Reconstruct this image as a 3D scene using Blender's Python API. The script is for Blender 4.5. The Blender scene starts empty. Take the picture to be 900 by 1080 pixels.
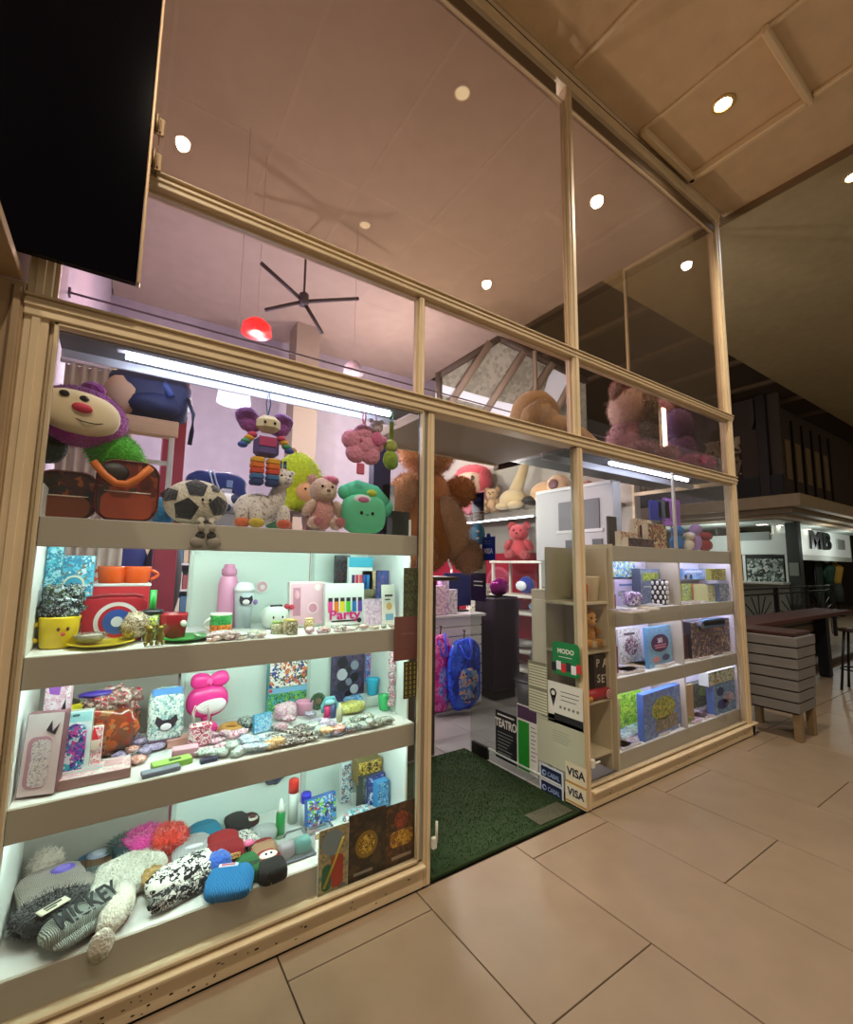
import bpy, bmesh, math, random
from mathutils import Vector, Matrix, Euler, noise
C = bpy.context.scene.collection
RAD = math.radians
# ------------------------------------------------------------------ survey of the photograph (900 x 1080)
FL, YAW, PIT, ROL = 479.78, .59375, .115683, .012033
EYE = Vector((0, -1.8517, 1.45))
_f = Vector((math.sin(YAW) * math.cos(PIT), math.cos(YAW) * math.cos(PIT), math.sin(PIT)))
_r0 = Vector((math.cos(YAW), -math.sin(YAW), 0)); _u0 = _r0.cross(_f)
_r = math.cos(ROL) * _r0 + math.sin(ROL) * _u0
_u = -math.sin(ROL) * _r0 + math.cos(ROL) * _u0
def ray(x, y): return _r * ((x - 450) / FL) - _u * ((y - 540) / FL) + _f
def PY(x, y, Y): d = ray(x, y); return EYE + d * ((Y - EYE.y) / d.y)
def PZ(x, y, Z): d = ray(x, y); return EYE + d * ((Z - EYE.z) / d.z)
def PX(x, y, X): d = ray(x, y); return EYE + d * ((X - EYE.x) / d.x)
def box2d(x0, y0, x1, y1, Y, z0=None):
    """a pixel box read on the vertical plane at depth Y: centre x, base z, width, height"""
    ym = (y0 + y1) / 2; xm = (x0 + x1) / 2
    a = PY(x0, ym, Y).x; b = PY(x1, ym, Y).x
    t = PY(xm, y0, Y).z; s = PY(xm, y1, Y).z if z0 is None else z0
    return (a + b) / 2, s, b - a, t - s
# ------------------------------------------------------------------ materials
def lin(h):
    h = h.lstrip('#'); h = h if len(h) == 6 else ''.join(c * 2 for c in h); v = [int(h[i:i + 2], 16) / 255 for i in (0, 2, 4)]
    return tuple((c / 12.92 if c <= .04045 else ((c + .055) / 1.055) ** 2.4) for c in v) + (1,)
_M = {}
def _new(name):
    m = bpy.data.materials.new(name); m.use_nodes = True
    return m, m.node_tree.nodes, m.node_tree.links, m.node_tree.nodes['Principled BSDF']
def mat(h, rough=.5, metal=0, kind='', emit=0, coat=0):
    k = (h, rough, metal, kind, emit, coat)
    if k in _M: return _M[k]
    m, n, l, b = _new('mat_%d' % len(_M))
    b.inputs['Base Color'].default_value = lin(h); b.inputs['Roughness'].default_value = rough
    b.inputs['Metallic'].default_value = metal
    if coat: b.inputs['Coat Weight'].default_value = coat
    if emit:
        b.inputs['Emission Color'].default_value = lin(h); b.inputs['Emission Strength'].default_value = emit
    if kind:
        tc = n.new('ShaderNodeTexCoord'); bp = n.new('ShaderNodeBump'); l.new(bp.outputs[0], b.inputs['Normal'])
        mix = n.new('ShaderNodeMixRGB'); mix.blend_type = 'MULTIPLY'; mix.inputs[1].default_value = lin(h)
        l.new(mix.outputs[0], b.inputs['Base Color'])
        if kind == 'fur':
            t = n.new('ShaderNodeTexNoise'); t.inputs['Scale'].default_value = 90; t.inputs['Detail'].default_value = 3
            bp.inputs['Strength'].default_value = .9; bp.inputs['Distance'].default_value = .01; mix.inputs[0].default_value = .55
            b.inputs['Sheen Weight'].default_value = .4
        elif kind == 'knit':
            t = n.new('ShaderNodeTexWave'); t.inputs['Scale'].default_value = 70; t.inputs['Distortion'].default_value = 5
            bp.inputs['Strength'].default_value = .9; bp.inputs['Distance'].default_value = .006; mix.inputs[0].default_value = .35
        elif kind == 'wood':
            t = n.new('ShaderNodeTexNoise'); t.inputs['Scale'].default_value = 14; t.inputs['Detail'].default_value = 5
            bp.inputs['Strength'].default_value = .15; bp.inputs['Distance'].default_value = .004; mix.inputs[0].default_value = .4
            mp = n.new('ShaderNodeMapping'); mp.inputs['Scale'].default_value = (.35, .35, 3)
            l.new(tc.outputs['Object'], mp.inputs[0]); l.new(mp.outputs[0], t.inputs['Vector'])
        else:
            t = n.new('ShaderNodeTexNoise'); t.inputs['Scale'].default_value = 6; t.inputs['Detail'].default_value = 6
            bp.inputs['Strength'].default_value = .12; bp.inputs['Distance'].default_value = .004; mix.inputs[0].default_value = .25
        if kind != 'wood': l.new(tc.outputs['Object'], t.inputs['Vector'])
        rp = n.new('ShaderNodeValToRGB'); rp.color_ramp.elements[0].position = .3; rp.color_ramp.elements[1].position = .7
        rp.color_ramp.elements[0].color = (.55, .55, .55, 1); rp.color_ramp.elements[1].color = (1, 1, 1, 1)
        o = t.outputs['Fac'] if 'Fac' in t.outputs else t.outputs[0]
        l.new(o, rp.inputs[0]); l.new(rp.outputs[0], mix.inputs[2]); l.new(o, bp.inputs['Height'])
    _M[k] = m; return m
def art(seed, pal, scale=40, rough=.35, noisy=.35):
    """busy printed packaging: cells of a palette"""
    if scale >= 20 and noisy < 1: scale *= 1.7
    k = ('art', seed, tuple(pal), scale, rough)
    if k in _M: return _M[k]
    m, n, l, b = _new('print_%d' % len(_M)); b.inputs['Roughness'].default_value = rough
    tc = n.new('ShaderNodeTexCoord'); mp = n.new('ShaderNodeMapping')
    mp.inputs['Location'].default_value = (seed * 1.37 % 7, seed * 2.11 % 5, seed * .73 % 3)
    nz = n.new('ShaderNodeTexNoise'); nz.inputs['Scale'].default_value = scale * .8
    ad = n.new('ShaderNodeMixRGB'); ad.blend_type = 'ADD'; ad.inputs[0].default_value = noisy / scale * 2
    v = n.new('ShaderNodeTexVoronoi'); v.inputs['Scale'].default_value = scale
    sp = n.new('ShaderNodeSeparateColor'); r = n.new('ShaderNodeValToRGB'); r.color_ramp.interpolation = 'CONSTANT'
    e = r.color_ramp.elements; cs = [lin(c) for c in pal]
    e[0].color = cs[0]; e[0].position = 0; e[1].color = cs[1 % len(cs)]; e[1].position = 1 / len(cs)
    for i in range(2, len(cs)):
        q = e.new(i / len(cs)); q.color = cs[i]
    l.new(tc.outputs['Object'], mp.inputs[0]); l.new(mp.outputs[0], nz.inputs['Vector'])
    l.new(mp.outputs[0], ad.inputs[1]); l.new(nz.outputs[1], ad.inputs[2]); l.new(ad.outputs[0], v.inputs['Vector'])
    l.new(v.outputs['Color'], sp.inputs[0]); l.new(sp.outputs[0], r.inputs[0])
    v2 = n.new('ShaderNodeTexVoronoi'); v2.inputs['Scale'].default_value = scale * 2.9; l.new(ad.outputs[0], v2.inputs['Vector'])
    s2 = n.new('ShaderNodeSeparateColor'); l.new(v2.outputs['Color'], s2.inputs[0]); r2 = n.new('ShaderNodeValToRGB'); r2.color_ramp.interpolation = 'CONSTANT'
    e = r2.color_ramp.elements; e[0].color = cs[-1]; e[0].position = 0; e[1].color = cs[0]; e[1].position = 1 / len(cs)
    for i in range(2, len(cs)):
        q = e.new(i / len(cs)); q.color = cs[i - 1]
    l.new(s2.outputs[0], r2.inputs[0]); gt = n.new('ShaderNodeMath'); gt.operation = 'GREATER_THAN'; gt.inputs[1].default_value = .58; l.new(s2.outputs[1], gt.inputs[0])
    mx = n.new('ShaderNodeMixRGB'); l.new(gt.outputs[0], mx.inputs[0]); l.new(r.outputs[0], mx.inputs[1]); l.new(r2.outputs[0], mx.inputs[2]); l.new(mx.outputs[0], b.inputs['Base Color'])
    _M[k] = m; return m
def glass(tint='#ffffff', base=.04, extra=0., rough=.0):
    """clear sheet: what is behind shows through, what is in front is mirrored more the flatter one looks along it"""
    k = ('glass', tint, base, extra, rough)
    if k in _M: return _M[k]
    m, n, l, b = _new('glass_%d' % len(_M)); n.remove(b)
    out = n['Material Output']; ge = n.new('ShaderNodeNewGeometry')
    dt = n.new('ShaderNodeVectorMath'); dt.operation = 'DOT_PRODUCT'
    l.new(ge.outputs['Incoming'], dt.inputs[0]); l.new(ge.outputs['Normal'], dt.inputs[1])
    def mt(op, a, bb):
        q = n.new('ShaderNodeMath'); q.operation = op
        for i, x in enumerate((a, bb)):
            if x is None: continue
            if isinstance(x, (int, float)): q.inputs[i].default_value = x
            else: l.new(x, q.inputs[i])
        return q.outputs[0]
    c = mt('ABSOLUTE', dt.outputs['Value'], None); p = mt('POWER', mt('SUBTRACT', 1, c), 5)
    f = mt('ADD', mt('MULTIPLY', p, 1 - base), base)
    g = n.new('ShaderNodeBsdfGlossy'); g.inputs['Roughness'].default_value = rough
    t = n.new('ShaderNodeBsdfTransparent'); t.inputs[0].default_value = lin(tint)
    mx = n.new('ShaderNodeMixShader'); l.new(f, mx.inputs[0]); l.new(t.outputs[0], mx.inputs[1]); l.new(g.outputs[0], mx.inputs[2])
    if extra:
        d = n.new('ShaderNodeBsdfDiffuse'); d.inputs[0].default_value = (.5, .47, .42, 1)
        m2 = n.new('ShaderNodeMixShader'); m2.inputs[0].default_value = extra
        l.new(mx.outputs[0], m2.inputs[1]); l.new(d.outputs[0], m2.inputs[2]); mx = m2
    l.new(mx.outputs[0], out.inputs[0]); _M[k] = m; return m
# ------------------------------------------------------------------ mesh building
class MB:
    def __init__(s): s.v = []; s.f = []; s.mi = []; s.sm = []; s.ms = []
    def put(s, vs, fs, m, smooth=False, M=None):
        if m not in s.ms: s.ms.append(m)
        i = s.ms.index(m); o = len(s.v)
        s.v += [tuple(M @ Vector(v)) if M is not None else tuple(v) for v in vs]
        s.f += [tuple(o + k for k in f) for f in fs]
        s.mi += [i] * len(fs); s.sm += [smooth] * len(fs)
        return s
    def box(s, c, d, m, b=.0, M=None):
        hx, hy, hz = d[0] / 2, d[1] / 2, d[2] / 2; b = min(b, hx * .9, hy * .9, hz * .9)
        if b <= 0:
            vs = [(c[0] + x * hx, c[1] + y * hy, c[2] + z * hz) for x in (-1, 1) for y in (-1, 1) for z in (-1, 1)]
            return s.put(vs, [(0, 1, 3, 2), (4, 6, 7, 5), (0, 4, 5, 1), (2, 3, 7, 6), (0, 2, 6, 4), (1, 5, 7, 3)], m, False, M)
        h = (hx, hy, hz); vs = []; ix = {}
        for sx in (-1, 1):
            for sy in (-1, 1):
                for sz in (-1, 1):
                    sg = (sx, sy, sz)
                    for a in range(3):
                        ix[sg + (a,)] = len(vs)
                        vs.append(tuple(c[k] + sg[k] * (h[k] if k == a else h[k] - b) for k in range(3)))
        fs = []
        for a in range(3):
            q, r = [k for k in range(3) if k != a]
            for sa in (-1, 1):
                L = []
                for x, y in ((-1, -1), (1, -1), (1, 1), (-1, 1)):
                    g = [0, 0, 0]; g[a] = sa; g[q] = x; g[r] = y; L.append(ix[tuple(g) + (a,)])
                fs.append(tuple(L))
        for a in range(3):
            q, r = [k for k in range(3) if k != a]
            for x in (-1, 1):
                for y in (-1, 1):
                    def g(t, ax):
                        w = [0, 0, 0]; w[a] = t; w[q] = x; w[r] = y; return ix[tuple(w) + (ax,)]
                    fs.append((g(-1, q), g(1, q), g(1, r), g(-1, r)))
        for sx in (-1, 1):
            for sy in (-1, 1):
                for sz in (-1, 1): fs.append(tuple(ix[(sx, sy, sz, a)] for a in range(3)))
        return s.put(vs, fs, m, False, M)
    def lathe(s, prof, m, n=24, M=None, c=(0, 0, 0)):
        vs = []; fs = []; k = len(prof)
        for i in range(n):
            a = 2 * math.pi * i / n
            vs += [(c[0] + r * math.cos(a), c[1] + r * math.sin(a), c[2] + z) for r, z in prof]
        for i in range(n):
            j = (i + 1) % n
            for t in range(k - 1): fs.append((i * k + t, j * k + t, j * k + t + 1, i * k + t + 1))
        if prof[0][0] > 1e-6: fs.append(tuple(i * k for i in range(n)))
        if prof[-1][0] > 1e-6: fs.append(tuple(i * k + k - 1 for i in range(n)))
        return s.put(vs, fs, m, True, M)
    def cyl(s, p0, p1, r0, m, r1=None, n=16):
        r1 = r0 if r1 is None else r1; p0 = Vector(p0); p1 = Vector(p1); d = p1 - p0
        M = Matrix.Translation(p0) @ d.to_track_quat('Z', 'Y').to_matrix().to_4x4()
        return s.lathe([(r0, 0), (r1, d.length)], m, n, M)
    def ell(s, c, r, m, nz=0., sc=12, seed=0, R=None, p=1., n=(20, 12)):
        if isinstance(r, (int, float)): r = (r, r, r)
        vs = []; nu, nv = n
        def sp(t): return math.copysign(abs(t) ** p, t)
        for j in range(nv + 1):
            ph = math.pi * j / nv
            for i in range(nu):
                th = 2 * math.pi * i / nu
                q = Vector((sp(math.sin(ph)) * sp(math.cos(th)) * r[0], sp(math.sin(ph)) * sp(math.sin(th)) * r[1], sp(math.cos(ph)) * r[2]))
                if nz:
                    w = Vector((q.x / r[0], q.y / r[1], q.z / r[2])) * sc * .3 + Vector((seed, seed * .7, 0))
                    q *= 1 + nz * noise.noise(w)
                if R is not None: q = R @ q
                vs.append(tuple(q + Vector(c)))
        fs = [(j * nu + i, j * nu + (i + 1) % nu, (j + 1) * nu + (i + 1) % nu, (j + 1) * nu + i) for j in range(nv) for i in range(nu)]
        return s.put(vs, fs, m, True)
    def fluff(s, c, r, m, n=500, L=.012, seed=1, R=None):
        """short loose fibres standing out of an ellipsoid"""
        g = random.Random(seed); vs = []; fs = []
        r = (r, r, r) if isinstance(r, (int, float)) else r
        for i in range(n):
            z = g.uniform(-1, 1); a = g.uniform(0, 6.283); k = math.sqrt(1 - z * z); d = Vector((k * math.cos(a), k * math.sin(a), z))
            p = Vector((d.x * r[0], d.y * r[1], d.z * r[2])) * .97; nn = Vector((d.x / r[0], d.y / r[1], d.z / r[2])).normalized()
            t = nn.cross(Vector((g.uniform(-1, 1), g.uniform(-1, 1), g.uniform(-1, 1)))).normalized() * L * .09
            e = p + nn * L * g.uniform(.6, 1.2) + Vector((g.uniform(-1, 1), g.uniform(-1, 1), g.uniform(-1, .6))) * L * .45
            if R is not None: p, e, t = R @ p, R @ e, R @ t
            q = len(vs); o = Vector(c); vs += [tuple(o + p - t), tuple(o + p + t), tuple(o + e)]; fs.append((q, q + 1, q + 2))
        return s.put(vs, fs, m)
    def tube(s, pts, r, m, n=8, closed=False):
        pts = [Vector(p) for p in pts]; vs = []; fs = []; k = len(pts)
        rs = r if isinstance(r, (list, tuple)) else [r] * k
        for i, p in enumerate(pts):
            a = pts[(i - 1) % k] if closed or i > 0 else p; b = pts[(i + 1) % k] if closed or i < k - 1 else p
            d = (b - a).normalized(); up = Vector((0, 0, 1)) if abs(d.z) < .95 else Vector((0, 1, 0))
            x = d.cross(up).normalized(); y = x.cross(d)
            for j in range(n):
                t = 2 * math.pi * j / n; vs.append(tuple(p + x * rs[i] * math.cos(t) + y * rs[i] * math.sin(t)))
        for i in range(k if closed else k - 1):
            for j in range(n):
                i2 = (i + 1) % k; fs.append((i * n + j, i * n + (j + 1) % n, i2 * n + (j + 1) % n, i2 * n + j))
        if not closed: fs += [tuple(range(n)), tuple((k - 1) * n + j for j in range(n))]
        return s.put(vs, fs, m, True)
    def prism(s, poly, y0, y1, m, M=None):
        """polygon in the x-z plane, thick from y0 to y1"""
        k = len(poly); vs = [(x, y0, z) for x, z in poly] + [(x, y1, z) for x, z in poly]
        fs = [tuple(range(k)), tuple(range(2 * k - 1, k - 1, -1))] + [(i, (i + 1) % k, k + (i + 1) % k, k + i) for i in range(k)]
        return s.put(vs, fs, m, False, M)
    def text(s, t, size, c, m, M=None, depth=.0006, bold=0., xs=1.):
        """lettering facing -y, centred on c (x, y, z)"""
        cu = bpy.data.curves.new('lettering', 'FONT'); cu.body = t; cu.size = size; cu.align_x = 'CENTER'; cu.align_y = 'CENTER'
        cu.extrude = depth; cu.offset = min(bold, size * .03); cu.resolution_u = 3
        o = bpy.data.objects.new('lettering', cu); C.objects.link(o)
        me = o.evaluated_get(bpy.context.evaluated_depsgraph_get()).to_mesh()
        vs = [(v.co.x * xs + c[0], c[1] - v.co.z, v.co.y + c[2]) for v in me.vertices]; fs = [tuple(p.vertices) for p in me.polygons]
        bpy.data.objects.remove(o); bpy.data.curves.remove(cu)
        return s.put(vs, fs, m, False, M)
    def obj(s, name, parent=None, loc=None, rot=None):
        me = bpy.data.meshes.new(name); me.from_pydata(s.v, [], s.f)
        for m in s.ms: me.materials.append(m)
        me.polygons.foreach_set('material_index', s.mi); me.polygons.foreach_set('use_smooth', s.sm); me.update()
        b = bmesh.new(); b.from_mesh(me); bmesh.ops.remove_doubles(b, verts=b.verts, dist=1e-6)
        bmesh.ops.recalc_face_normals(b, faces=b.faces); b.to_mesh(me); b.free()
        o = bpy.data.objects.new(name, me); C.objects.link(o)
        if parent is not None: o.parent = parent
        if loc is not None: o.location = loc
        if rot is not None: o.rotation_euler = rot if isinstance(rot, (tuple, list, Euler)) else (0, 0, rot)
        return o
def tag(o, label, cat, group=None, kind=None):
    o['label'] = label; o['category'] = cat
    if group: o['group'] = group
    if kind: o['kind'] = kind
    return o
def thing(name, label, cat, loc=(0, 0, 0), rot=0, group=None):
    o = bpy.data.objects.new(name, None); C.objects.link(o); o.location = loc; o.empty_display_size = .05
    o.rotation_euler = rot if isinstance(rot, (tuple, list)) else (0, 0, rot)
    return tag(o, label, cat, group)
def struct(name, mb, parent=None, label=None, cat=None, **k):
    o = mb.obj(name, parent, **k)
    if parent is None:
        o['kind'] = 'structure'
        o['label'] = label or name; o['category'] = cat or name.split('_')[0]
    return o
def solo(name, mb, label, cat, loc, rot=0, group=None):
    return tag(mb.obj(name, None, loc, rot), label, cat, group)
def circ(r, n=24, cx=0, cz=0, rz=None):
    rz = r if rz is None else rz
    return [(cx + r * math.cos(2 * math.pi * i / n), cz + rz * math.sin(2 * math.pi * i / n)) for i in range(n)]
def rrect(w, h, r, cx=0, cz=0, n=4):
    out = []
    for sx, sz, a0 in ((1, 1, 0), (-1, 1, 90), (-1, -1, 180), (1, -1, 270)):
        for i in range(n + 1):
            a = RAD(a0 + 90 * i / n); out.append((cx + sx * (w / 2 - r) + r * math.cos(a), cz + sz * (h / 2 - r) + r * math.sin(a)))
    return out
# ------------------------------------------------------------------ camera, world
cam = bpy.data.cameras.new('camera'); co = bpy.data.objects.new('camera', cam); C.objects.link(co)
cam.sensor_fit = 'HORIZONTAL'; cam.sensor_width = 36; cam.lens = FL * 36 / 900; cam.clip_start = .02; cam.clip_end = 200
co.matrix_world = Matrix.Translation(EYE) @ Matrix((_r, _u, -_f)).transposed().to_4x4()
sc = bpy.context.scene; sc.camera = co
sc.view_settings.view_transform = 'Standard'; sc.view_settings.look = 'None'; sc.view_settings.gamma = 1
sc.view_settings.use_curve_mapping = False; sc.view_settings.exposure = 0
w = bpy.data.worlds.new('night'); sc.world = w; w.use_nodes = True
w.node_tree.nodes['Background'].inputs[0].default_value = (.42, .36, .28, 1); w.node_tree.nodes['Background'].inputs[1].default_value = .62
sc.cycles.use_denoising = True; sc.cycles.max_bounces = 10; sc.cycles.transparent_max_bounces = 24
sc.cycles.sample_clamp_indirect = 4; sc.cycles.caustics_reflective = False; sc.cycles.caustics_refractive = False
# ------------------------------------------------------------------ palette of the building
FRAME = mat('#e2cca8', .45, kind='plaster'); FRAME2 = mat('#d0bc9a', .5, kind='plaster'); ALU = mat('#a9a8a2', .3, .6)
FASC = mat('#b3aea0', .45); WHITE = mat('#e9eeea', .5); CREAM = mat('#cfc2a4', .5); BLACK = mat('#050507', .25)
PLASTER = mat('#b79a7a', .75, kind='plaster'); DKMETAL = mat('#17151a', .4, .3); CHROME = mat('#d8d8d8', .2, 1)
# ------------------------------------------------------------------ floors
TW, TL = .615, 1.22
def tiles(mb, xa, xb, ya, yb, m):
    k = math.floor((xa - .602) / TW)
    while .602 + k * TW < xb:
        x0 = max(xa, .602 + k * TW); x1 = min(xb, .602 + (k + 1) * TW); off = -.127 if k % 2 == 0 else -.737
        j = math.floor((ya - off) / TL)
        while off + j * TL < yb:
            y0 = max(ya, off + j * TL); y1 = min(yb, off + (j + 1) * TL)
            if x1 - x0 > .01 and y1 - y0 > .01:
                mb.box(((x0 + x1) / 2, (y0 + y1) / 2, -.006), (x1 - x0 - .005, y1 - y0 - .005, .012), m, .0015)
            j += 1
        k += 1
TILE = mat('#96826c', .36, kind='plaster'); GROUT = mat('#3b2f26', .8); STILE = mat('#8d8a88', .4, kind='plaster')
b = MB(); tiles(b, -4.5, 13, -5, -.001, TILE); tiles(b, 4.9, 13, .001, 6, TILE)
b.box((4.25, .5, -.035), (17.5, 11, .05), GROUT); struct('floor', b)
b = MB()
for i in range(-1, 11):
    for j in range(0, 12): b.box((.2 + i * .45, .25 + j * .45, -.006), (.446, .446, .0132), STILE, .001)
struct('floor_shop', b, cat='floor')
# ------------------------------------------------------------------ facade frame
PY0, PY1 = 0., .06
def bar(name, x0, x1, z0, z1, m=FRAME, y0=PY0, y1=PY1, bead=True):
    mb = MB().box(((x0 + x1) / 2, (y0 + y1) / 2, (z0 + z1) / 2), (x1 - x0, y1 - y0, z1 - z0), m, .004)
    return mb
def vert(x0, x1, z0, z1, n, y0=PY0, y1=PY1):
    mb = bar('', x0, x1, z0, z1, FRAME, y0, y1)
    mb.box(((x0 + x1) / 2, y0 - .003, (z0 + z1) / 2), ((x1 - x0) * .35, .008, z1 - z0 - .02), FRAME, .002)
    struct('trim_%d' % n, mb, cat='frame post')
vert(-.305, -.24, 0, 5, 1); vert(1.256, 1.296, 0, 2.225, 2); vert(2.425, 2.478, 0, 2.225, 3, -.004)
vert(2.405, 2.468, 2.225, 5, 4, -.006); vert(4.655, 4.735, 0, 5, 5, -.004); vert(1.196, 1.226, 2.285, 2.83, 6)
def horiz(x0, x1, z0, z1, n):
    mb = bar('', x0, x1, z0, z1, FRAME, -.012, .07); h = z1 - z0
    mb.box(((x0 + x1) / 2, -.014, z0 + h * .62), (x1 - x0, .012, h * .3), FRAME, .003)
    mb.box(((x0 + x1) / 2, -.010, z1 + .004), (x1 - x0, .03, .008), FRAME2, .002)
    struct('trim_%d' % n, mb, cat='frame rail')
horiz(-.305, 4.735, 2.225, 2.288, 7); horiz(-.305, 4.735, 2.83, 2.878, 8); horiz(-.305, 4.735, 4.86, 4.995, 9)
b = MB().box((.97, .035, 4.80), (2.7, .05, .09), mat('#6d5842', .6), .003).box((3.56, .035, 4.80), (2.18, .05, .09), mat('#6d5842', .6), .003)
struct('trim_10', b, cat='frame rail')
# aluminium glazing channels beside the shop door and round the big display pane
b = MB().box((1.246, .035, 1.17), (.018, .05, 2.11), ALU, .003).box((1.233, .035, 1.17), (.006, .03, 2.11), mat('#2a2a2c', .5)).box((-.233, .035, 1.17), (.012, .03, 2.11), FRAME2, .003)
struct('trim_11', b, cat='glazing channel')
# plinths
def plinth(n, x0, x1, r):
    mb = MB().box(((x0 + x1) / 2, .03, .05), (x1 - x0, .06, .1), FRAME, .004)
    mb.box(((x0 + x1) / 2, .0, .098), (x1 - x0, .05, .014), FRAME, .003).box(((x0 + x1) / 2, .045, .108), (x1 - x0, .03, .018), FRAME2, .003)
    rr = random.Random(n)
    for i in range(40 if n == 'left' else 12):
        x = rr.uniform(x0 + .05, x1 - .05) if i % 3 else x0 + .35 + rr.gauss(0, .12)
        if x0 + .03 < x < x1 - .03: mb.box((x, -.0004, rr.uniform(.012, .07)), (rr.uniform(.003, .014), .001, rr.uniform(.002, .006)), mat('#2c2119', .9))
    struct('baseboard_' + n, mb, cat='plinth')
plinth('left', -.24, 1.256, 1); plinth('right', 2.478, 4.80, 2)
# ------------------------------------------------------------------ glass
GCLEAR = glass('#ffffff', .022); GUP = glass('#e9dfd2', .15, .012); GBAND = glass('#f4eef0', .035, .006)
def window(n, x0, x1, z0, z1, g, y=.03):
    f = MB(); t = .012
    for c, d in (((x0 + t / 2, y, (z0 + z1) / 2), (t, .026, z1 - z0)), ((x1 - t / 2, y, (z0 + z1) / 2), (t, .026, z1 - z0)),
                 (((x0 + x1) / 2, y, z0 + t / 2), (x1 - x0, .026, t)), (((x0 + x1) / 2, y, z1 - t / 2), (x1 - x0, .026, t))):
        f.box(c, d, FRAME2, .002)
    o = struct('window_%d' % n, f, cat='window')
    MB().box(((x0 + x1) / 2, y, (z0 + z1) / 2), (x1 - x0 - t, .005, z1 - z0 - t), g).obj('pane', o)
window(1, -.226, 1.23, .117, 2.225, GCLEAR, .008); window(2, 2.478, 4.655, .117, 2.225, GCLEAR, .02)
window(3, -.24, 1.196, 2.292, 2.83, GBAND); window(4, 1.226, 2.405, 2.292, 2.83, GBAND); window(5, 2.468, 4.655, 2.292, 2.83, GBAND)
window(6, -.24, 2.405, 2.886, 4.76, GUP); window(7, 2.468, 4.655, 2.886, 4.76, GUP)
f = MB()
for y in (.075, 1.0): f.box((4.70, y, 2.5), (.03, .03, 4.9), FRAME2, .003)
for z in (.12, 2.25, 4.93): f.box((4.70, .54, z), (.03, .9, .04), FRAME2, .003)
o = struct('window_8', f, cat='window'); MB().box((4.70, .54, 2.52), (.005, .9, 4.78), GCLEAR).obj('pane', o)
b = MB().box((4.745, .5, .05), (.09, 1.0, .1), FRAME, .004); struct('baseboard_side', b, cat='plinth')
# ------------------------------------------------------------------ pilaster, soffit slab and black board at the near end
BROWN = mat('#a58a68', .6, kind='plaster')
b = MB().box((-1.35, .02, 1.165), (2.09, .06, 2.33), BROWN, .003)
for x in (-.335, -.42, -.62): b.box((x, -.012, 1.16), (.006, .006, 2.3), mat('#6e563c', .7))
b.box((-.322, -.014, 1.16), (.02, .012, 2.3), BROWN, .003)
struct('wall_left', b)
b = MB().box((-1.35, -1.3, 2.345), (2.07, 2.58, .03), BROWN, .002).box((-.42, -1.3, 2.328), (.012, 2.5, .006), mat('#4a3826', .8)); struct('ceiling_soffit', b, cat='soffit')
BOARD = mat('#02030a', .1); BOARD.node_tree.nodes['Principled BSDF'].inputs['Specular IOR Level'].default_value = .12
t = thing('black_sign_board', 'large glossy black board hung over the upper corner of the shopfront', 'sign board', (0, 0, 0))
x1 = -.016
MB().box(((x1 - 1.6) / 2, -.1, 3.68), (x1 + 1.6, .03, 2.6), BOARD, .003).obj('panel', t)
fr = MB().box((x1 + .006, -.1, 3.68), (.010, .036, 2.6), mat('#a08563', .4, .3), .002).obj('edge_strip', t)
for z in (3.02, 2.88):
    k = MB().box((x1 + .028, -.07, z), (.032, .008, .07), mat('#8b6f4c', .5, .3), .003)
    k.cyl((x1 + .018, -.08, z - .035), (x1 + .018, -.08, z + .035), .007, mat('#6d5536', .5, .5)); k.box((x1 + .03, -.045, z), (.006, .07, .05), mat('#8b6f4c', .5, .3), .002)
    k.obj('bracket', t)
# ------------------------------------------------------------------ mall ceiling: warm plaster, battens, recessed lamps
CEIL = mat('#dcc09a', .8, kind='plaster'); CE = 4.86; ZC = 5.0
b = MB().box(((CE - 4.5) / 2, -2.6, ZC + .05), (CE + 4.5, 5.2, .1), CEIL)
struct('ceiling', b)
BAT = mat('#e0c8a2', .7)
b = MB()
for x in (-.75, .05, .85, 1.65, 2.45, 3.29): b.box((x, -2.6, ZC - .012), (.03, 5.1, .024), BAT, .004)
for y in (-1.75, -2.6, -3.4): b.box((-.3, y, ZC - .010), (7.2, .03, .02), BAT, .004)
struct('trim_12', b, cat='ceiling batten')
b = MB()
b.box((3.68, -.075, ZC - .035), (.82, .05, .07), BAT, .008).box((4.06, -.48, ZC - .035), (.05, .86, .07), BAT, .008)
b.box((3.68, -.92, ZC - .03), (.84, .045, .06), BAT, .008).box((4.06, -1.35, ZC - .02), (.04, .8, .04), BAT, .008)
struct('trim_13', b, cat='ceiling moulding')
b = MB().box((CE + .02, -2.4, ZC + .18), (.05, 5.4, .46), mat('#7c6346', .8)); struct('trim_14', b, cat='ceiling edge')
# higher dim ceiling over the open hall
DIM = mat('#b8a478', .9, kind='plaster')
b = MB().box((15.2, -1.9, 5.45), (20.8, 7.2, .1), DIM).box((15.2, 6.0, 5.52), (20.8, 8.6, .1), mat('#4a3a2a', .9))
for i in range(6): b.box((6.5 + i * 1.6, 3.2, 5.44), (.1, 3.0, .1), mat('#6a563e', .8))
struct('ceiling_hall', b, cat='ceiling')
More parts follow.
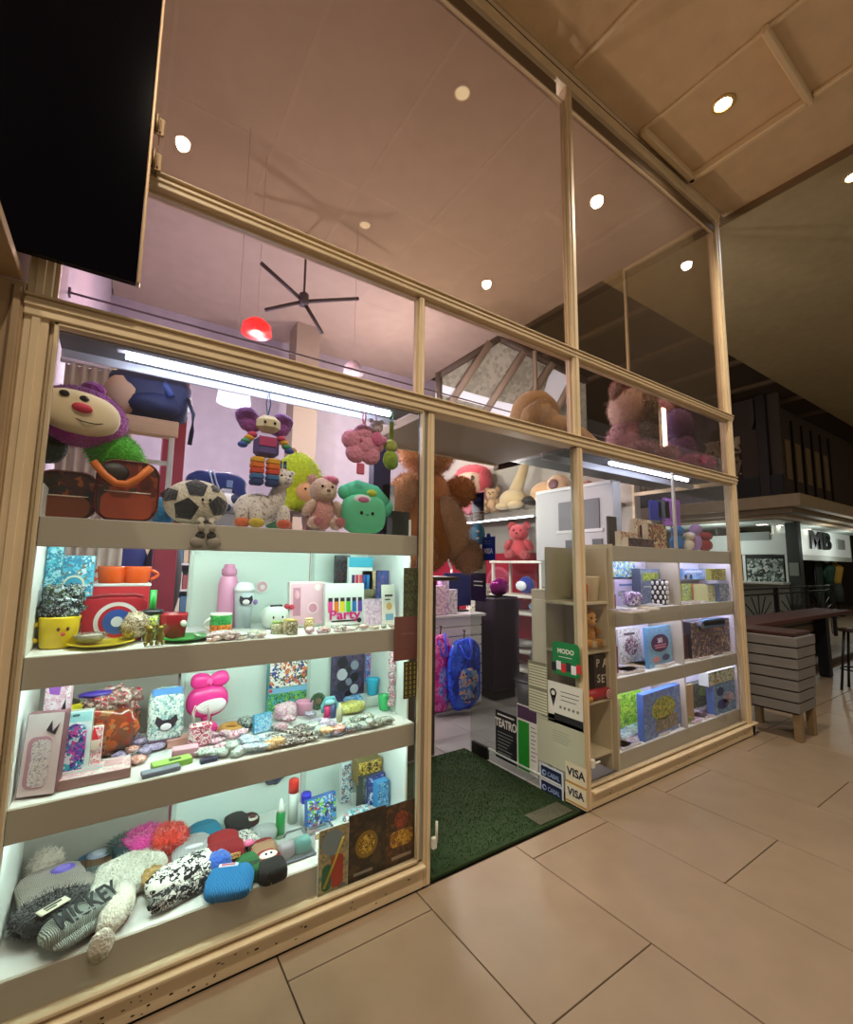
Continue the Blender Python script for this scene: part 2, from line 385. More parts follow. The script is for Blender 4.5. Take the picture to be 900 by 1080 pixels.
# recessed lamps on the mall ceiling
def spot(x, y, z, on=True, power=130, label='', col=(1, .86, .66), disc='#ffe7b4', e=45, r=.055):
    t = thing('ceiling_lamp', label, 'ceiling lamp', (x, y, z), 0, 'recessed ceiling lamps')
    MB().lathe([(r * 1.0, .0), (r * 1.0, -.008), (r * 1.12, -.014), (r * 1.45, -.012), (r * 1.5, .0)], mat('#d9b67c', .35, .3), 32).obj('ring', t)
    d = MB().lathe([(0, -.004), (r * .98, -.004), (r * .98, 0)], mat(disc, .4, emit=e if on else 2.2), 32).obj('lens', t)
    if on and power:
        l = bpy.data.lights.new('spot', 'SPOT'); l.energy = power; l.color = col; l.spot_size = RAD(150); l.spot_blend = .8; l.shadow_soft_size = .05
        q = bpy.data.objects.new('spot', l); C.objects.link(q); q.location = (x, y, z - .03)
SP = 'lit recessed lamp on the ceiling '
spot(3.60, -.53, ZC, True, 190, SP + 'in the framed panel above the far shop window')
spot(3.60, -2.13, ZC, True, 190, SP + 'opposite the far shop window')
spot(.2, -2.15, ZC, True, 240, SP + 'opposite the near display window')
spot(1.9, -.49, ZC, False, 0, 'dim unlit recessed lamp on the ceiling in front of the tall pane')
spot(1.9, -2.13, ZC, False, 0, 'dim recessed lamp on the ceiling over the middle of the walkway')
spot(.2, -.53, ZC, True, 110, SP + 'beside the black sign board')
spot(-1.5, -2.15, ZC, True, 170, 'lit recessed lamp on the ceiling near the beam end of the black board')
q = PZ(900, 185, 5.4); spot(q.x + .02, q.y, 5.4, True, 120, 'cold white recessed lamp on the dim hall ceiling', (.85, .95, 1), '#eefaff', 40, .06)
# thin wire under the top rail
pts = [PY(490 + 236 * i / 10, -22 + 216 * i / 10 + 3 * math.sin(i / 10 * math.pi), -.06) for i in range(11)]
solo('hanging_wire', MB().tube(pts, .003, mat('#1a130c', .7), 6), 'thin dark wire strung along the top rail of the shopfront', 'wire', (0, 0, 0))
# ------------------------------------------------------------------ shop room
LIL = mat('#b3a9ba', .85, kind='plaster'); GRAYW = mat('#8f8578', .8, kind='plaster')
struct('wall_back', MB().box((2.3, 5.25, 2.5), (5.4, .1, 5.1), LIL))
struct('wall_shop_left', MB().box((-.37, 2.65, 2.5), (.1, 5.1, 5.1), LIL), cat='wall')
struct('wall_right', MB().box((4.77, 3.1, 1.45), (.1, 4.2, 2.9), mat('#a39c94', .8)).box((4.77, 4.25, 3.1), (.1, 1.9, .4), mat('#b5b0a8', .8)))
SHC = mat('#b5a296', .8, kind='plaster')
struct('ceiling_shop', MB().box((2.2, 2.68, 5.0), (5.0, 5.2, .08), SHC), cat='ceiling')
# lowered soffit right behind the door
b = MB().box((1.86, .42, 2.262), (1.12, .66, .05), mat('#9c8f7d', .7), .003).box((1.86, .1, 2.25), (1.12, .02, .03), FRAME2)
b.box((1.86, .76, 2.25), (1.12, .03, .04), FRAME2, .003); struct('trim_15', b, cat='door soffit')
# ------------------------------------------------------------------ display cabinets
LED = mat('#e2fff4', .5, emit=46); LEDV = mat('#e6e4ff', .5, emit=32); TUBE = mat('#e4eaff', .5, emit=20)
ZS = (1.592, 1.148, .702, .226)      # shelf tops
GCARD = mat('#8d8780', .8, kind='plaster')
cabL = thing('display_cabinet', 'wide glass-fronted display cabinet with four lit shelves beside the entrance', 'display cabinet', (0, 0, 0))
def shelf(x0, x1, z, d, parent, led, drop=.1, fy=.055):
    mb = MB().box(((x0 + x1) / 2, fy + .006, z - drop / 2), (x1 - x0, .012, drop), FASC, .002)
    mb.box(((x0 + x1) / 2, (fy + .012 + d) / 2, z - .008), (x1 - x0, d - fy - .012, .015), WHITE, .001)
    o = mb.obj('shelf', parent)
    if led:
        MB().box(((x0 + x1) / 2, fy + .03, z - .024), (x1 - x0 - .06, .022, .014), led, .002).obj('light_strip', o)
    return o
for i, z in enumerate(ZS):
    shelf(-.226, 1.232, z, .58, cabL, LED if i < 3 else None, (.098, .1, .1, .118)[i])
MB().box((-.222, .32, .9), (.012, .53, 1.6), WHITE).obj('side_panel', cabL)
MB().box((1.238, .36, .9), (.010, .46, 1.56), mat('#dfe6e2', .5)).obj('side_panel', cabL)
for x0, x1 in ((.284, .877), (.881, 1.232)):
    mb = MB().box(((x0 + x1) / 2, .588, .84), (x1 - x0 - .004, .014, 1.46), mat('#dcebe4', .45), .003)
    mb.box((x0 + .012, .578, .84), (.018, .008, 1.44), mat('#c4d3cc', .5), .002)
    mb.obj('back_panel', cabL)
for z0, z1 in ((.226, .6), (.702, 1.04)):
    MB().box((.03, .588, (z0 + z1) / 2), (.49, .01, z1 - z0), GCARD).obj('back_panel', cabL)
mb = MB().box((.5, .18, 2.262), (1.47, .25, .02), mat('#5a5a5e', .5)).box((.5, .30, 2.245), (1.47, .012, .05), mat('#d8dde6', .4, .3), .002)
mb.box((.5, .065, 2.235), (1.47, .012, .03), mat('#7d7a78', .4, .4), .002)
mb.obj('top_panel', cabL)
tl = MB().box((.54, .16, 2.246), (1.2, .036, .014), mat('#b9bcc4', .4, .4), .003).obj('tube_holder', cabL)
MB().cyl((-.03, .16, 2.226), (1.12, .16, 2.226), .013, TUBE, n=16).obj('tube', tl)
# far cabinet: two columns
cabR = thing('display_cabinet', 'far glass-fronted display cabinet with two lit columns of shelves', 'display cabinet', (0, 0, 0))
XR0, XD, XR1 = 2.86, 3.745, 4.648
for x0, x1 in ((XR0, XD - .012), (XD + .012, XR1)):
    for i, z in enumerate((1.60, 1.155, .70, .222)):
        shelf(x0, x1, z, .33, cabR, LEDV if i < 3 else None, (.11, .115, .1, .118)[i])
    MB().box(((x0 + x1) / 2, .338, .86), (x1 - x0, .012, 1.5), mat('#e6e4f2', .5)).obj('back_panel', cabR)
MB().box((XD, .195, .86), (.014, .28, 1.5), mat('#bdb4a2', .5), .002).obj('divider', cabR)
MB().box((XD, .075, 1.92), (.02, .022, .62), mat('#c9c4bd', .4), .002).obj('mullion', cabR)
MB().box((XR0 - .008, .195, .86), (.014, .28, 1.5), CREAM, .002).obj('side_panel', cabR)
MB().box((XR1 - .004, .195, .86), (.008, .28, 1.5), mat('#dedbe6', .5)).obj('side_panel', cabR)
MB().box((3.56, .39, 2.282), (2.17, .66, .02), mat('#4a4a4e', .5)).box((3.56, .345, 2.24), (2.17, .012, .05), mat('#c9ccd6', .4, .3), .002).obj('top_panel', cabR)
tl = MB().box((3.6, .16, 2.246), (1.2, .036, .014), mat('#b9bcc4', .4, .4), .003).obj('tube_holder', cabR)
MB().cyl((3.02, .16, 2.226), (4.16, .16, 2.226), .013, TUBE, n=16).obj('tube', tl)
# narrow open shelf column behind the door jamb
su = thing('shelf_unit', 'narrow cream open shelf column standing behind the door post', 'shelf unit', (0, 0, 0))
SZ = (1.215, .895, .575, .24)
for z in SZ: MB().box((2.66, .22, z - .009), (.34, .26, .018), CREAM, .002).obj('shelf', su)
for x in (2.835,): MB().box((x, .22, .85), (.016, .26, 1.47), CREAM, .002).obj('side_panel', su)
MB().box((2.66, .345, .85), (.33, .01, 1.47), mat('#b3a88c', .6)).obj('back_panel', su)
# ------------------------------------------------------------------ glass shop door, folded back into the shop
XD0 = 2.405
dr = thing('door_1', 'frameless glass shop door standing open inward, covered with stickers', 'door', (XD0, .0, 0)); dr['kind'] = 'structure'
MB().box((0, .535, 1.115), (.010, 1.03, 2.19), glass('#eef3ef', .03, .02)).obj('pane', dr)
for y, l, hh in ((.94, .18, .085), (.09, .16, .05)):
    MB().box((0, y, .01 + hh / 2), (.0122 if hh < .06 else .026, l, hh), mat('#2c2a26', .35, .6), .003).obj('patch_fitting', dr)
MB().box((-.004, .50, .094), (.02, .68, .012), mat('#d6ddd2', .3, .3), .002).obj('bottom_rail', dr)
DM = Matrix.Rotation(RAD(-90), 4, 'Z')       # local front (-y) turned to face -x, towards the entrance
def stick(name, x0, y0, x1, y1, build, label=None):
    """sticker on the door read from its pixel box; build(mb, w, h) draws it centred on the origin in the x-z plane"""
    ym = (y0 + y1) / 2; a = PX(x0, ym, XD0 - .007); c = PX(x1, ym, XD0 - .007)
    xm = (x0 + x1) / 2; t = PX(xm, y0, XD0 - .007).z; s = PX(xm, y1, XD0 - .007).z
    mb = MB(); build(mb, abs(a.y - c.y), t - s)
    o = mb.obj(name, dr, (-.0065 if name != 'sticker' else -.0088 - .0012 * (int(y0) % 3), (a.y + c.y) / 2, (t + s) / 2), RAD(-90))
    if label: o['label'] = label
    return o
def card(mb, w, h, m, y=0): mb.box((0, y, 0), (w, .001, h), m)
INK = mat('#1a1a1a', .6); PAPER = mat('#d9d8c8', .6); NAVY = mat('#1c2340', .4)
def lines(mb, w, z0, dz, n, m=INK, hh=.004, x=0, y=-.001, seed=0):
    r = random.Random(seed)
    for i in range(n): ll = w * r.uniform(.6, 1); mb.box((x - (w - ll) / 2, y, z0 - i * dz), (ll, .0006, hh), m)
def s_modo(mb, w, h):
    mb.prism(rrect(w, h, .03), -.0005, .0005, mat('#0d7a3a', .3)); mb.text('MODO', h * .2, (0, -.001, h * .22), PAPER, bold=.002)
    lines(mb, w * .5, h * .05, .012, 1, PAPER)
    for i, c in enumerate(('#111318', '#d8d8d8', '#c02a2a', '#2c2c30', '#e0e0dc', '#c22f2f')):
        mb.box((-w * .44 + i * w * .18, -.0012, -h * .28 + (i % 2) * h * .06), (w * .17, .001, h * .26), mat(c, .4))
stick('sticker', 583, 678, 612, 713, s_modo, 'green card-payment sticker reading MODO')
def s_pin(mb, w, h):
    card(mb, w, h, PAPER); mb.prism(circ(w * .1, 20, -w * .33, h * .22), -.0012, -.0004, INK); mb.prism([(-w * .42, h * .18), (-w * .24, h * .18), (-w * .33, -h * .12)], -.0012, -.0004, INK)
    mb.prism(circ(w * .055, 20, -w * .33, h * .22), -.0018, -.001, PAPER); lines(mb, w * .55, h * .3, h * .1, 3, INK, .004, w * .17)
    for i in range(5): mb.prism(circ(w * .035, 10, -w * .12 + i * w * .12, -h * .08), -.0012, -.0004, mat('#77776c', .6))
    mb.box((w * .1, -.001, -h * .34), (w * .8, .0008, h * .16), INK)
stick('notice', 578, 722, 615, 766, s_pin, 'pale notice with a black map pin')
def s_paper(mb, w, h):
    card(mb, w, h, mat('#b9bb9f', .5)); lines(mb, w * .4, h * .4, h * .06, 2, mat('#7d7f6a'), .003, -w * .2, seed=3); lines(mb, w * .5, h * .2, h * .05, 5, mat('#8a8c76'), .003, w * .1, seed=4)
stick('notice', 567, 756, 617, 812, s_paper, 'large faded printed paper')
def s_teatro(mb, w, h):
    card(mb, w, h, mat('#15181c', .4)); mb.text('TEATRO', h * .24, (0, -.001, h * .24), PAPER, bold=.003, xs=.72)
    mb.box((0, -.001, h * .42), (w * .8, .0006, h * .03), PAPER); lines(mb, w * .8, h * .05, h * .07, 8, mat('#aab0a8'), .004, seed=6)
stick('poster', 523, 752, 545, 803, s_teatro, 'black theatre poster reading TEATRO')
def s_green(mb, w, h):
    card(mb, w, h, PAPER); mb.box((0, -.001, h * .38), (w * .96, .0008, h * .2), mat('#4a2f4a', .4)); mb.box((-w * .18, -.001, -h * .12), (w * .56, .0008, h * .74), mat('#1f8a24', .4))
    lines(mb, w * .3, h * .2, h * .06, 9, mat('#60605a'), .005, w * .33, seed=8)
stick('poster', 546, 745, 567, 815, s_green, 'poster with a bright green panel and purple heading')
def s_stack(mb, w, h):
    card(mb, w, h, mat('#8f9274', .5))
    for i in range(18): mb.box((0, -.001, h * .47 - i * h * .055), (w * .94, .0008, h * .028), mat('#d9d7b4' if i % 9 else '#7c7b5e', .5))
stick('sticker', 558, 698, 578, 752, s_stack, 'tall sheet printed with cream horizontal bars')
def s_cabal(mb, w, h):
    card(mb, w, h, mat('#c9ced0', .4))
    for z in (.23, -.23):
        mb.prism(rrect(w * .86, h * .4, .008, 0, h * z), -.0012, -.0004, NAVY); mb.text('CABAL', h * .2, (w * .1, -.0014, h * z), mat('#9fb4d8'), xs=.8)
        mb.prism(circ(h * .09, 16, -w * .3, h * z), -.0016, -.0008, mat('#9fb4d8')); mb.prism(circ(h * .05, 16, -w * .28, h * z), -.002, -.0012, NAVY)
stick('sticker', 570, 809, 595, 843, s_cabal, 'blue and white double card sticker reading CABAL')
def s_visa(mb, w, h):
    card(mb, w, h, mat('#d9cfae', .4)); mb.text('VISA', h * .52, (0, -.001, h * .08), NAVY, bold=.003, xs=1.0); mb.box((0, -.001, -h * .4), (w, .0006, h * .1), mat('#b98a3a'))
stick('sticker', 597, 807, 619, 830, s_visa, 'upper cream sticker reading VISA')
stick('sticker', 597, 829, 619, 850, s_visa, 'lower cream sticker reading VISA')
def s_dark(mb, w, h): card(mb, w, h, mat('#222024', .4)); mb.prism(rrect(w * .5, h * .4, .006), -.0012, -.0004, mat('#5a5a60'))
stick('sticker', 597, 846, 616, 862, s_dark, 'small dark sticker near the floor')
def s_blue(mb, w, h): card(mb, w, h, mat('#131c4a', .3)); mb.prism(rrect(w * .5, h * .2, .006, 0, h * .15), -.0012, -.0004, mat('#3c56a0')); lines(mb, w * .6, -h * .1, h * .1, 3, mat('#4c62a8'), .003)
stick('sticker', 498, 520, 511, 540, s_blue, 'dark blue sticker high on the door')
def s_frame(mb, w, h): card(mb, w, h, mat('#20222c', .4)); mb.box((0, -.001, 0), (w * .8, .0006, h * .7), mat('#9a9a90'))
stick('sticker', 498, 541, 511, 550, s_frame, 'small grey sticker in a dark border')
def s_round(mb, w, h): mb.prism(circ(h * .5, 28, 0, 0, h * .5), -.0005, .0005, mat('#1f86b8', .3)); mb.box((0, -.001, h * .15), (w * .25, .0008, h * .08), PAPER); mb.box((0, -.001, -h * .15), (w * .25, .0008, h * .08), PAPER)
stick('sticker', 497, 552, 511, 576, s_round, 'round sky-blue sticker')
def s_visab(mb, w, h):
    card(mb, w, h, mat('#15389a', .3)); mb.box((0, 0, h * .56), (w * .3, .001, h * .14), mat('#15389a', .3)); mb.text('VISA', h * .3, (0, -.001, -h * .12), mat('#e6ecff'), bold=.002, xs=.9)
    lines(mb, w * .6, h * .3, h * .1, 2, mat('#8aa2e0'), .003)
stick('sticker', 509, 566, 523, 591, s_visab, 'royal blue bottle-shaped sticker reading VISA')
def s_merc(mb, w, h):
    card(mb, w, h, mat('#241238', .3)); mb.box((0, -.001, h * .34), (w * .96, .0006, h * .3), PAPER); mb.text('mercado', h * .13, (0, -.0016, h * .33), INK, xs=.8)
    lines(mb, w * .6, -h * .02, h * .1, 2, PAPER, .008, seed=2)
stick('sticker', 497, 591, 513, 634, s_merc, 'purple and white payment sticker')
# bolt and handle on the two jambs
for n, p, m in (('upright white door bolt on the foot of the door post', (1.305, -.012, .18), mat('#d4d6cc', .35)), ('small white latch low on the far door post', (2.47, -.02, .27), mat('#d8d6c8', .35))):
    t = thing('door_bolt', n, 'door bolt', p)
    MB().box((0, 0, 0), (.026, .02, .05), m, .004).obj('plate', t); MB().cyl((.012, -.004, 0), (.012, -.004, .09) if p[0] < 2 else (.055, -.01, .004), .006, m, n=10).obj('rod', t)
# green mat in the doorway
GR = mat('#182f06', .95)
mb = MB().box((1.85, .56, .008), (1.08, 1.1, .016), GR, .003)
r = random.Random(5); vs = []; fs = []
for i in range(9000):
    x, y = r.uniform(1.32, 2.38), r.uniform(.02, 1.1); a = r.uniform(0, 6.28); q = len(vs); dx, dy = .003 * math.cos(a), .003 * math.sin(a)
    vs += [(x - dx, y - dy, .015), (x + dx, y + dy, .015), (x + r.uniform(-.006, .006), y + r.uniform(-.006, .006), r.uniform(.021, .027))]; fs.append((q, q + 1, q + 2))
mb.put(vs, fs, mat('#1c3808', .95))
mb.box((2.2, .09, .019), (.28, .12, .004), mat('#4a4a38', .6))
solo('door_mat', mb, 'dark green artificial turf mat lying in the shop doorway', 'door mat', (0, 0, 0))
# ------------------------------------------------------------------ kit for the goods
FURS = set()
def F(h):
    m = mat(h, .9, kind='fur'); FURS.add(m.name); return m
def K(h): return mat(h, .85, kind='knit')
EYE_M = mat('#0c0a0c', .15); PINKN = mat('#d24a6a', .5)
def std(x0, y0, x1, y1, z, Y=None, lo=.1, hi=.54):
    if Y is None: Y = min(hi, max(lo, PZ((x0 + x1) / 2, y1, z).y))
    x, _, w_, h_ = box2d(x0, y0, x1, y1, Y, z)
    if z < 1.58 and Y < .6 and x < 1.6: x = min(x, 1.222 - w_ / 2)
    return x, Y, w_, h_
def pkg(name, label, cat, px, z, front, side='#e8e8e4', d=.03, Y=None, rz=0, lean=0, extra=None, group=None, parts=None, top=None):
    """upright packet or box, its front face printed"""
    x, Y, w_, h_ = std(*px, z, Y)
    fm = front if not isinstance(front, str) else mat(front, .4); sm = mat(side, .45) if isinstance(side, str) else side
    mb = MB().box((0, d / 2, h_ / 2), (w_, d, h_), sm, .002).box((0, .0002, h_ / 2), (w_ - .004, .001, h_ - .004), fm)
    if top: mb.box((0, d / 2, h_), (w_ - .004, d - .004, .001), top)
    if extra: extra(mb, w_, h_)
    lift = d * math.sin(lean) if lean > 0 else 0
    o = solo(name, mb, label, cat, (x, Y, z + .001), (-lean, 0, rz), group)
    if parts:
        for pn, pf in parts:
            q = MB(); pf(q, w_, h_); q.obj(pn, o)
    return o
def flat(name, label, cat, px, py, z, w_, d, t, m, rz=0, group=None, extra=None, side='#e6e3e2', tilt=(0, 0)):
    p = PZ(px, py, z); mb = MB().box((0, 0, t / 2), (w_, d, t), mat(side, .45), .0015).box((0, 0, t), (w_ - .004, d - .004, .0012), m)
    if extra: extra(mb, w_, d, t)
    return solo(name, mb, label, cat, (p.x, p.y, z + .001), (tilt[0], tilt[1], rz), group)
def pouch(name, label, cat, px, py, z, w_, d, t, m, rz=0, group=None, seed=0, nz=.35, extra=None):
    p = PZ(px, py, z); mb = MB().ell((0, 0, t * .5), (w_ / 2, d / 2, t / 2), m, nz, 9, seed + px, p=.55)
    if extra: extra(mb, w_, d, t)
    return solo(name, mb, label, cat, (p.x, p.y, z + .001), rz, group)
def bags(nm): return mat(nm, .25)
def plush(name, label, cat, loc, s, parts, rot=0, group=None):
    t = thing(name, label, cat, loc, rot, group)
    z0 = min(e[0][2] - (e[1] if isinstance(e[1], (int, float)) else e[1][2]) for _, _, es in parts for e in es) * s
    for pn, m, es in parts:
        mb = MB()
        for e in es:
            c, r_ = e[0], e[1]; nz = e[2] if len(e) > 2 else .03; R = Euler([RAD(a) for a in e[3]]).to_matrix() if len(e) > 3 else None
            r_ = (r_, r_, r_) if isinstance(r_, (int, float)) else r_
            cc = (c[0] * s, c[1] * s, c[2] * s - z0); rs = tuple(k * s for k in r_)
            mb.ell(cc, rs, m, nz, 20, len(pn) + c[0] * 9, R, 1 if len(e) < 5 else e[4])
            if m.name in FURS and s > .2: mb.fluff(cc, rs, m, 2600 if s > .55 else 900 if s > .35 else 320, min(.03, .04 * s), int(c[0] * 99) + len(mb.v), R)
        mb.obj(pn, t)
    return t
def teddy(fur, muz, pad, nose='#3a2016', arm=-.02, bodyc=None, earc=None):
    fu, mu, pa, bo = F(fur), F(muz), F(pad), F(bodyc or fur); ea = F(earc or fur)
    return [('body', bo, [((0, 0, .29), (.23, .2, .3))]), ('head', fu, [((0, -.03, .71), (.255, .22, .235))]),
            ('ear', ea, [((-.2, 0, .9), (.09, .05, .09))]), ('ear', ea, [((.2, 0, .9), (.09, .05, .09))]),
            ('muzzle', mu, [((0, -.21, .65), (.115, .09, .085))]), ('nose', mat(nose, .3), [((0, -.295, .68), (.04, .025, .028), 0)]),
            ('eye', EYE_M, [((-.09, -.225, .76), .026, 0)]), ('eye', EYE_M, [((.09, -.225, .76), .026, 0)]),
            ('arm', fu, [((-.27, -.08, .38), (.085, .1, .17), .03, (20, 30, 0))]), ('arm', fu, [((.27, -.08, .38), (.085, .1, .17), .03, (20, -30, 0))]),
            ('leg', fu, [((-.2, -.2, .11), (.115, .2, .11))]), ('leg', fu, [((.2, -.2, .11), (.115, .2, .11))]),
            ('foot_pad', pa, [((-.2, -.385, .12), (.085, .025, .085), 0)]), ('foot_pad', pa, [((.2, -.385, .12), (.085, .025, .085), 0)])]
def hat(label, px, py, z, w_, L, h_, crown, cuff=None, pom=None, rz=0, pomr=.035, nz=.06, back=None, cuffd=.05, name='knit_hat', group=None, extra=None, dz=0, tilt=0):
    """knitted cap lying on a shelf, opening to the front, bobble at the far end"""
    p = PZ(px, py, z); t = thing(name, label, 'hat', (p.x, p.y, z + .001 + dz), (tilt, 0, rz), group)
    g = MB().ell((0, .01, h_ / 2), (w_ / 2, L / 2, h_ / 2), crown, nz, 12, px, p=.75)
    if nz > .1: g.fluff((0, .01, h_ / 2), (w_ / 2, L / 2, h_ / 2), crown, 2200, .022, px)
    g.obj('crown', t)
    if cuff: MB().ell((0, -L * .42, h_ * .5), (w_ * .53, cuffd, h_ * .52), cuff, .03, 12, py, p=.5).obj('cuff', t)
    if pom: MB().ell((0, L * .5 + pomr * .5, max(h_ * .5, pomr * 1.0)), pomr, pom, .2, 26, px, n=(28, 18)).fluff((0, L * .5 + pomr * .5, max(h_ * .5, pomr * 1.0)), pomr, pom, 900, .016, px).obj('bobble', t)
    if extra: extra(t, w_, L, h_)
    return t
def mug(label, cat, x, y, z, r_, h_, body, side=-1, inner='#f0eee6', group=None, name='mug', taper=1., deco=None, ang=0, handle=True):
    t = thing(name, label, cat, (x, y, z + .001), ang, group); bm_ = mat(body, .25) if isinstance(body, str) else body
    MB().lathe([(0, .003), (r_ * .9 * taper, 0), (r_ * taper, h_ * .05), (r_, h_ * .95), (r_ * .98, h_), (r_ * .92, h_ * .98), (r_ * .9 * taper, h_ * .1), (0, h_ * .08)], bm_, 28).obj('body', t)
    if handle: MB().tube([(side * (r_ * .93 + r_ * .55 * math.sin(math.pi * i / 10)), 0, h_ * (.2 + .58 * i / 10)) for i in range(11)], r_ * .13, bm_, 8).obj('handle', t)
    if deco:
        q = MB(); deco(q, r_, h_); q.obj('decoration', t)
    return t
def bottle(name, label, cat, x, y, z, prof, body, cap=None, capm=None, deco=None, group=None):
    t = thing(name, label, cat, (x, y, z + .001), 0, group); MB().lathe(prof, body, 24).obj('body', t)
    if cap: MB().lathe(cap, capm, 24).obj('cap', t)
    if deco:
        q = MB(); deco(q); q.obj('decoration', t)
    return t
# ------------------------------------------------------------------ top shelf of the near cabinet
Z1 = ZS[0] + .001
# purple plush head with green body, lying over two clear bags
p = PY(75, 438, .2); S = .128
t = thing('plush_toy', 'purple and green plush toy with a cream face, slumped over the clear bags', 'plush toy', (p.x - .03, .2, p.z), (0, RAD(6), RAD(10))); t.scale = (1.12, 1, 1)
PUR = F('#a83a9c')
MB().ell((0, 0, 0), (S, .085, S * .86), PUR, .05, 26, 1, n=(36, 22)).fluff((0, 0, 0), (S, .085, S * .86), PUR, 2600, .012, 4).obj('head', t)
MB().ell((-.012, -.062, -.004), (S * .86, .04, S * .60), mat('#d9cba8', .8), .0, p=.85).obj('face', t)
for x in (-.05, .0): MB().ell((x - .012, -.098, .04), (.013, .008, .011), EYE_M).obj('eye', t)
MB().ell((-.012, -.105, .004), (.027, .014, .017), mat('#c22846', .6)).obj('nose', t)
MB().tube([(.03 * (i - 5) / 5 * 1.7 + .006, -.104 + .012 * abs(i - 5) / 5, -.042 + .018 * ((i - 5) / 5) ** 2) for i in range(11)], .0018, EYE_M, 6).obj('mouth', t)
MB().ell((.012, 0, .112), (.035, .028, .03), PUR, .1, 20, 3).obj('tuft', t)
MB().ell((.115, .03, -.10), (.09, .07, .075), F('#4fb81f'), .1, 26, 4, Euler((0, RAD(35), 0)).to_matrix(), n=(30, 18)).fluff((.115, .03, -.10), (.09, .07, .075), mat('#58c022', .9), 2000, .016, 2, Euler((0, RAD(35), 0)).to_matrix()).obj('body', t)
MB().ell((-.06, .05, -.13), (.05, .05, .055), F('#1d3318'), .1, 20, 5).obj('leg', t)
def clear_bag(label, px, Y, tint, paint, strap=None):
    x, z, w_, h_ = box2d(*px, Y, Z1); d = .07
    t = thing('clear_bag', label, 'backpack', (x, Y, Z1 + .001)); d2 = d / 2
    MB().prism(rrect(w_, h_, min(w_, h_) * .3, 0, h_ / 2, 6), 0, d, paint).obj('body', t)
    MB().prism(rrect(w_ * .8, h_ * .42, .03, 0, h_ * .25, 5), -.022, -.0005, mat(tint, .15)).obj('pocket', t)
    MB().tube([(a, -.004, b_) for a, b_ in rrect(w_ * .97, h_ * .97, min(w_, h_) * .29, 0, h_ / 2, 6)], .004, mat('#5a1a14', .35), 6, True).obj('piping', t)
    MB().tube([(-w_ * .36 + w_ * .72 * i / 8, -.023, h_ * .47) for i in range(9)], .0025, mat('#c9b9a4', .3, .5), 6).obj('zipper', t)
    return t, w_, h_
t, w_, h_ = clear_bag('near translucent rust-red bag with dark straps beneath the purple plush', (35, 497, 103, 545), .19, '#6a3418', art(31, ['#5e1f14', '#3b1a12', '#7c3f16', '#8a4a1c', '#232015'], 16, .2))
MB().tube([(-.06, -.02, .11), (-.09, -.05, .06), (-.1, -.04, .01)], .012, mat('#123021', .5), 8).obj('strap', t)
t, w_, h_ = clear_bag('rounded translucent orange-brown bag with a wide orange strap', (100, 486, 168, 549), .15, '#93412a', art(32, ['#7d3424', '#8f4630', '#6a2a1e', '#4a3226'], 18, .2))
MB().tube([(-.11 + .035 * i, -.03 - .012 * math.sin(i * .5), .205 - .075 * math.sin(math.pi * i / 5)) for i in range(6)], .013, mat('#d9762a', .6), 8).obj('strap', t)
MB().ell((-.05, .0, .18), (.05, .02, .035), mat('#231f1c', .5)).obj('patch', t)
# small wooden wall shelf with navy bag
x0, x1 = PY(117, 443, .36).x, PY(188, 455, .36).x
t = thing('riser_shelf', 'small pale wooden riser shelf holding the navy backpack', 'shelf', ((x0 + x1) / 2, .45, 1.592))
WOODP = mat('#c79d79', .6, kind='wood'); W_ = x1 - x0
MB().box((0, 0, .44), (W_, .2, .03), WOODP, .003).box((0, -.095, .425), (W_, .014, .07), WOODP, .003).obj('top', t)
for sx in (-1, 1):
    MB().box((sx * (W_ / 2 - .012), .05, .212), (.022, .03, .425), mat('#e3e0da', .5), .003).obj('leg', t)
MB().box((0, .05, .3), (W_ - .04, .012, .02), mat('#e3e0da', .5)).obj('brace', t)
ZR = 1.592 + .456
p = PY(157, 418, .36)
t = thing('navy_backpack', 'navy drawstring backpack with beige panel on the riser shelf', 'backpack', (p.x, .43, ZR))
NV = mat('#141c48', .7, kind='plaster')
MB().ell((.01, 0, .10), (.155, .085, .115), NV, .12, 7, 3, p=.7, n=(28, 18)).obj('body', t)
MB().ell((-.09, -.04, .075), (.075, .055, .085), mat('#b48f74', .8), .1, 8, 5).obj('panel', t)
MB().ell((.02, -.05, .05), (.11, .06, .055), NV, .1, 8, 8).obj('pocket', t)
MB().tube([(-.14, -.03, .09), (-.07, -.05, .17), (.0, -.04, .215), (.05, -.06, .16), (.08, -.085, .09)], [.006, .008, .016, .018, .018], mat('#263d7c', .5), 8).obj('strap', t)
MB().tube([(.02, -.03, .21), (.045, -.05, .245), (.075, -.05, .215), (.09, -.05, .15)], .012, mat('#223a70', .5), 8).obj('handle', t)
MB().tube([(.15, -.07, .10), (.168, -.125, .02), (.165, -.14, -.06), (.16, -.135, -.12)], .009, mat('#141a3c', .6), 8).obj('drawstring', t)
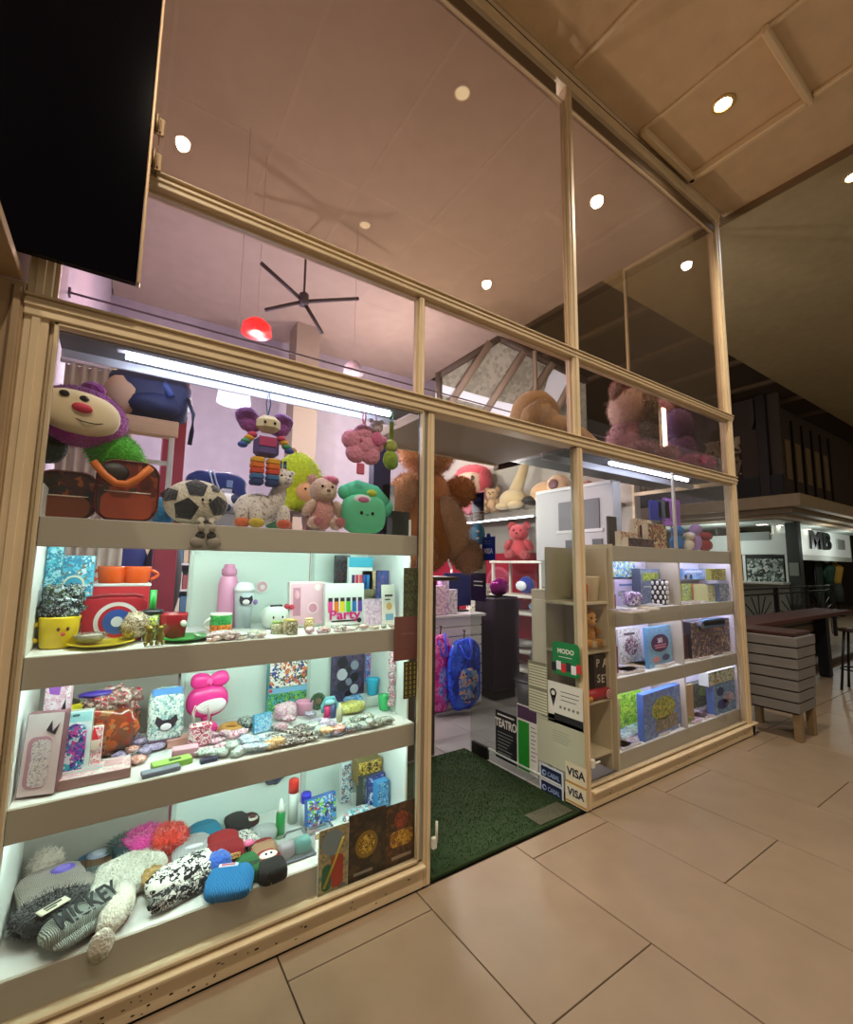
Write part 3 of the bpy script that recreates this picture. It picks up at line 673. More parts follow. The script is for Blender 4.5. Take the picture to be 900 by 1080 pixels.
# soccer ball plush: the ball, panels, smile, legs over the shelf edge
p = PY(209, 521, .125)
R_ = (PY(244, 521, .125).x - PY(174, 521, .125).x) / 2
t = thing('plush_toy', 'smiling black and white soccer ball plush with dangling legs', 'plush toy', (p.x, .165, Z1 + .092))
BW = mat('#dcd8c6', .85, kind='fur')
MB().ell((0, 0, 0), (R_, .088, .092), BW, .01, n=(36, 24)).obj('ball', t)
def on_ball(cx, cz, rr, n, m, a0=0, k=.0025):
    vs = []; fs = []
    rings = 5
    for j in range(rings + 1):
        for i in range(n * 4):
            a = a0 + 2 * math.pi * i / (n * 4); seg = math.pi / n; aa = (a - a0) % (2 * seg) - seg
            q = rr * j / rings * math.cos(seg) / math.cos(aa)
            x, z = cx + q * math.cos(a), cz + q * math.sin(a); s_ = max(.02, 1 - (x / R_) ** 2 - (z / .092) ** 2)
            vs.append((x, -.088 * math.sqrt(s_) - k, z))
    N = n * 4
    for j in range(rings):
        for i in range(N): fs.append((j * N + i, j * N + (i + 1) % N, (j + 1) * N + (i + 1) % N, (j + 1) * N + i))
    return MB().put(vs, fs, m, True)
BP = mat('#182029', .8, kind='fur')
for cx, cz, rr, a0 in ((-.01, .054, .042, .3), (-.042, -.034, .044, .2), (.075, -.014, .042, .5), (-.098, .02, .03, .5), (.062, .06, .022, .2)):
    on_ball(cx, cz, rr, 5, BP, a0).obj('patch', t)
for x in (.012, .038): MB().ell((x, -.088, .005), (.005, .004, .006), EYE_M).obj('eye', t)
MB().tube([(.025 + .016 * (i - 4) / 4, -.09, -.012 + .007 * ((i - 4) / 4) ** 2) for i in range(9)], .0015, mat('#6a4a30'), 6).obj('mouth', t)
for x in (.013, .051):
    g = MB().tube([(x - .004, -.06, -.076), (x - .006, -.122, -.076), (x - .006, -.135, -.095), (x - .006, -.135, -.12)], .011, mat('#b5b0a0', .9), 8)
    g.ell((x - .006, -.125, -.135), (.017, .012, .015), mat('#3a3836', .8)); g.obj('leg', t)
    MB().ell((x - .006 + (x - .031) * .5, -.127, -.162), (.026, .013, .021), mat('#8f8a80', .9)).obj('foot', t)
MB().box((.03, -.085, -.078), (.06, .03, .012), mat('#4a4844', .8), .003).obj('waistband', t)
# goods behind the ball
p = PY(173, 530, .3); solo('plush_toy', MB().ell((0, 0, .06), (.05, .05, .06), F('#2d9ad2'), .12, 20, 2), 'sky-blue fluffy toy tucked between the clear bag and the soccer ball', 'plush toy', (p.x, .3, Z1))
p = PY(193, 488, .42)
t = plush('plush_toy', 'small rust-red plush with white cheeks behind the soccer ball', 'plush toy', (p.x + .02, .45, Z1 + .002), .19, [('body', F('#8c3b2c'), [((0, 0, .3), (.25, .2, .3))]), ('head', F('#a04532'), [((0, -.02, .78), (.25, .2, .22))]), ('muzzle', F('#e2d2c2'), [((.08, -.19, .72), (.12, .06, .08))]), ('ear', F('#7a3022'), [((-.18, 0, .95), .08)]), ('ear', F('#7a3022'), [((.18, 0, .95), .08)])])
x, z, w_, h_ = box2d(200, 457, 264, 506, .4, Z1 + .14)
pd = thing('display_stand', 'white step stand behind the soccer ball plush', 'display stand', (x, .46, Z1))
MB().box((0, 0, .125), (w_ * 1.0, .15, .025), mat('#dfe3ea', .5), .002).box((0, -.07, .1), (w_, .012, .07), mat('#dfe3ea', .5), .002).obj('top', pd)
for s_ in (-1, 1): MB().box((s_ * (w_ / 2 - .01), 0, .056), (.016, .14, .11), mat('#c9ccd6', .5)).obj('leg', pd)
t = thing('blue_backpack', 'navy blue backpack with pale straps standing on the white step stand', 'backpack', (x, .46, Z1 + .139))
MB().ell((0, 0, .07), (w_ / 2, .06, .072), mat('#17307c', .6), .08, 8, 4, p=.6, n=(26, 16)).obj('body', t)
MB().box((.045, -.058, .075), (.03, .006, .05), mat('#8aa6d2', .5), .003).obj('badge', t)
for k in (0, .018): MB().tube([(-.045 + k, -.05, .14), (-.03 + k, -.068, .08), (.0 + k, -.068, .02)], .004, mat('#c8d2ea', .5), 6).obj('strap', t)
MB().box((.005, -.066, .035), (.1, .004, .045), mat('#e9ebf2', .5)).obj('price_tag', t)
p = PY(240, 515, .33)
t = thing('sports_bag', 'white and navy ball-shaped bag on a grey box behind the giraffe', 'bag', (p.x, .38, Z1 + .082))
MB().ell((0, 0, .05), (.062, .05, .052), mat('#e3e6ee', .6), .03, n=(26, 16)).obj('body', t)
for x_, z_ in ((.035, .06), (-.03, .075), (.0, .025)): MB().ell((x_, -.035, z_), (.024, .016, .022), mat('#22305a', .6)).obj('patch', t)
MB().tube([(-.05, 0, .07), (-.02, -.03, .112), (.03, -.03, .112), (.055, 0, .07)], .004, mat('#22305a', .6), 6).obj('handle', t)
solo('storage_box', MB().box((0, 0, .039), (.16, .1, .078), mat('#83848a', .6), .004).box((0, 0, .076), (.164, .104, .008), mat('#5d5e66', .6), .002), 'plain grey lidded box on the top shelf right of the soccer ball', 'box', (p.x, .37, Z1))
# rainbow doll hanging from a loop
p = PY(281, 470, .13); s_ = (PY(281, 430, .13).z - PY(281, 515, .13).z)
t = rd = thing('rag_doll', 'hanging rainbow-striped rag doll with purple hair bunches', 'doll', (p.x, .13, PY(281, 515, .13).z))
HR = F('#9b4fa8')
MB().box((.0, -.012, s_ * .78), (.082, .06, .075), mat('#d5c9a8', .8), .022).obj('head', t)
for x_, q in ((-.062, -25), (.05, 20)): MB().ell((x_, .012, s_ * .82), (.04, .022, .055), HR, .08, 20, x_, Euler((0, RAD(q), 0)).to_matrix(), .8).obj('hair_bunch', t)
for x_ in (-.018, .016): MB().ell((x_, -.043, s_ * .78), (.005, .003, .007), EYE_M).obj('eye', t)
MB().box((0, 0, s_ * .50), (.085, .05, .085), mat('#5a4f8e', .8), .015).box((0, -.026, s_ * .56), (.06, .004, .04), mat('#b33f74', .8)).obj('shirt', t)
for sx in (-1, 1):
    g = MB(); 
    for i, c in enumerate(('#c8486a', '#d9a23a', '#4c9a72', '#3c58a8')): g.ell((sx * (.05 + .010 * i), -.005, s_ * (.63 - .045 * i)), (.017, .016, .014), mat(c, .85))
    g.obj('arm', t)
    g = MB()
    for i, c in enumerate(('#d8a73c', '#d9742f', '#c94c3a', '#3d6fa8', '#2a3a6e')): g.box((sx * .027, 0, s_ * .33 - i * .0235), (.044, .045, .026), mat(c, .85), .006)
    g.obj('leg', t)
MB().tube([(0, 0, s_ * .9), (-.008, 0, s_ * 1.05), (0, 0, s_ * 1.22), (.008, 0, s_ * 1.05), (0, 0, s_ * .9)], .0025, mat('#4a6ea8', .5), 6).obj('hanging_loop', t)
rd.scale = (1.22, 1.1, 1)
# white spotted giraffe plush with rainbow hooves and horns
p = PY(285, 545, .13); gx = p.x
t = thing('plush_toy', 'white spotted giraffe plush with rainbow hooves on the top shelf', 'plush toy', (gx - .005, .14, Z1))
WS = art(9, ['#d6d2cf', '#dad6d3', '#cfcac8', '#d9d5d2', '#8d7f86', '#d6d2cf', '#d0ccca'], 70, .9)
MB().ell((-.03, .02, .065), (.075, .055, .055), WS, .04, n=(26, 16)).ell((.028, 0, .10), (.03, .03, .065), WS, .02, 12, 0, Euler((0, RAD(14), 0)).to_matrix()).obj('body', t)
MB().ell((.042, -.02, .17), (.034, .036, .034), WS, .02).ell((.044, -.048, .16), (.022, .018, .018), WS).obj('head', t)
for x_ in (.03, .058): MB().ell((x_, -.052, .176), .004, EYE_M).obj('eye', t)
for x_ in (.034, .05):
    g = MB()
    for i, c in enumerate(('#5d4a8a', '#3d6a9a', '#3a3a58')): g.cyl((x_, -.01, .198 + i * .011), (x_, -.01, .21 + i * .011), .006, mat(c, .8), n=10)
    g.obj('horn', t)
for x_ in (.01, .075): MB().ell((x_, -.0, .195), (.014, .006, .009), WS).obj('ear', t)
for x_, y_, c in ((-.085, -.03, '#d2693a'), (-.045, -.05, '#c9b43a'), (.045, -.045, '#c85a3e'), (.03, .04, '#4c9a72')):
    MB().ell((x_, y_, .04), (.022, .022, .04), WS, .02).obj('leg', t)
    MB().ell((x_, y_ - .008, .016), (.026, .026, .016), F(c), .06).obj('hoof', t)
t.scale = (1.28, 1.1, 1.32)
# neon yellow fluffy plush on a little dark table, dark-haired doll behind
p = PY(318, 493, .36)
st = thing('display_stand', 'small dark two-legged stand under the neon yellow plush', 'display stand', (p.x, .38, Z1))
MB().box((0, 0, .10), (.14, .12, .016), mat('#5d4b46', .6), .003).obj('top', st)
for x_ in (-.045, .045): MB().box((x_, 0, .046), (.02, .06, .092), mat('#8b5f5a', .6), .003).obj('leg', st)
t = thing('plush_toy', 'neon yellow fluffy plush with a small peach face', 'plush toy', (p.x, .38, Z1 + .11))
MB().ell((0, 0, .115), (.088, .07, .115), F('#d8ea1c'), .07, 30, 2, Euler((0, RAD(-10), 0)).to_matrix(), n=(34, 22)).fluff((0, 0, .115), (.088, .07, .115), mat('#dcf020', .9), 2600, .013, 2, Euler((0, RAD(-10), 0)).to_matrix()).obj('body', t)
MB().ell((.012, -.062, .075), (.042, .02, .038), mat('#e0a878', .8)).obj('face', t)
for x_ in (.0, .028): MB().ell((x_, -.083, .082), .0045, EYE_M).obj('eye', t)
MB().ell((-.03, 0, .235), (.014, .012, .016), F('#b98a3a')).obj('stalk', t)
t.scale = (1.3, 1.15, 1.3)
p = PY(338, 485, .46)
t = thing('plush_toy', 'dark plum-haired doll sitting behind the neon yellow plush', 'plush toy', (p.x, .5, Z1 + .001))
MB().ell((0, 0, .09), (.075, .05, .09), mat('#8d7f90', .85)).obj('body', t); MB().ell((0, 0, .24), (.085, .05, .09), F('#3a2238'), .1, 20, 6).obj('hair', t)
MB().ell((.07, -.02, .15), (.022, .02, .08), F('#4a2440'), .1, 20).obj('plait', t); MB().ell((-.01, -.035, .215), (.05, .03, .05), mat('#c99a86', .8)).obj('face', t)
# pink teddy
p = PY(346, 555, .11); t = plush('teddy_bear', 'pale pink teddy bear with rosy foot pads, beside the mint cushion', 'teddy bear', (p.x, .155, Z1 + .002), .26, teddy('#dcbfae', '#ead7c4', '#c98088', '#6a4a40', bodyc='#d69a98', earc='#d8a79c'))
MB().ell((.03, -.01, .238), (.042, .046, .024), F('#e07aa0'), .1, 20).obj('hair', t)
# mint green frog-like cushion
p = PY(385, 555, .12)
t = thing('plush_toy', 'mint green cushion plush with tiny smiling face and round badge', 'plush toy', (p.x + .005, .15, Z1 + .001))
MT = mat('#5cc79a', .8, kind='plaster'); MT2 = mat('#57cfa9', .8, kind='plaster')
MB().ell((0, 0, .062), (.088, .055, .068), MT, .02, p=.72, n=(28, 18)).obj('body', t)
MB().tube([(-.07, .02, .135), (-.02, .03, .15), (.05, .03, .135), (.095, .02, .095)], [.026, .034, .038, .034], MT2, 14).ell((-.07, .02, .135), .026, MT2).ell((.097, .02, .093), .034, MT2).obj('cap', t)
for x_ in (-.028, .016): MB().ell((x_, -.053, .062), .0065, EYE_M).obj('eye', t)
MB().tube([(-.012, -.0565, .058), (-.006, -.0575, .055), (0, -.0565, .058)], .0012, EYE_M, 5).obj('mouth', t)
g = MB().ell((-.02, -.04, .107), (.036, .012, .018), mat('#d9dfe6', .5)).ell((-.02, -.049, .107), (.022, .006, .010), mat('#b86a9a', .6)); g.obj('badge', t)
MB().ell((.022, -.028, .135), (.02, .012, .012), mat('#b9cf4a', .8), .2, 10).obj('bow', t)
t.scale = (1.32, 1.05, 1.42)
# hanging plush key rings
p = PY(383, 470, .12)
t = thing('plush_cushion', 'hanging pink flower-shaped plush with a small tag beneath', 'plush toy', (p.x - .003, .11, p.z))
PF = F('#e08fb0'); g = MB()
for i in range(5): g.ell((.047 * math.cos(RAD(90 + 72 * i)), 0, .042 * math.sin(RAD(90 + 72 * i))), (.04, .026, .038), PF, .05, 20, i)
g.ell((0, 0, 0), (.045, .03, .045), PF, .03).obj('petals', t)
MB().ell((-.02, -.03, .012), (.006, .004, .006), mat('#b5567c', .7)).obj('nose', t)
MB().tube([(0, 0, .06), (-.005, 0, .11), (.002, 0, .15), (.007, 0, .11), (.002, 0, .06)], .0028, mat('#e0408a', .5), 6).obj('hanging_loop', t)
MB().box((-.012, -.01, -.093), (.03, .008, .042), mat('#cf5f7e', .6), .004).obj('tag', t)
t.scale = (1.36, 1, 1.3)
p = PY(398, 460, .09)
t = plush('key_ring_plush', 'small white and pink bear charm beside the flower plush', 'plush toy', (p.x + .002, .085, p.z - .055), .1, [('body', F('#d86ba0'), [((0, 0, .3), (.24, .18, .28))]), ('head', F('#e6d3e2'), [((-.05, 0, .75), (.26, .2, .24))]), ('ear', F('#e6d3e2'), [((-.25, 0, .95), .09)]), ('ear', F('#e6d3e2'), [((.16, 0, .95), .09)]), ('arm', F('#e08ab0'), [((.27, -.05, .3), (.1, .1, .13))])])
MB().tube([(-.005, 0, .095), (-.008, 0, .14), (-.005, 0, .19)], .002, mat('#e0408a', .5), 6).obj('hanging_loop', t)
t.scale = (1.4, 1.2, 1.4)
p = PY(414, 485, .09)
t = plush('key_ring_plush', 'lime green plush charm on a green clip strap, nearest the door post', 'plush toy', (p.x - .003, .1, p.z - .05), .12, [('body', F('#8fae2c'), [((0, 0, .3), (.26, .18, .3))]), ('belly', F('#6b8f1e'), [((.02, -.14, .2), (.18, .08, .18))]), ('head', F('#a2ad52'), [((0, 0, .72), (.23, .18, .2))])])
MB().box((.0, -.0, .145), (.018, .008, .066), mat('#8ba632', .5), .004).obj('strap', t); MB().tube([(.008 * math.cos(a * .7), 0, .2 + .018 * math.sin(a * .7)) for a in range(9)], .0025, mat('#3e8f5a', .4, .4), 6, True).obj('clip', t)
t.scale = (1.4, 1, 1.4)
# cartons at the post end of the top shelf
for i, (px, c, l) in enumerate((((394, 470, 412, 560), '#2a2350', 'dark violet carton standing behind the mint cushion'), ((411, 512, 424, 560), '#b9bcc6', 'pale grey upright carton behind the lime charm'), ((418, 540, 436, 562), '#1c2420', 'low black tray of small goods at the post end of the top shelf'))):
    pkg('carton', l, 'box', px, Z1, c, c, .06, .3 if i < 2 else .14)
# camera-side curtain and red post glimpsed behind the purple plush
t = thing('curtain', 'white curtain hanging at the wall behind the purple plush', 'curtain', (-.16, .9, 1.75))
vs = []; n_ = 40
MB().put([( -.12 + .30 * (i / n_), .02 * math.sin(i * 1.1), z_) for z_ in (-.6, .66) for i in range(n_ + 1)] , [(i, i + 1, n_ + 2 + i, n_ + 1 + i) for i in range(n_)], mat('#cfc4bc', .9), True).obj('cloth', t)
MB().cyl((-.14, 0, .67), (.3, 0, .67), .012, CHROME).obj('rod', t)
t = thing('display_rack', 'tall dark red display rack behind the near cabinet', 'rack', (.235, 1.3, 0))
MB().box((0, 0, 1.4), (.12, .12, 2.8), mat('#8a1a38', .5), .004).obj('post', t); MB().box((0, -.065, 2.72), (.09, .02, .12), mat('#c23a5a', .5), .003).obj('panel', t); MB().box((0, 0, .02), (.4, .3, .04), mat('#5a1226', .5), .004).obj('base', t)
# ------------------------------------------------------------------ second shelf of the near cabinet
Z2 = ZS[1]
P_BLUE = ['#3f9fc4', '#69c3dd', '#2f86b0', '#d9e8ea', '#8a6a4a', '#54b2d0']
def fig(mb, w, h):
    mb.prism(circ(w * .28, 20, .0, h * .56), -.0022, -.0005, mat('#e4e2c8', .4)); mb.prism(circ(w * .22, 20, .0, h * .56), -.003, -.002, mat('#3d93b6', .4)); mb.prism(rrect(w * .7, h * .2, .01, .004, h * .2), -.003, -.001, mat('#8a5444', .4))
pkg('gift_box', 'light-blue window box with a ring picture, behind the foil-wrapped mug', 'box', (57, 586, 99, 632), Z2 + .07, art(3, P_BLUE, 30), '#4fb0d2', .05, .38, 0, 0, fig)
solo('storage_box', MB().box((0, 0, .034), (.16, .14, .068), mat('#d7dcdc', .5), .003), 'plain pale box under the light-blue window box', 'box', (PY(78, 632, .38).x, .42, Z2 + .001))
pkg('storybook', 'slim teal book upright in the near corner of the second shelf', 'book', (38, 571, 57, 630), Z2 + .001, art(4, ['#2f7f9c', '#4aa5bd', '#1f5f78', '#9cc9d2'], 40), '#2a6a84', .02, .3)
# red and white box with orange pots
x, z, w_, h_ = box2d(82, 620, 156, 672, .42, Z2)
t = thing('gift_box', 'long red and white carton carrying two orange pots', 'box', (x, .47, Z2 + .001))
MB().box((0, 0, .1), (w_, .09, .2), mat('#b9202c', .5), .003).box((0, 0, .203), (w_ + .01, .1, .012), mat('#e8e4e0', .5), .003).obj('body', t)
for i, c in enumerate((117, 144)):
    q = PY(c, 620, .42); mug('bright orange pot on the red and white carton, ' + ('the one nearer the light-blue box' if i == 0 else 'the one nearer the red mug'), 'pot', q.x, .47, Z2 + .2095, .052, .07, '#d9551e', 1 if i else -1, '#8a3010', 'orange pots', 'orange_pot', .88)
# red bag with a round blue emblem
x, Y, w_, h_ = std(84, 632, 154, 674, Z2, .26)
t = thing('lunch_bag', 'red lunch bag with a plain white and blue round emblem', 'bag', (x, .26, Z2 + .001))
RB = mat('#a8182a', .5, kind='plaster')
MB().prism([(-w_ / 2 + .01, 0), (w_ / 2 - .01, 0), (w_ / 2, h_ * .9), (w_ / 2 - .015, h_), (-w_ / 2 + .015, h_), (-w_ / 2, h_ * .9)], 0, .07, RB).obj('body', t)
q = MB()
for i, (f_, c) in enumerate(((.46, '#e6e2e0'), (.37, '#a8182a'), (.29, '#2b4f9c'), (.12, '#dfe3ea'))): q.prism(circ(h_ * f_, 36, .01, h_ * .46), -.0015 - i * .0012, -.0003, mat(c, .4))
q.obj('emblem', t); MB().tube([(-w_ * .44, .03, h_), (-w_ * .2, .03, h_ + .012), (w_ * .3, .03, h_ + .012), (w_ * .44, .03, h_)], .007, mat('#7a101c', .5), 8).obj('handle', t)
x, z, w_, h_ = box2d(67, 613, 97, 628, .3)
solo('bread_toy', MB().ell((0, 0, .02), (w_ / 2, .03, .022), mat('#7b4638', .7), .1, 10, 2).box((0, 0, -.003), (w_ * .9, .05, .006), mat('#5a3228', .7)), 'brown bean-shaped toy lying along the top of the red emblem bag', 'toy', (x - .02, .425, Z2 + .2135))
# yellow mug holding foil parcel
p = PZ(57, 683, Z2)
my = max(.115, p.y)
p = PY(56, 670, my)
def face(q, r_, h_):
    for a in (-62, -88): q.ell((r_ * .98 * math.cos(RAD(a)), r_ * .98 * math.sin(RAD(a)), h_ * .62), (.005, .004, .007), mat('#5a2a10'))
    q.ell((r_ * .99 * math.cos(RAD(-75)), r_ * .99 * math.sin(RAD(-75)), h_ * .46), (.007, .004, .006), mat('#a8301e'))
mug('yellow mug with small brown face marks holding a dark foil parcel', 'mug', p.x + .015, my, Z2, .06, .107, '#dfc326', -1, '#b99a18', None, 'yellow_mug', .86, face)
g = MB(); FO = art(21, ['#1d1d26', '#30343e', '#7d8a92', '#1a1a1e', '#4b5a3a', '#a9b4bc', '#26262e'], 55, .15)
g.lathe([(0, 0), (.036, 0), (.042, .06), (.05, .075)], FO, 16); g.ell((0, 0, .115), (.064, .05, .062), FO, .35, 12, 4, n=(26, 18))
for i in range(7): a = i * .9; g.ell((.04 * math.cos(a), .02 * math.sin(a), .17), (.022, .012, .035), FO, .4, 10, i)
solo('foil_parcel', g, 'crumpled dark patterned foil parcel standing in the yellow mug', 'parcel', (p.x + .016, my + .002, Z2 + .012))
# plates, figures, tumbler, red mug
def plate(label, px, py, r_, m, rz=None, lift=0, asp=.55):
    q = PY(px, py, .08 + r_)
    return solo('plate', MB().lathe([(0, .003), (r_ * .6, .003), (r_, .014), (r_, .017), (r_ * .62, .006), (0, .005)], m, 36), label, 'plate', (q.x, .08 + r_, Z2 + .001 + lift))
plate('flat yellow plate in front of the red emblem bag', 108, 672, .1, mat('#e2d02c', .35))
plate('green leaf-edged plate between the gold figures and the white plate', 195, 668, .085, mat('#2f9a3e', .35))
plate('large white plate under the green and orange mug', 238, 664, .115, mat('#dfe4e4', .25))
q = PZ(100, 665, Z2)
solo('clear_tray', MB().lathe([(.035, 0), (.05, .025), (.052, .025), (.036, -.001)], glass('#e8ece8', .06, .25), 28).ell((0, 0, .012), (.036, .03, .012), mat('#c9c4ba', .4), .3, 12), 'clear plastic tub of small pale sweets on the yellow plate', 'tub', (q.x - .0, .19, Z2 + .0195))
q = PZ(136, 668, Z2)
solo('beige_parcel', MB().ell((0, 0, .045), (.045, .035, .048), art(8, ['#b9a98e', '#8f7a5c', '#d9ccb4', '#6a5a44'], 60, .4), .3, 12, 3), 'crumpled beige gift parcel in front of the red emblem bag', 'parcel', (q.x + .01, .20, Z2 + .0195))
for i, (px, py) in enumerate(((155, 678), (166, 676))):
    q = PZ(px, py, Z2); GO = mat('#8a7a34', .35, .5)
    t = thing('figurine', 'small gold animal figurine at the shelf edge, ' + ('the one nearer the yellow plate' if i == 0 else 'the one nearer the green plate'), 'figurine', (q.x, .095, Z2 + .001), 0, 'gold figurines')
    MB().ell((0, 0, .03), (.014, .012, .02), GO, .08).obj('body', t); MB().ell((0, -.006, .058), (.012, .012, .013), GO, .08).obj('head', t)
    for s_ in (-1, 1):
        MB().ell((s_ * .009, -.006, .009), (.007, .01, .009), GO).obj('leg', t); MB().ell((s_ * .012, -.004, .068), (.006, .004, .007), GO).obj('ear', t)
q = PY(161, 650, .2)
t = thing('tumbler', 'clear patterned tumbler with black lid and thick green straw', 'tumbler', (q.x, .24, Z2 + .001))
MB().lathe([(.026, 0), (.036, .1), (.035, .1), (.026, .002)], art(12, ['#5a6a58', '#8fae3c', '#3f4a44', '#9aa89c', '#c9d24a'], 45, .2), 24).obj('cup', t)
MB().lathe([(.038, .1), (.038, .112), (.02, .118), (0, .118)], mat('#22282a', .3), 24).obj('lid', t); MB().cyl((0, 0, .1), (0, 0, .19), .012, mat('#2fae4a', .35)).obj('straw', t)
q = PY(185, 642, .2)
def wpatch(g, r_, h_):
    g.ell((r_ * .62, -r_ * .74, h_ * .62), (.016, .006, .012), mat('#e6e2dc', .3), 0, 1, 0, Euler((0, RAD(25), RAD(40))).to_matrix())
mug('round red mug with one white almond-shaped patch', 'mug', q.x, .235, Z2, .052, .098, '#9c1626', -1, '#7a0f1c', None, 'red_mug', .85, wpatch)
# green orange mug, pink bottle, white travel cup
q = PY(233, 657, .23)
def fruit(g, r_, h_):
    m1, m2 = art(14, ['#2f9a4e', '#1f7a3c', '#58b05e', '#2f9a4e'], 50), art(15, ['#d9752a', '#e0a03a', '#b9552a', '#8a4a22'], 50)
    g.lathe([(r_ * 1.0, h_ * .45), (r_ * 1.012, h_ * .5), (r_ * 1.012, h_ * .9), (r_ * 1.0, h_ * .93)], m1, 28).lathe([(r_ * .96, h_ * .1), (r_ * 1.01, h_ * .14), (r_ * 1.012, h_ * .45), (r_ * 1.0, h_ * .5)], m2, 28)
mug('white mug printed green above and orange below, standing on the white plate', 'mug', q.x, .225, Z2 + .006, .042, .085, '#eceae4', -1, '#f0eee6', None, 'printed_mug', .97, fruit)
q = PY(242, 620, .44); PK = mat('#d995b8', .35)
bottle('water_bottle', 'tall pink metal water bottle with ridged cap', 'bottle', q.x, .46, Z2, [(0, 0), (.043, 0), (.045, .01), (.045, .2), (.036, .232), (.026, .24), (0, .24)], PK, [(.03, .24), (.034, .246), (.034, .268), (.026, .275), (.022, .292), (0, .294)], mat('#c983a8', .4))
q = PY(258, 640, .38)
def cat(g):
    g.prism([(-.03, .13), (-.026, .152), (-.012, .142), (.012, .142), (.026, .152), (.03, .13), (.022, .112), (-.022, .112)], -.045, -.0425, mat('#2a2430', .4)); g.ell((0, -.044, .122), (.016, .004, .012), mat('#efeaf0', .4)); g.ell((.045, -.03, .12), (.01, .01, .012), mat('#8a6aae', .5), .2)
bottle('travel_cup', 'white domed travel cup with a black cat-ear badge', 'cup', q.x, .40, Z2, [(0, 0), (.033, 0), (.043, .165), (.042, .17), (0, .17)], mat('#cfdbe2', .3), [(.046, .166), (.047, .18), (.04, .19), (.034, .205), (.012, .21), (0, .21)], mat('#e8ecee', .3), cat)
q = PY(278, 619, .55)
solo('round_mirror', MB().prism(circ(.034, 30), 0, .008, mat('#eef0ee', .4)).prism(circ(.026, 30), -.002, .0005, mat('#d9aab4', .3)).prism(circ(.012, 20, .002, -.002), -.003, -.001, mat('#efe2e4', .3)), 'small round pink and white mirror fixed to the white back panel', 'mirror', (q.x, .5755, q.z))
# white figurine box with red bow, jars and trinkets
q = PY(292, 655, .3)
t = thing('coin_bank', 'white rounded coin bank with black stripe and red bow', 'coin bank', (q.x, .33, Z2 + .001))
MB().ell((0, 0, .05), (.06, .045, .052), mat('#dfe8e0', .35), 0, 1, 0, None, .7).obj('body', t); MB().box((.0, -.012, .101), (.055, .02, .01), mat('#1c1a20', .4), .003).obj('stripe', t)
MB().ell((.045, -.025, .098), (.014, .008, .012), mat('#b8283c', .5)).ell((.068, -.025, .094), (.014, .008, .012), mat('#b8283c', .5)).ell((.056, -.028, .096), (.006, .006, .006), mat('#8a1626', .5)).obj('bow', t)
for x_ in (-.02, .022): MB().ell((x_, -.046, .052), (.004, .003, .006), EYE_M).obj('eye', t)
JARS = ((292, 668, '#a8b49a', .026, .05, 'green-grey'), (304, 668, '#c9b48a', .025, .06, 'straw-coloured'), (314, 672, '#5a5a4a', .024, .062, 'dark mixed'), (326, 664, '#d9bc6a', .022, .05, 'amber'))
for i, (px, py, c, r_, h_, l) in enumerate(JARS):
    q = PZ(px, py, Z2); yy = max(q.y, .11)
    t = thing('trinket_jar', 'small jar of ' + l + ' beads in front of the pink stationery set', 'jar', (q.x, yy, Z2 + .001), 0, 'bead jars')
    MB().lathe([(0, 0), (r_, 0), (r_, h_ * .75), (r_ * .8, h_ * .85), (0, h_ * .85)], art(40 + i, [c, '#d9d2b4', '#7a6a4a', c, '#b4a884'], 90, .15), 20).obj('jar', t)
    MB().lathe([(r_ * .85, h_ * .85), (r_ * .85, h_), (0, h_ * 1.02)], mat(('#8fae5a', '#d2c47a', '#c9bd6a', '#e0cf8a')[i], .4), 20).obj('lid', t)
# stationery
def stat(mb, w, h):
    mb.box((0, -.001, h * .5), (w * .92, .001, h * .9), mat('#e6b9c8', .4)); mb.box((-w * .3, -.002, h * .55), (w * .2, .0012, h * .62), mat('#b98094', .4)); mb.ell((-w * .3, -.003, h * .7), (w * .07, .002, h * .09), mat('#dca6b6', .4))
    mb.prism(circ(w * .15, 20, w * .14, h * .4), -.0035, -.0015, mat('#f0dfe2', .4)); mb.prism(circ(w * .12, 20, w * .14, h * .4), -.0042, -.003, mat('#cf8aa2', .4)); mb.prism(circ(w * .09, 20, w * .28, h * .86), -.0035, -.0015, mat('#e9dcdc', .4))
pkg('stationery_set', 'boxed pink stationery set with hairbrush and round face motif', 'stationery', (306, 614, 344, 658), Z2, '#ded6d4', '#d9d4d2', .03, .30, 0, .1, stat)
def marks(mb, w, h):
    for i, c in enumerate(('#d9488a', '#e07a2a', '#e0cf1c', '#4fc02a', '#1f6fb0', '#6a3f9a')):
        mb.box((-w * .38 + i * w * .152, -.002, h * .44), (w * .11, .003, h * .26), mat(c, .3), .002); mb.box((-w * .38 + i * w * .152, -.002, h * .61), (w * .10, .003, h * .09), mat('#23252a', .3))
    mb.text('Party', h * .3, (-w * .02, -.0035, h * .24), mat('#c92a78', .4), bold=.0015, xs=1.3); mb.box((0, -.001, h * .1), (w * .7, .001, h * .035), INK); mb.prism(circ(h * .06, 14, w * .36, h * .1), -.002, -.0005, INK)
pkg('marker_set', 'white boxed set of six coloured markers with pink lettering', 'marker set', (344, 616, 385, 660), Z2, '#e6eae6', '#dfe3e0', .03, .26, 0, .08, marks)
def mark2(mb, w, h):
    mb.box((0, -.001, h * .92), (w * .98, .001, h * .16), mat('#3aa6c4', .4))
    for i, c in enumerate(('#4a2a5a', '#c23a4c', '#d94a5a', '#2f5aa0', '#2a78b8')): mb.box((-w * .3 + i * w * .15, -.002, h * .6), (w * .12, .002, h * .24), mat(c, .4))
    mb.box((0, -.001, h * .2), (w * .8, .0008, h * .22), art(17, ['#e4e8e4', '#b9a2b4', '#9fb49a', '#e8ece8'], 90))
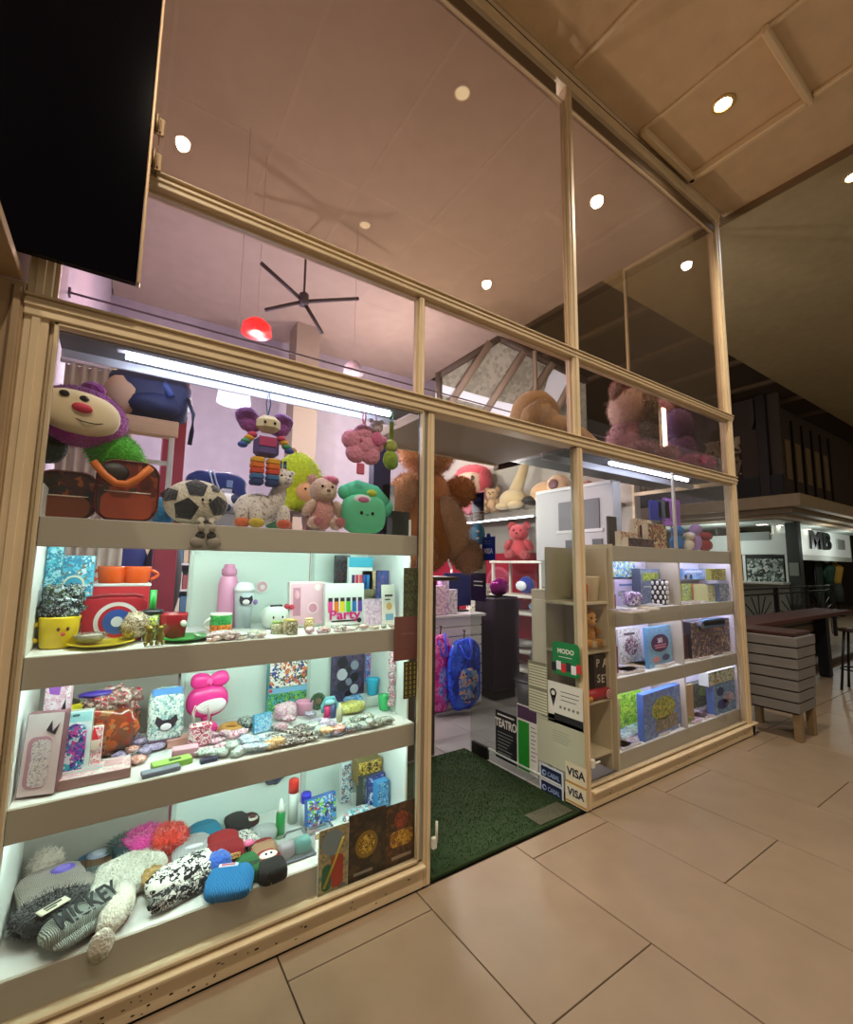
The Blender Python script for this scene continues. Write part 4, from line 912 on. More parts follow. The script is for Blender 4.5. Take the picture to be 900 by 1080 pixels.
pkg('marker_set', 'white and cyan marker pack standing above the six-marker box', 'marker set', (367, 588, 393, 652), Z2, '#e4e9e6', '#cfe0e2', .02, .40, 0, 0, mark2)
pkg('sticker_book', 'dark speckled sticker book against the back panel beside the cyan marker pack', 'sticker book', (353, 586, 369, 640), Z2, art(18, ['#1c2028', '#2a2f3a', '#4a4a58', '#1a1a20', '#6a4a4a'], 70), '#20242c', .015, .5)
pkg('paper_pack', 'beige patterned paper pack behind the lilac card', 'paper pack', (391, 602, 411, 650), Z2, art(19, ['#d9bf98', '#e0c8a4', '#b99a70', '#d2b48a'], 60), '#cdb48e', .015, .40)
pkg('paper_pack', 'small olive cardboard pack showing beside the six-marker box', 'paper pack', (383, 622, 394, 652), Z2, '#8a8468', '#7d775c', .012, .36)
pkg('greeting_card', 'small lilac card with round face leaning at the post end', 'card', (385, 632, 406, 660), Z2, art(20, ['#d4bcd4', '#dcc8dc', '#c2a2c4', '#e4d8e2'], 45), '#e0d4e0', .008, .2, .1, .12)
def tall(mb, w, h): mb.box((0, -.001, h * .72), (w * .6, .0008, h * .05), INK); mb.box((-w * .1, -.001, h * .62), (w * .4, .0008, h * .03), INK); mb.prism(circ(w * .22, 16, 0, h * .45), -.0018, -.0005, mat('#c9a86a', .4)); mb.box((0, -.001, h * .18), (w * .6, .0008, h * .16), mat('#7ab0d2', .4))
pkg('blister_card', 'tall white rounded card with black lettering and blue panel', 'card', (404, 617, 419, 664), Z2, '#e6e8dc', '#dcded2', .008, .2, .15, .1, tall)
pkg('notebook', 'navy notebook with floral lower half at the post end', 'notebook', (410, 602, 424, 660), Z2, art(22, ['#2c3c7c', '#34468a', '#2c3c7c', '#6a4a7c', '#22305e'], 40), '#22305e', .015, .3, .2)
q = PY(404, 612, .5); solo('ruler', MB().box((0, 0, .09), (.06, .003, .18), glass('#eef4f2', .1, .3)).box((-.025, -.002, .09), (.004, .001, .17), mat('#9aa4a2')), 'clear flat ruler set standing against the side panel', 'ruler', (min(q.x, 1.18), .53, Z2 + .001))
# sheets hung on the inside of the glass by the door post
def hang(label, px, m, side, extra=None, name='sticker_sheet'):
    x, z, w_, h_ = box2d(*px, .035)
    mb = MB().box((0, 0, 0), (w_, .004, h_), m, .001); 
    if extra: extra(mb, w_, h_)
    return solo(name, mb, label, 'sticker sheet', (x, .037, z + h_ / 2))
hang('olive speckled sticker sheet hung on the post end of the glass', (426, 599, 446, 650), art(23, ['#4a5230', '#5c663c', '#394026', '#6a7448', '#4a4434'], 60), '#444')
def redl(mb, w, h): mb.prism(rrect(w * .7, h * .5, .01, 0, .0), -.003, -.001, mat('#7a4640', .5)); mb.box((0, -.0035, h * .1), (w * .5, .001, h * .04), mat('#8f5a52'))
hang('dull red-brown card hung below the olive sticker sheet', (416, 650, 443, 696), mat('#7f4a44', .5, kind='plaster'), '#633', redl)
def bars(mb, w, h):
    for i in range(4): mb.box((-w * .36 + i * w * .24, -.0025, 0), (w * .08, .001, h * .9), mat('#a89a4a', .4))
    for i in range(7): mb.box((0, -.0032, -h * .4 + i * h * .13), (w * .92, .001, h * .03), mat('#2a2a1a', .4))
hang('black and yellow gridded sheet, lowest of the sheets hung by the post', (426, 697, 444, 736), mat('#4a461e', .4), '#222', bars)
# little packets along the front of the shelf
rr = random.Random(77)
PAL2 = ['#d9b4bc', '#e6dcd2', '#9fc2c4', '#c97a86', '#d8d0a8', '#7a7a80', '#e2e6e2', '#b4cfa8', '#c9a2c4', '#5a7a8a']
SPOT2 = [(226, 679), (236, 681), (247, 679), (258, 677), (266, 672), (272, 677), (276, 668), (281, 676), (287, 679), (268, 683), (252, 683), (338, 673), (347, 670), (356, 671), (363, 667), (371, 671), (380, 668), (389, 666), (397, 664), (405, 663), (413, 662), (342, 664), (352, 663), (332, 671), (420, 662), (375, 664), (360, 674), (385, 672)]
for i, (px, py) in enumerate(SPOT2):
    q = PZ(px, py, Z2); c = PAL2[rr.randrange(len(PAL2))]; mb = MB(); r_ = rr.uniform(.012, .02)
    if i % 3: mb.ell((0, 0, r_ * .7), (r_ * rr.uniform(.9, 1.5), r_, r_ * .7), art(100 + i % 7, [c, PAL2[i % 10], '#e8e6e2', c], 110, .25), .25, 10, i)
    else: mb.box((0, 0, .006), (r_ * 2.4, r_ * 1.8, .012), art(100 + i % 7, [c, '#eceae6', PAL2[(i + 3) % 10]], 90, .25), .002)
    nm = 'trinket_packet'
    solo(nm, mb, 'tiny pastel trinket packet among those along the second shelf edge', 'trinket', (q.x, max(.085, q.y), Z2 + .001), rr.uniform(-.6, .6), 'trinket packets on the second shelf')
q = PY(238, 662, .1); solo('clear_bag_of_trinkets', MB().ell((0, 0, .018), (.06, .025, .018), art(33, ['#c9b8b4', '#b4a4a8', '#dcd2cc', '#9a8a8e'], 80, .2), .25, 12, 2), 'crumpled clear bag of grey-pink trinkets in front of the white plate', 'bag', (PZ(244, 682, Z2).x, .1, Z2 + .001))
# ------------------------------------------------------------------ third shelf of the near cabinet
Z3 = ZS[2]
PINKP = ['#e3bfd0', '#ead2dc', '#c992ac', '#f0e4e6', '#d8a6bc', '#e8cdd8']
def frame1(mb, w, h):
    mb.prism(rrect(w * .62, h * .62, .02, -.006, h * .40), -.004, -.001, mat('#b98a9c', .4)); mb.prism(rrect(w * .5, h * .56, .015, 0, h * .39), -.006, -.003, art(25, ['#e9e4e8', '#e9e4e8', '#a8a2b0', '#ded6dc'], 90))
    mb.prism([(w * .05, h * .78), (w * .18, h * .9), (w * .22, h * .76), (w * .4, h * .86), (w * .3, h * .72)], -.003, -.001, mat('#2a2230', .4))
pkg('toy_box', 'tall pale pink boxed set leaning forward in the near corner of the third shelf', 'box', (19, 757, 62, 843), Z3, '#e8dce2', '#6a3f46', .05, .105, -.25, .12, frame1)
def tallp(mb, w, h):
    mb.box((0, -.001, h * .2), (w * .98, .001, h * .38), mat('#4a2450', .4)); mb.prism([(-w * .4, h * .95), (w * .1, h * .98), (w * .05, h * .82), (-w * .3, h * .84)], -.002, -.001, mat('#8a4aa4', .4)); mb.prism([(w * .1, h * .6), (w * .3, h * .78), (w * .36, h * .55)], -.002, -.001, mat('#2a2030', .4))
pkg('pencil_case_card', 'tall pink and plum card with dark motifs behind the white blister pack', 'card', (42, 718, 72, 812), Z3, art(26, PINKP, 40), '#c9a2b4', .02, .3, -.15, .05, tallp)
def blister(mb, w, h):
    mb.prism(rrect(w * .62, h * .74, .03, .004, h * .44), -.016, -.001, art(27, ['#2f7ab4', '#6a3fa0', '#c94a9c', '#2a2f6a', '#3fa0b4', '#d9dfe6'], 34, .15)); mb.box((0, -.001, h * .9), (w * .9, .001, h * .14), mat('#9fd2d6', .4)); mb.box((0, -.003, h * .93), (w * .2, .002, h * .03), mat('#3a5a60'))
pkg('blister_pack', 'white and aqua blister pack with a blue and violet toy', 'blister pack', (58, 752, 96, 812), Z3, '#dfe4e2', '#9aa29c', .02, .2, -.1, .08, blister)
def gnome(mb, w, h):
    mb.prism([(-w * .3, h * .72), (w * .3, h * .72), (0, h * 1.0)], -.006, -.001, mat('#c9242e', .4)); mb.prism(rrect(w * .7, h * .2, .01, 0, h * .62), -.008, -.001, mat('#e9d6c0', .4))
pkg('blister_pack', 'small red and white blister card beside the aqua blister pack', 'blister pack', (88, 768, 107, 812), Z3, art(28, ['#e9dada', '#d9485a', '#efe6e4', '#e4b8bc'], 60), '#e6dcdc', .012, .21, -.1, .06, gnome)
q = PY(77, 735, .4)
bottle('toy_bottle', 'yellow pear-shaped toy with a dark notch, behind the blister pack', 'toy', q.x, .42, Z3, [(0, 0), (.04, .01), (.055, .08), (.05, .14), (.03, .2), (0, .21)], mat('#dccf1e', .4), [(.028, .195), (.02, .215), (0, .22)], mat('#3a3a18', .5))
solo('block', MB().box((0, 0, .02), (.1, .08, .04), mat('#4a463c', .6), .004), 'small dark block under the cellophane bag', 'box', (PY(100, 760, .45).x, .5, Z3 + .001))
q = PZ(115, 777, Z3)
t = thing('cellophane_bag', 'clear cellophane gift bag of red, orange and brown sweets tied at the top', 'gift bag', (PY(114, 750, .36).x, .38, Z3 + .001))
MB().ell((0, 0, .085), (.11, .06, .09), art(34, ['#7c3a24', '#8a2a20', '#b4552a', '#5a2a1c', '#9a6a44', '#6a4030'], 18, .12), .15, 9, 3, None, .7, (30, 20)).obj('sweets', t)
MB().ell((.02, 0, .19), (.09, .045, .05), art(35, ['#8a6a62', '#b49a94', '#6a4a44', '#a81e3a', '#c9b4ac', '#7a5a54'], 26, .1), .5, 10, 5, None, 1, (30, 20)).obj('neck', t)
MB().ell((-.02, 0, .225), (.08, .025, .014), mat('#3f2a8a', .3), .2, 10).obj('ribbon', t)
def flatbox(mb, w, d, t_):
    for i in range(5): mb.box((-w * .1 + i * w * .03, -d * .2 + i * d * .1, t_ + .002), (w * .5, d * .04, .003), mat(('#d9a8ac', '#9fc2c0')[i % 2], .3), .001)
    mb.prism(circ(w * .1, 16), 0, .001, mat('#d9909c')) if False else None
    mb.box((w * .3, d * .1, t_ + .002), (w * .2, d * .4, .003), mat('#d9b0b4', .3), .001)
flat('craft_box', 'wide flat pink craft box lying at the front of the third shelf', 'box', 90, 822, Z3, .26, .13, .032, art(36, ['#e2c4c8', '#dcd2cc', '#c9d4cc', '#e8dcd8', '#d4a8b0'], 24), -.02, None, flatbox, '#8f6a64')
q = PY(177, 755, .3)
t = thing('gift_pouch', 'clear blue-topped pouch of white cords with a black cat motif', 'pouch', (q.x, .36, Z3 + .001), (RAD(-6), 0, 0))
x, z, w_, h_ = box2d(159, 727, 197, 782, .36, Z3)
MB().ell((0, .0, h_ * .5), (w_ * .5, .025, h_ * .5), art(37, ['#cdd9d4', '#9fc4c4', '#dfe6e0', '#7a9a9c', '#e6ece8'], 36, .15), .06, 9, 2, None, .45, (26, 20)).obj('bag', t)
MB().box((0, -.012, h_ * .92), (w_ * .86, .022, h_ * .14), mat('#5a8fd0', .3), .006).obj('header', t); MB().box((0, -.012, h_ * .07), (w_ * .9, .03, h_ * .13), mat('#5a3f58', .4), .006).obj('base', t)
MB().prism([(-.04, h_ * .42), (-.034, h_ * .53), (-.012, h_ * .45), (.014, h_ * .45), (.036, h_ * .53), (.042, h_ * .42), (.02, h_ * .3), (-.02, h_ * .3)], -.031, -.026, mat('#2c2432', .4)).ell((0, -.031, h_ * .33), (.02, .004, .014), mat('#e9e4ea', .4)).obj('motif', t)
# pink cut-out cushion
x, z, w_, h_ = box2d(197, 711, 242, 785, .4, Z3)
t = thing('shaped_tin', 'hot-pink glossy hooded tin with bow lobes and a plain white oval front', 'tin', (x, .44, Z3 + .001))
HP = mat('#e0358c', .25); 
MB().box((0, 0, .018), (.09, .07, .036), HP, .01).cyl((0, 0, .03), (0, 0, .1), .022, HP).obj('stand', t)
MB().ell((0, 0, h_ * .52), (w_ * .5, .04, h_ * .27), HP, 0, 1, 0, None, .85, (30, 20)).obj('body', t)
for sx in (-1, 1): MB().ell((sx * w_ * .22 + .006, -.0, h_ * .86), (w_ * .24, .028, h_ * .13), HP, 0, 1, 0, Euler((0, RAD(-12 * sx - 8), 0)).to_matrix(), .8).obj('lobe', t)
MB().ell((.0, -.012, h_ * .84), (w_ * .09, .026, h_ * .07), mat('#f05aa4', .25)).obj('knot', t)
MB().ell((.012, -.031, h_ * .46), (w_ * .36, .014, h_ * .14), mat('#efe8ea', .3)).obj('front_panel', t)
q = PY(210, 790, .27)
t = thing('mini_bag', 'small pink and white print bag with two tall handles', 'bag', (PY(211, 780, .28).x, .29, Z3 + .001))
MB().box((0, 0, .045), (.085, .04, .09), art(38, ['#c9486a', '#eadcdc', '#a8324c', '#e8b4c0', '#f0e8e6'], 50, .4), .008).obj('body', t)
for y_ in (-.016, .016): MB().tube([(-.028, y_, .088), (-.03, y_, .13), (-.022, y_, .155), (.0, y_, .14), (.022, y_, .155), (.03, y_, .13), (.028, y_, .088)], .003, mat('#e6d8d6', .4), 6).obj('handle', t)
flat('eraser_box', 'lime green flat box lying at an angle near the third shelf edge', 'box', 181, 808, Z3, .13, .05, .02, mat('#a9d86a', .35), .12, None, lambda mb, w, d, t_: mb.box((.01, 0, t_ + .001), (.04, .02, .001), mat('#3a5a2a')), '#7fae44', )
flat('pencil_tin', 'slim grey-blue tin lying under the lime green box', 'tin', 170, 817, Z3, .12, .04, .014, mat('#8a93a4', .35), .1, None, None, '#6a7284')
flat('sharpener_box', 'small pink block behind the lime green box', 'box', 195, 798, Z3, .09, .05, .034, mat('#e0b4c4', .35), -.1, None, None, '#d09ab0')
flat('soap_box', 'salmon pink low box in front of the clear blue-topped pouch', 'box', 188, 786, Z3, .09, .05, .03, mat('#dba89c', .4), .1, None, None, '#c99488')
flat('pencil_tin', 'short navy stick near the shelf edge right of the lime green box', 'pen', 220, 804, Z3, .06, .02, .014, mat('#23284a', .35), .1, None, None, '#23284a')
# game boxes against the back
def game(mb, w, h):
    mb.box((0, -.001, h * .74), (w * .96, .001, h * .48), art(41, ['#eae8e0', '#eae8e0', '#2a3a8a', '#eceae4', '#3a4a3a', '#c9683a'], 30)); mb.box((0, -.002, h * .44), (w * .98, .001, h * .1), mat('#7ab0d4', .4)); mb.box((-w * .44, -.003, h * .45), (w * .08, .001, h * .06), mat('#c23a3a'))
pkg('board_game_box', 'tall toy box, white picture above and green landscape below, against the back panel', 'toy box', (283, 697, 324, 757), Z3, art(42, ['#3f8a4a', '#6aae4a', '#2f6a5a', '#4a9ab4', '#2a5a3a', '#8fae4a'], 34), '#4a8a94', .04, .52, 0, 0, game)
def dpost(mb, w, h):
    for i in range(9): mb.prism(circ(w * (.1 + .03 * (i % 3)), 14, w * .22 * math.sin(i * 2.1), h * (.15 + .085 * i)), -.003, -.001, mat(('#1a1c22', '#c9ccd2', '#2a2c34', '#8a8fa0')[i % 4], .4))
pkg('poster_board', 'dark purple display card with black and white shapes against the back panel', 'display card', (350, 690, 384, 748), Z3, art(43, ['#3a3350', '#2f2a44', '#4a4668', '#57405a', '#33304a'], 22), '#3a3450', .02, .54, 0, 0, dpost)
for i, (px, c, l) in enumerate((((388, 690, 401, 722), ['#3f6ab4', '#8aa6d8', '#c95a7a', '#2f4a8a'], 'blue and pink hanging pack near the side panel'), ((401, 690, 414, 720), ['#d9b4a8', '#e6d2c8', '#a8485a', '#efe6e0'], 'cream and rose hanging pack near the side panel'))):
    x, z, w_, h_ = box2d(*px, .5); t = thing('hanging_pack', l, 'hanging pack', (x, .53, z))
    MB().box((0, 0, h_ / 2), (w_, .012, h_), art(44 + i, c, 45, .2), .003).obj('pack', t); MB().tube([(0, 0, h_), (0, .02, h_ + .02), (0, .045, h_ + .02)], .003, CHROME, 6).obj('hook', t)
# chain of small pink packs hanging by the post
g = thing('hanging_strip', 'long hanging strip of small pink packs by the door post on the third shelf', 'hanging strip', (PY(419, 730, .2).x, .24, Z3))
for i in range(9): MB().box((.006 * (i % 2), 0, .05 + i * .034), (.034, .014, .03), art(50 + i % 4, ['#c97a8a', '#e2ccd0', '#8a4a58', '#efe2e2', '#b49aa4'], 70, .2), .003).obj('pack', g)
MB().box((0, .008, .185), (.006, .002, .31), mat('#d9d2d2')).obj('strip', g)
# bags, cups and jars in the far half
def lowthing(name, label, cat, px, Y, m, nz=.2, p_=.7, ry=.04):
    x, z, w_, h_ = box2d(*px, Y, Z3); return solo(name, MB().ell((0, 0, h_ / 2), (w_ / 2, ry, h_ / 2), m, nz, 9, px[0], None, p_, (24, 16)), label, cat, (x, Y + ry, Z3 + .001))
lowthing('gift_pouch', 'yellow mesh pouch in the far half of the third shelf', 'pouch', (360, 743, 388, 768), .3, art(45, ['#c9c45a', '#d8d27a', '#a8a43e', '#e0dca0'], 60, .3))
lowthing('gift_pouch', 'rounded clear blue pouch behind the yellow mesh pouch', 'pouch', (376, 734, 406, 760), .42, art(46, ['#5a93cc', '#7ab0dc', '#3f78b4', '#a8cae4'], 40, .2))
lowthing('gift_pouch', 'pink plastic pouch heaped beside the toy box', 'pouch', (292, 745, 316, 770), .36, art(47, ['#e0b4c4', '#eed8de', '#d090a8', '#e8ccd4'], 50, .2))
q = PY(321, 747, .46); mug('pink drum-shaped pot at the foot of the toy box', 'pot', q.x, .46, Z3, .045, .06, '#dd9ab4', 1, '#c98aa4', None, 'pink_pot', .9, None, 0, False)
q = PY(336, 747, .46); solo('wreath', MB().tube([(.03 * math.cos(i * .5236), 0, .045 + .03 * math.sin(i * .5236)) for i in range(12)], .014, F('#24502e'), 8, True).ell((0, .0, .045), (.02, .008, .02), mat('#6a5a44', .7), .2), 'dark green ring-shaped wreath beside the pink pot', 'wreath', (q.x, .47, Z3 + .001))
x, z, w_, h_ = box2d(341, 736, 359, 768, .3, Z3)
t = thing('toy_bottle', 'aqua capsule toy with a pink and navy body', 'toy', (x, .33, Z3 + .001))
MB().cyl((-.012, 0, 0), (-.012, 0, h_ * .55), .016, mat('#c9286a', .4)).obj('bottle', t); MB().cyl((.016, 0, 0), (.016, 0, h_ * .6), .017, mat('#3a4a7a', .4)).obj('bottle', t)
MB().tube([(-.034, 0, .03), (-.038, 0, h_ * .6), (-.02, 0, h_ * .92), (.02, 0, h_ * .92), (.038, 0, h_ * .6), (.034, 0, .03)], .008, mat('#7ac6d2', .3), 8).ell((0, 0, h_ * .72), (.028, .02, h_ * .14), mat('#a8dfe6', .2)).obj('cap', t)
q = PZ(363, 762, Z3); solo('correction_bottle', MB().lathe([(0, 0), (.014, 0), (.014, .06), (.007, .068), (.007, .085), (0, .087)], mat('#d8d4b0', .4), 18), 'small cream glue bottle beside the aqua capsule toy', 'bottle', (PY(359, 755, .24).x, .25, Z3 + .001))
q = PY(411, 740, .4); mug('turquoise beaker at the post end of the third shelf', 'beaker', q.x, .42, Z3 + .05, .035, .085, '#25a0c4', 1, '#1a7a98', None, 'beaker', .8, None, 0, False)
solo('storage_box', MB().box((0, 0, .0245), (.09, .09, .049), mat('#cfd6d2', .5), .003), 'small white box under the turquoise beaker', 'box', (q.x, .42, Z3 + .001))
q = PY(409, 755, .3); mug('green beaker in front of the turquoise beaker', 'beaker', q.x, .3, Z3, .03, .075, '#35b46a', 1, '#258a4e', None, 'beaker', .8, None, 0, False)
q = PZ(252, 768, Z3); solo('donut_toy', MB().lathe([(.018, .02), (.024, .006), (.04, .002), (.055, .012), (.055, .024), (.042, .034), (.026, .03), (.018, .02)], mat('#c9924a', .6), 28), 'tan ring-shaped squishy toy beside the hot-pink tin', 'toy', (PY(245, 765, .36).x, .38, Z3 + .001))
pkg('blue_notebook', 'aqua boxed notebook standing among the pouches', 'notebook', (268, 754, 288, 778), Z3, art(48, ['#5ab4d8', '#8acfe6', '#7a8ad0', '#b4d9ea'], 45), '#4aa0c8', .02, .3, .2, .1)
lowthing('gift_pouch', 'dark striped pouch between the tan ring toy and the aqua notebook', 'pouch', (253, 760, 270, 775), .34, art(49, ['#3a4444', '#8a9690', '#c4c9c2', '#2a3030'], 60, .3))
# heap of small packs (each its own) across the third shelf
rr = random.Random(12)
HEAP = [('pastel lilac', ['#b8a4d0', '#cfc2e0', '#9a86b8', '#e0d8ea'], [(118, 792), (134, 786), (147, 790), (126, 800), (152, 797), (108, 790), (140, 780), (162, 792)]),
        ('pale blue', ['#a8c4d8', '#cfdfe8', '#8aa8c4', '#e6edf0'], [(128, 778), (116, 780), (262, 790), (271, 786), (278, 793), (266, 797), (258, 784), (284, 787)]),
        ('coral and white', ['#d98a7a', '#ecdcd6', '#c96a5e', '#e8c4b8'], [(133, 808), (146, 806), (139, 798), (127, 812), (375, 778), (367, 782)]),
        ('rose pink', ['#e0a0b4', '#efd4dc', '#c97a96', '#f2e6ea'], [(228, 784), (238, 778), (246, 784), (233, 791), (222, 780), (254, 779), (212, 796), (297, 771), (304, 764)]),
        ('white and mint', ['#dfe6e0', '#b4d2c8', '#eceeea', '#9ab8ae'], [(226, 797), (236, 798), (244, 795), (252, 797), (218, 799), (330, 770), (338, 774), (385, 770), (395, 772)]),
        ('black and white zebra', ['#1c1c1e', '#e2ded8', '#1c1c1e', '#cfcac2', '#3a3430'], [(289, 778), (297, 784), (307, 777), (314, 784), (303, 789), (322, 780), (293, 771), (331, 784), (318, 773), (326, 789), (310, 793)]),
        ('amber', ['#d9b06a', '#ecd8ac', '#c4924a', '#efe4c8'], [(288, 797), (296, 795), (345, 778), (352, 774)]),
        ('grey and green', ['#8a9690', '#c2ccc4', '#6a8a6a', '#dfe2dc', '#4a5a52'], [(366, 768), (377, 764), (388, 763), (398, 766), (408, 764), (372, 773), (400, 774), (414, 771)]),
        ('lilac and white', ['#c2b4d4', '#e6dfee', '#a894c0', '#efeaf2'], [(334, 764), (343, 768), (327, 758), (350, 766), (357, 781)]),
        ('steel blue', ['#5a7a9c', '#8aa4c0', '#46648a', '#b4c6d6'], [(374, 786), (366, 790), (383, 781)])]
for gi, (nm, pal, pts) in enumerate(HEAP):
    for i, (px, py) in enumerate(pts):
        q = PZ(px, py, Z3); yy = min(max(q.y, .09), .5); lay = (i % 3) * .007; w_ = rr.uniform(.045, .075); d = rr.uniform(.035, .055); t_ = rr.uniform(.014, .026); mb = MB()
        m = art(60 + gi, pal, 75, .2)
        if gi in (5, 9): mb.box((0, 0, t_ * .5), (w_ * 1.05, d, t_ * .55), m, .003)
        elif i % 2: mb.ell((0, 0, t_ * .6), (w_ / 2, d / 2, t_ * .6), m, .3, 9, i, None, .6)
        else: mb.ell((0, 0, t_ * .6), (w_ / 2, d / 2, t_ * .6), m, .5, 14, i * 3, None, .9)
        solo('small_packet', mb, 'little %s packet in the heap along the third shelf' % nm, 'packet', (q.x, yy, Z3 + .002 + lay), rr.uniform(-1, 1), nm + ' packets on the third shelf')
# ------------------------------------------------------------------ bottom shelf: knitted hats
Z4 = ZS[3]
def badge(c, r_, pos, c2=None):
    def f(t, w, L, h):
        g = MB().ell(pos, (r_, r_ * .8, .008), mat(c, .4))
        if c2: g.ell((pos[0], pos[1], pos[2] + .006), (r_ * .6, r_ * .5, .006), mat(c2, .4))
        g.obj('badge', t)
    return f
CRM = K('#cfc5ba')
hat('cream ribbed bobble hat with a round violet badge in the near corner', 40, 935, Z4, .2, .2, .07, CRM, CRM, F('#cdbcae'), .25, .052, extra=badge('#5a4aa8', .04, (.03, .02, .066), '#7a6ac4'))
pa, pb = PZ(6, 1022, Z4 + .03), PZ(97, 964, Z4 + .03); mid = (pa + pb) / 2; ln = (pb - pa).length * .92; an = math.atan2(pb.y - pa.y, pb.x - pa.x)
t = thing('knit_hat', 'black furry hat with a grey cuff lettered MICKEY at the front of the bottom shelf', 'hat', (mid.x, mid.y + .02, Z4 + .001), (0, 0, an))
BK = F('#0a0d11'); g = MB().ell((-.02, .12, .036), (ln * .5, .095, .036), BK, .1, 26, 3, None, .85, (34, 20)); g.fluff((-.02, .12, .036), (ln * .5, .095, .036), mat('#07090c', .9), 3500, .015, 2); g.obj('crown', t)
CUF = K('#a9b3ab'); MB().ell((0, -.005, .036), (ln * .52, .05, .034), CUF, .03, 8, 3, None, .6, (30, 16)).ell((.01, -.045, .018), (ln * .5, .028, .018), CUF, .04, 8, 5, None, .7, (30, 14)).obj('cuff', t)
MB().text('MICKEY', .088, (0, 0, 0), mat('#101418', .7), Matrix.Translation((0.01, -.022, .0725)) @ Matrix.Rotation(RAD(-68), 4, 'X'), .0012, .002, ln / .36).obj('lettering', t)
MB().box((-.05, .06, .08), (.085, .035, .005), mat('#ddd8c2', .6), .002).box((-.05, .065, .0835), (.05, .008, .001), mat('#2a2a28')).box((-.06, .052, .0835), (.03, .006, .001), mat('#2a2a28')).obj('hang_tag', t)
hat('burgundy beanie with thin pale stripes behind the grey cuff', 112, 962, Z4, .15, .17, .05, K('#5e1422'), K('#6a1828'), None, -.15, extra=lambda t, w, L, h: [MB().box((0, -.03 + .04 * k, h * 1.0), (w * .7, .004, .003), mat('#b48a8a', .8)).obj('stripe', t) for k in range(2)])
hat('slate grey knitted cap lying folded behind the burgundy beanie', 92, 935, Z4, .16, .1, .05, K('#6f7a78'), K('#7f8a86'), None, .1)
hat('blue and tan printed cap with a grey picture badge by the gap at the back', 104, 915, Z4, .15, .1, .05, K('#2f6a94'), K('#7a5a40'), None, .05, extra=badge('#8a8fa8', .045, (.0, .0, .05), '#b4b8c8'))
hat('dark teal looped-yarn cap at the back of the bottom shelf', 131, 898, Z4, .1, .09, .06, F('#2f4a46'), K('#23424c'), None, .2, nz=.2)
# cream fur scarf hat with a gold knitted flower
p = PZ(137, 945, Z4)
t = thing('fur_hood', 'cream fluffy hood with a gold knitted flower and a tail hanging over the front edge', 'hood', (p.x, .26, Z4 + .001), (0, 0, RAD(10)))
CF = F('#efecdc')
MB().tube([(-.09, .0, .045), (-.06, .07, .055), (.02, .09, .05), (.09, .05, .045)], [.046, .055, .055, .045], CF, 16).ell((-.09, 0, .045), .046, CF, .05).ell((.09, .05, .045), .045, CF, .05).ell((0, .02, .04), (.08, .06, .04), CF, .05).fluff((0, .05, .05), (.125, .085, .06), CF, 2600, .014, 5).obj('hood', t)
MB().tube([(-.03, -.03, .042), (-.05, -.10, .046), (-.085, -.15, .046), (-.11, -.19, .04)], [.04, .044, .042, .028], CF, 14).ell((-.118, -.2, .012), (.036, .013, .045), CF, .08).ell((-.122, -.203, -.02), (.026, .011, .022), F('#9a9278'), .1).fluff((-.07, -.11, .046), (.05, .07, .042), CF, 900, .012, 4).obj('tail', t)
g = MB(); GD = F('#c49a56')
for i in range(9): a = i * .698; g.ell((.065 + .026 * math.cos(a), -.03 + .022 * math.sin(a), .055 + .012 * math.sin(a)), (.016, .014, .014), GD, .15, 20, i)
g.ell((.065, -.035, .064), .018, GD, .2).obj('flower', t)
hat('magenta long-haired fluffy hat with a small brown puppet face', 152, 905, Z4, .16, .15, .085, F('#d0308f'), None, None, .15, nz=.18, extra=lambda t, w, L, h: MB().ell((.03, -.07, .04), (.03, .012, .028), mat('#8a5a50', .7)).ell((.02, -.082, .047), (.008, .004, .006), mat('#e6dcd2')).ell((.04, -.082, .047), (.008, .004, .006), mat('#e6dcd2')).obj('face', t))
hat('bright red fluffy hat beside the magenta one', 176, 908, Z4, .13, .13, .09, F('#d4301f'), None, None, -.1, nz=.2)
hat('salmon pink cable-knit beanie in front of the red fluffy hat', 178, 925, Z4, .12, .12, .05, K('#cf7f78'), K('#d68c84'), None, .1)
solo('duck_toy', MB().ell((0, 0, .02), (.036, .024, .02), mat('#dcc45a', .6), .1).ell((.02, -.012, .035), (.016, .014, .014), mat('#e2cf6a', .6)).ell((.024, -.026, .034), (.006, .004, .004), EYE_M), 'small yellow duck-shaped toy beside the cow-print hat', 'toy', (PZ(193, 922, Z4).x, .235, Z4 + .002))
COW = art(72, ['#e8e6de', '#e8e6de', '#17171a', '#e4e2da', '#1a1a1c', '#e8e6de'], 38, .95, 1.6)
p = PZ(196, 950, Z4)
t = thing('cow_print_hat', 'black and white cow-print fluffy hat near the front edge', 'hat', (p.x + .01, .19, Z4 + .001), (0, 0, RAD(18)))
MB().ell((0, .02, .042), (.135, .07, .045), COW, .06, 12, 3, None, .75, (32, 20)).obj('crown', t)
MB().ell((-.03, -.045, .03), (.12, .03, .03), art(73, ['#1a1a1c', '#d8d6ce', '#26262a', '#1a1a1c', '#8a8a86'], 45, .95, 1.6), .12, 16, 5, None, .7, (30, 16)).obj('cuff', t)
def whisk(t, w, L, h):
    g = MB().ell((.0, -L * .42, h * .75), (w * .36, .022, h * .36), mat('#e8e8ec', .6)); 
    for k in (-1, 0, 1): g.box((k * .016, -L * .42 - .022, h * .85), (.008, .004, .02), mat('#5a6ab0', .5))
    g.obj('badge', t)
hat('white hat with black trim and blue-lettered bill behind the cow-print hat', 202, 905, Z4, .15, .13, .07, K('#e4e2e2'), K('#dcdade'), None, -.05, extra=whisk)
hat('turquoise beanie at the back beside the white panel', 214, 885, Z4, .13, .1, .06, K('#2790b8'), K('#2f9ac4'), None, .0)
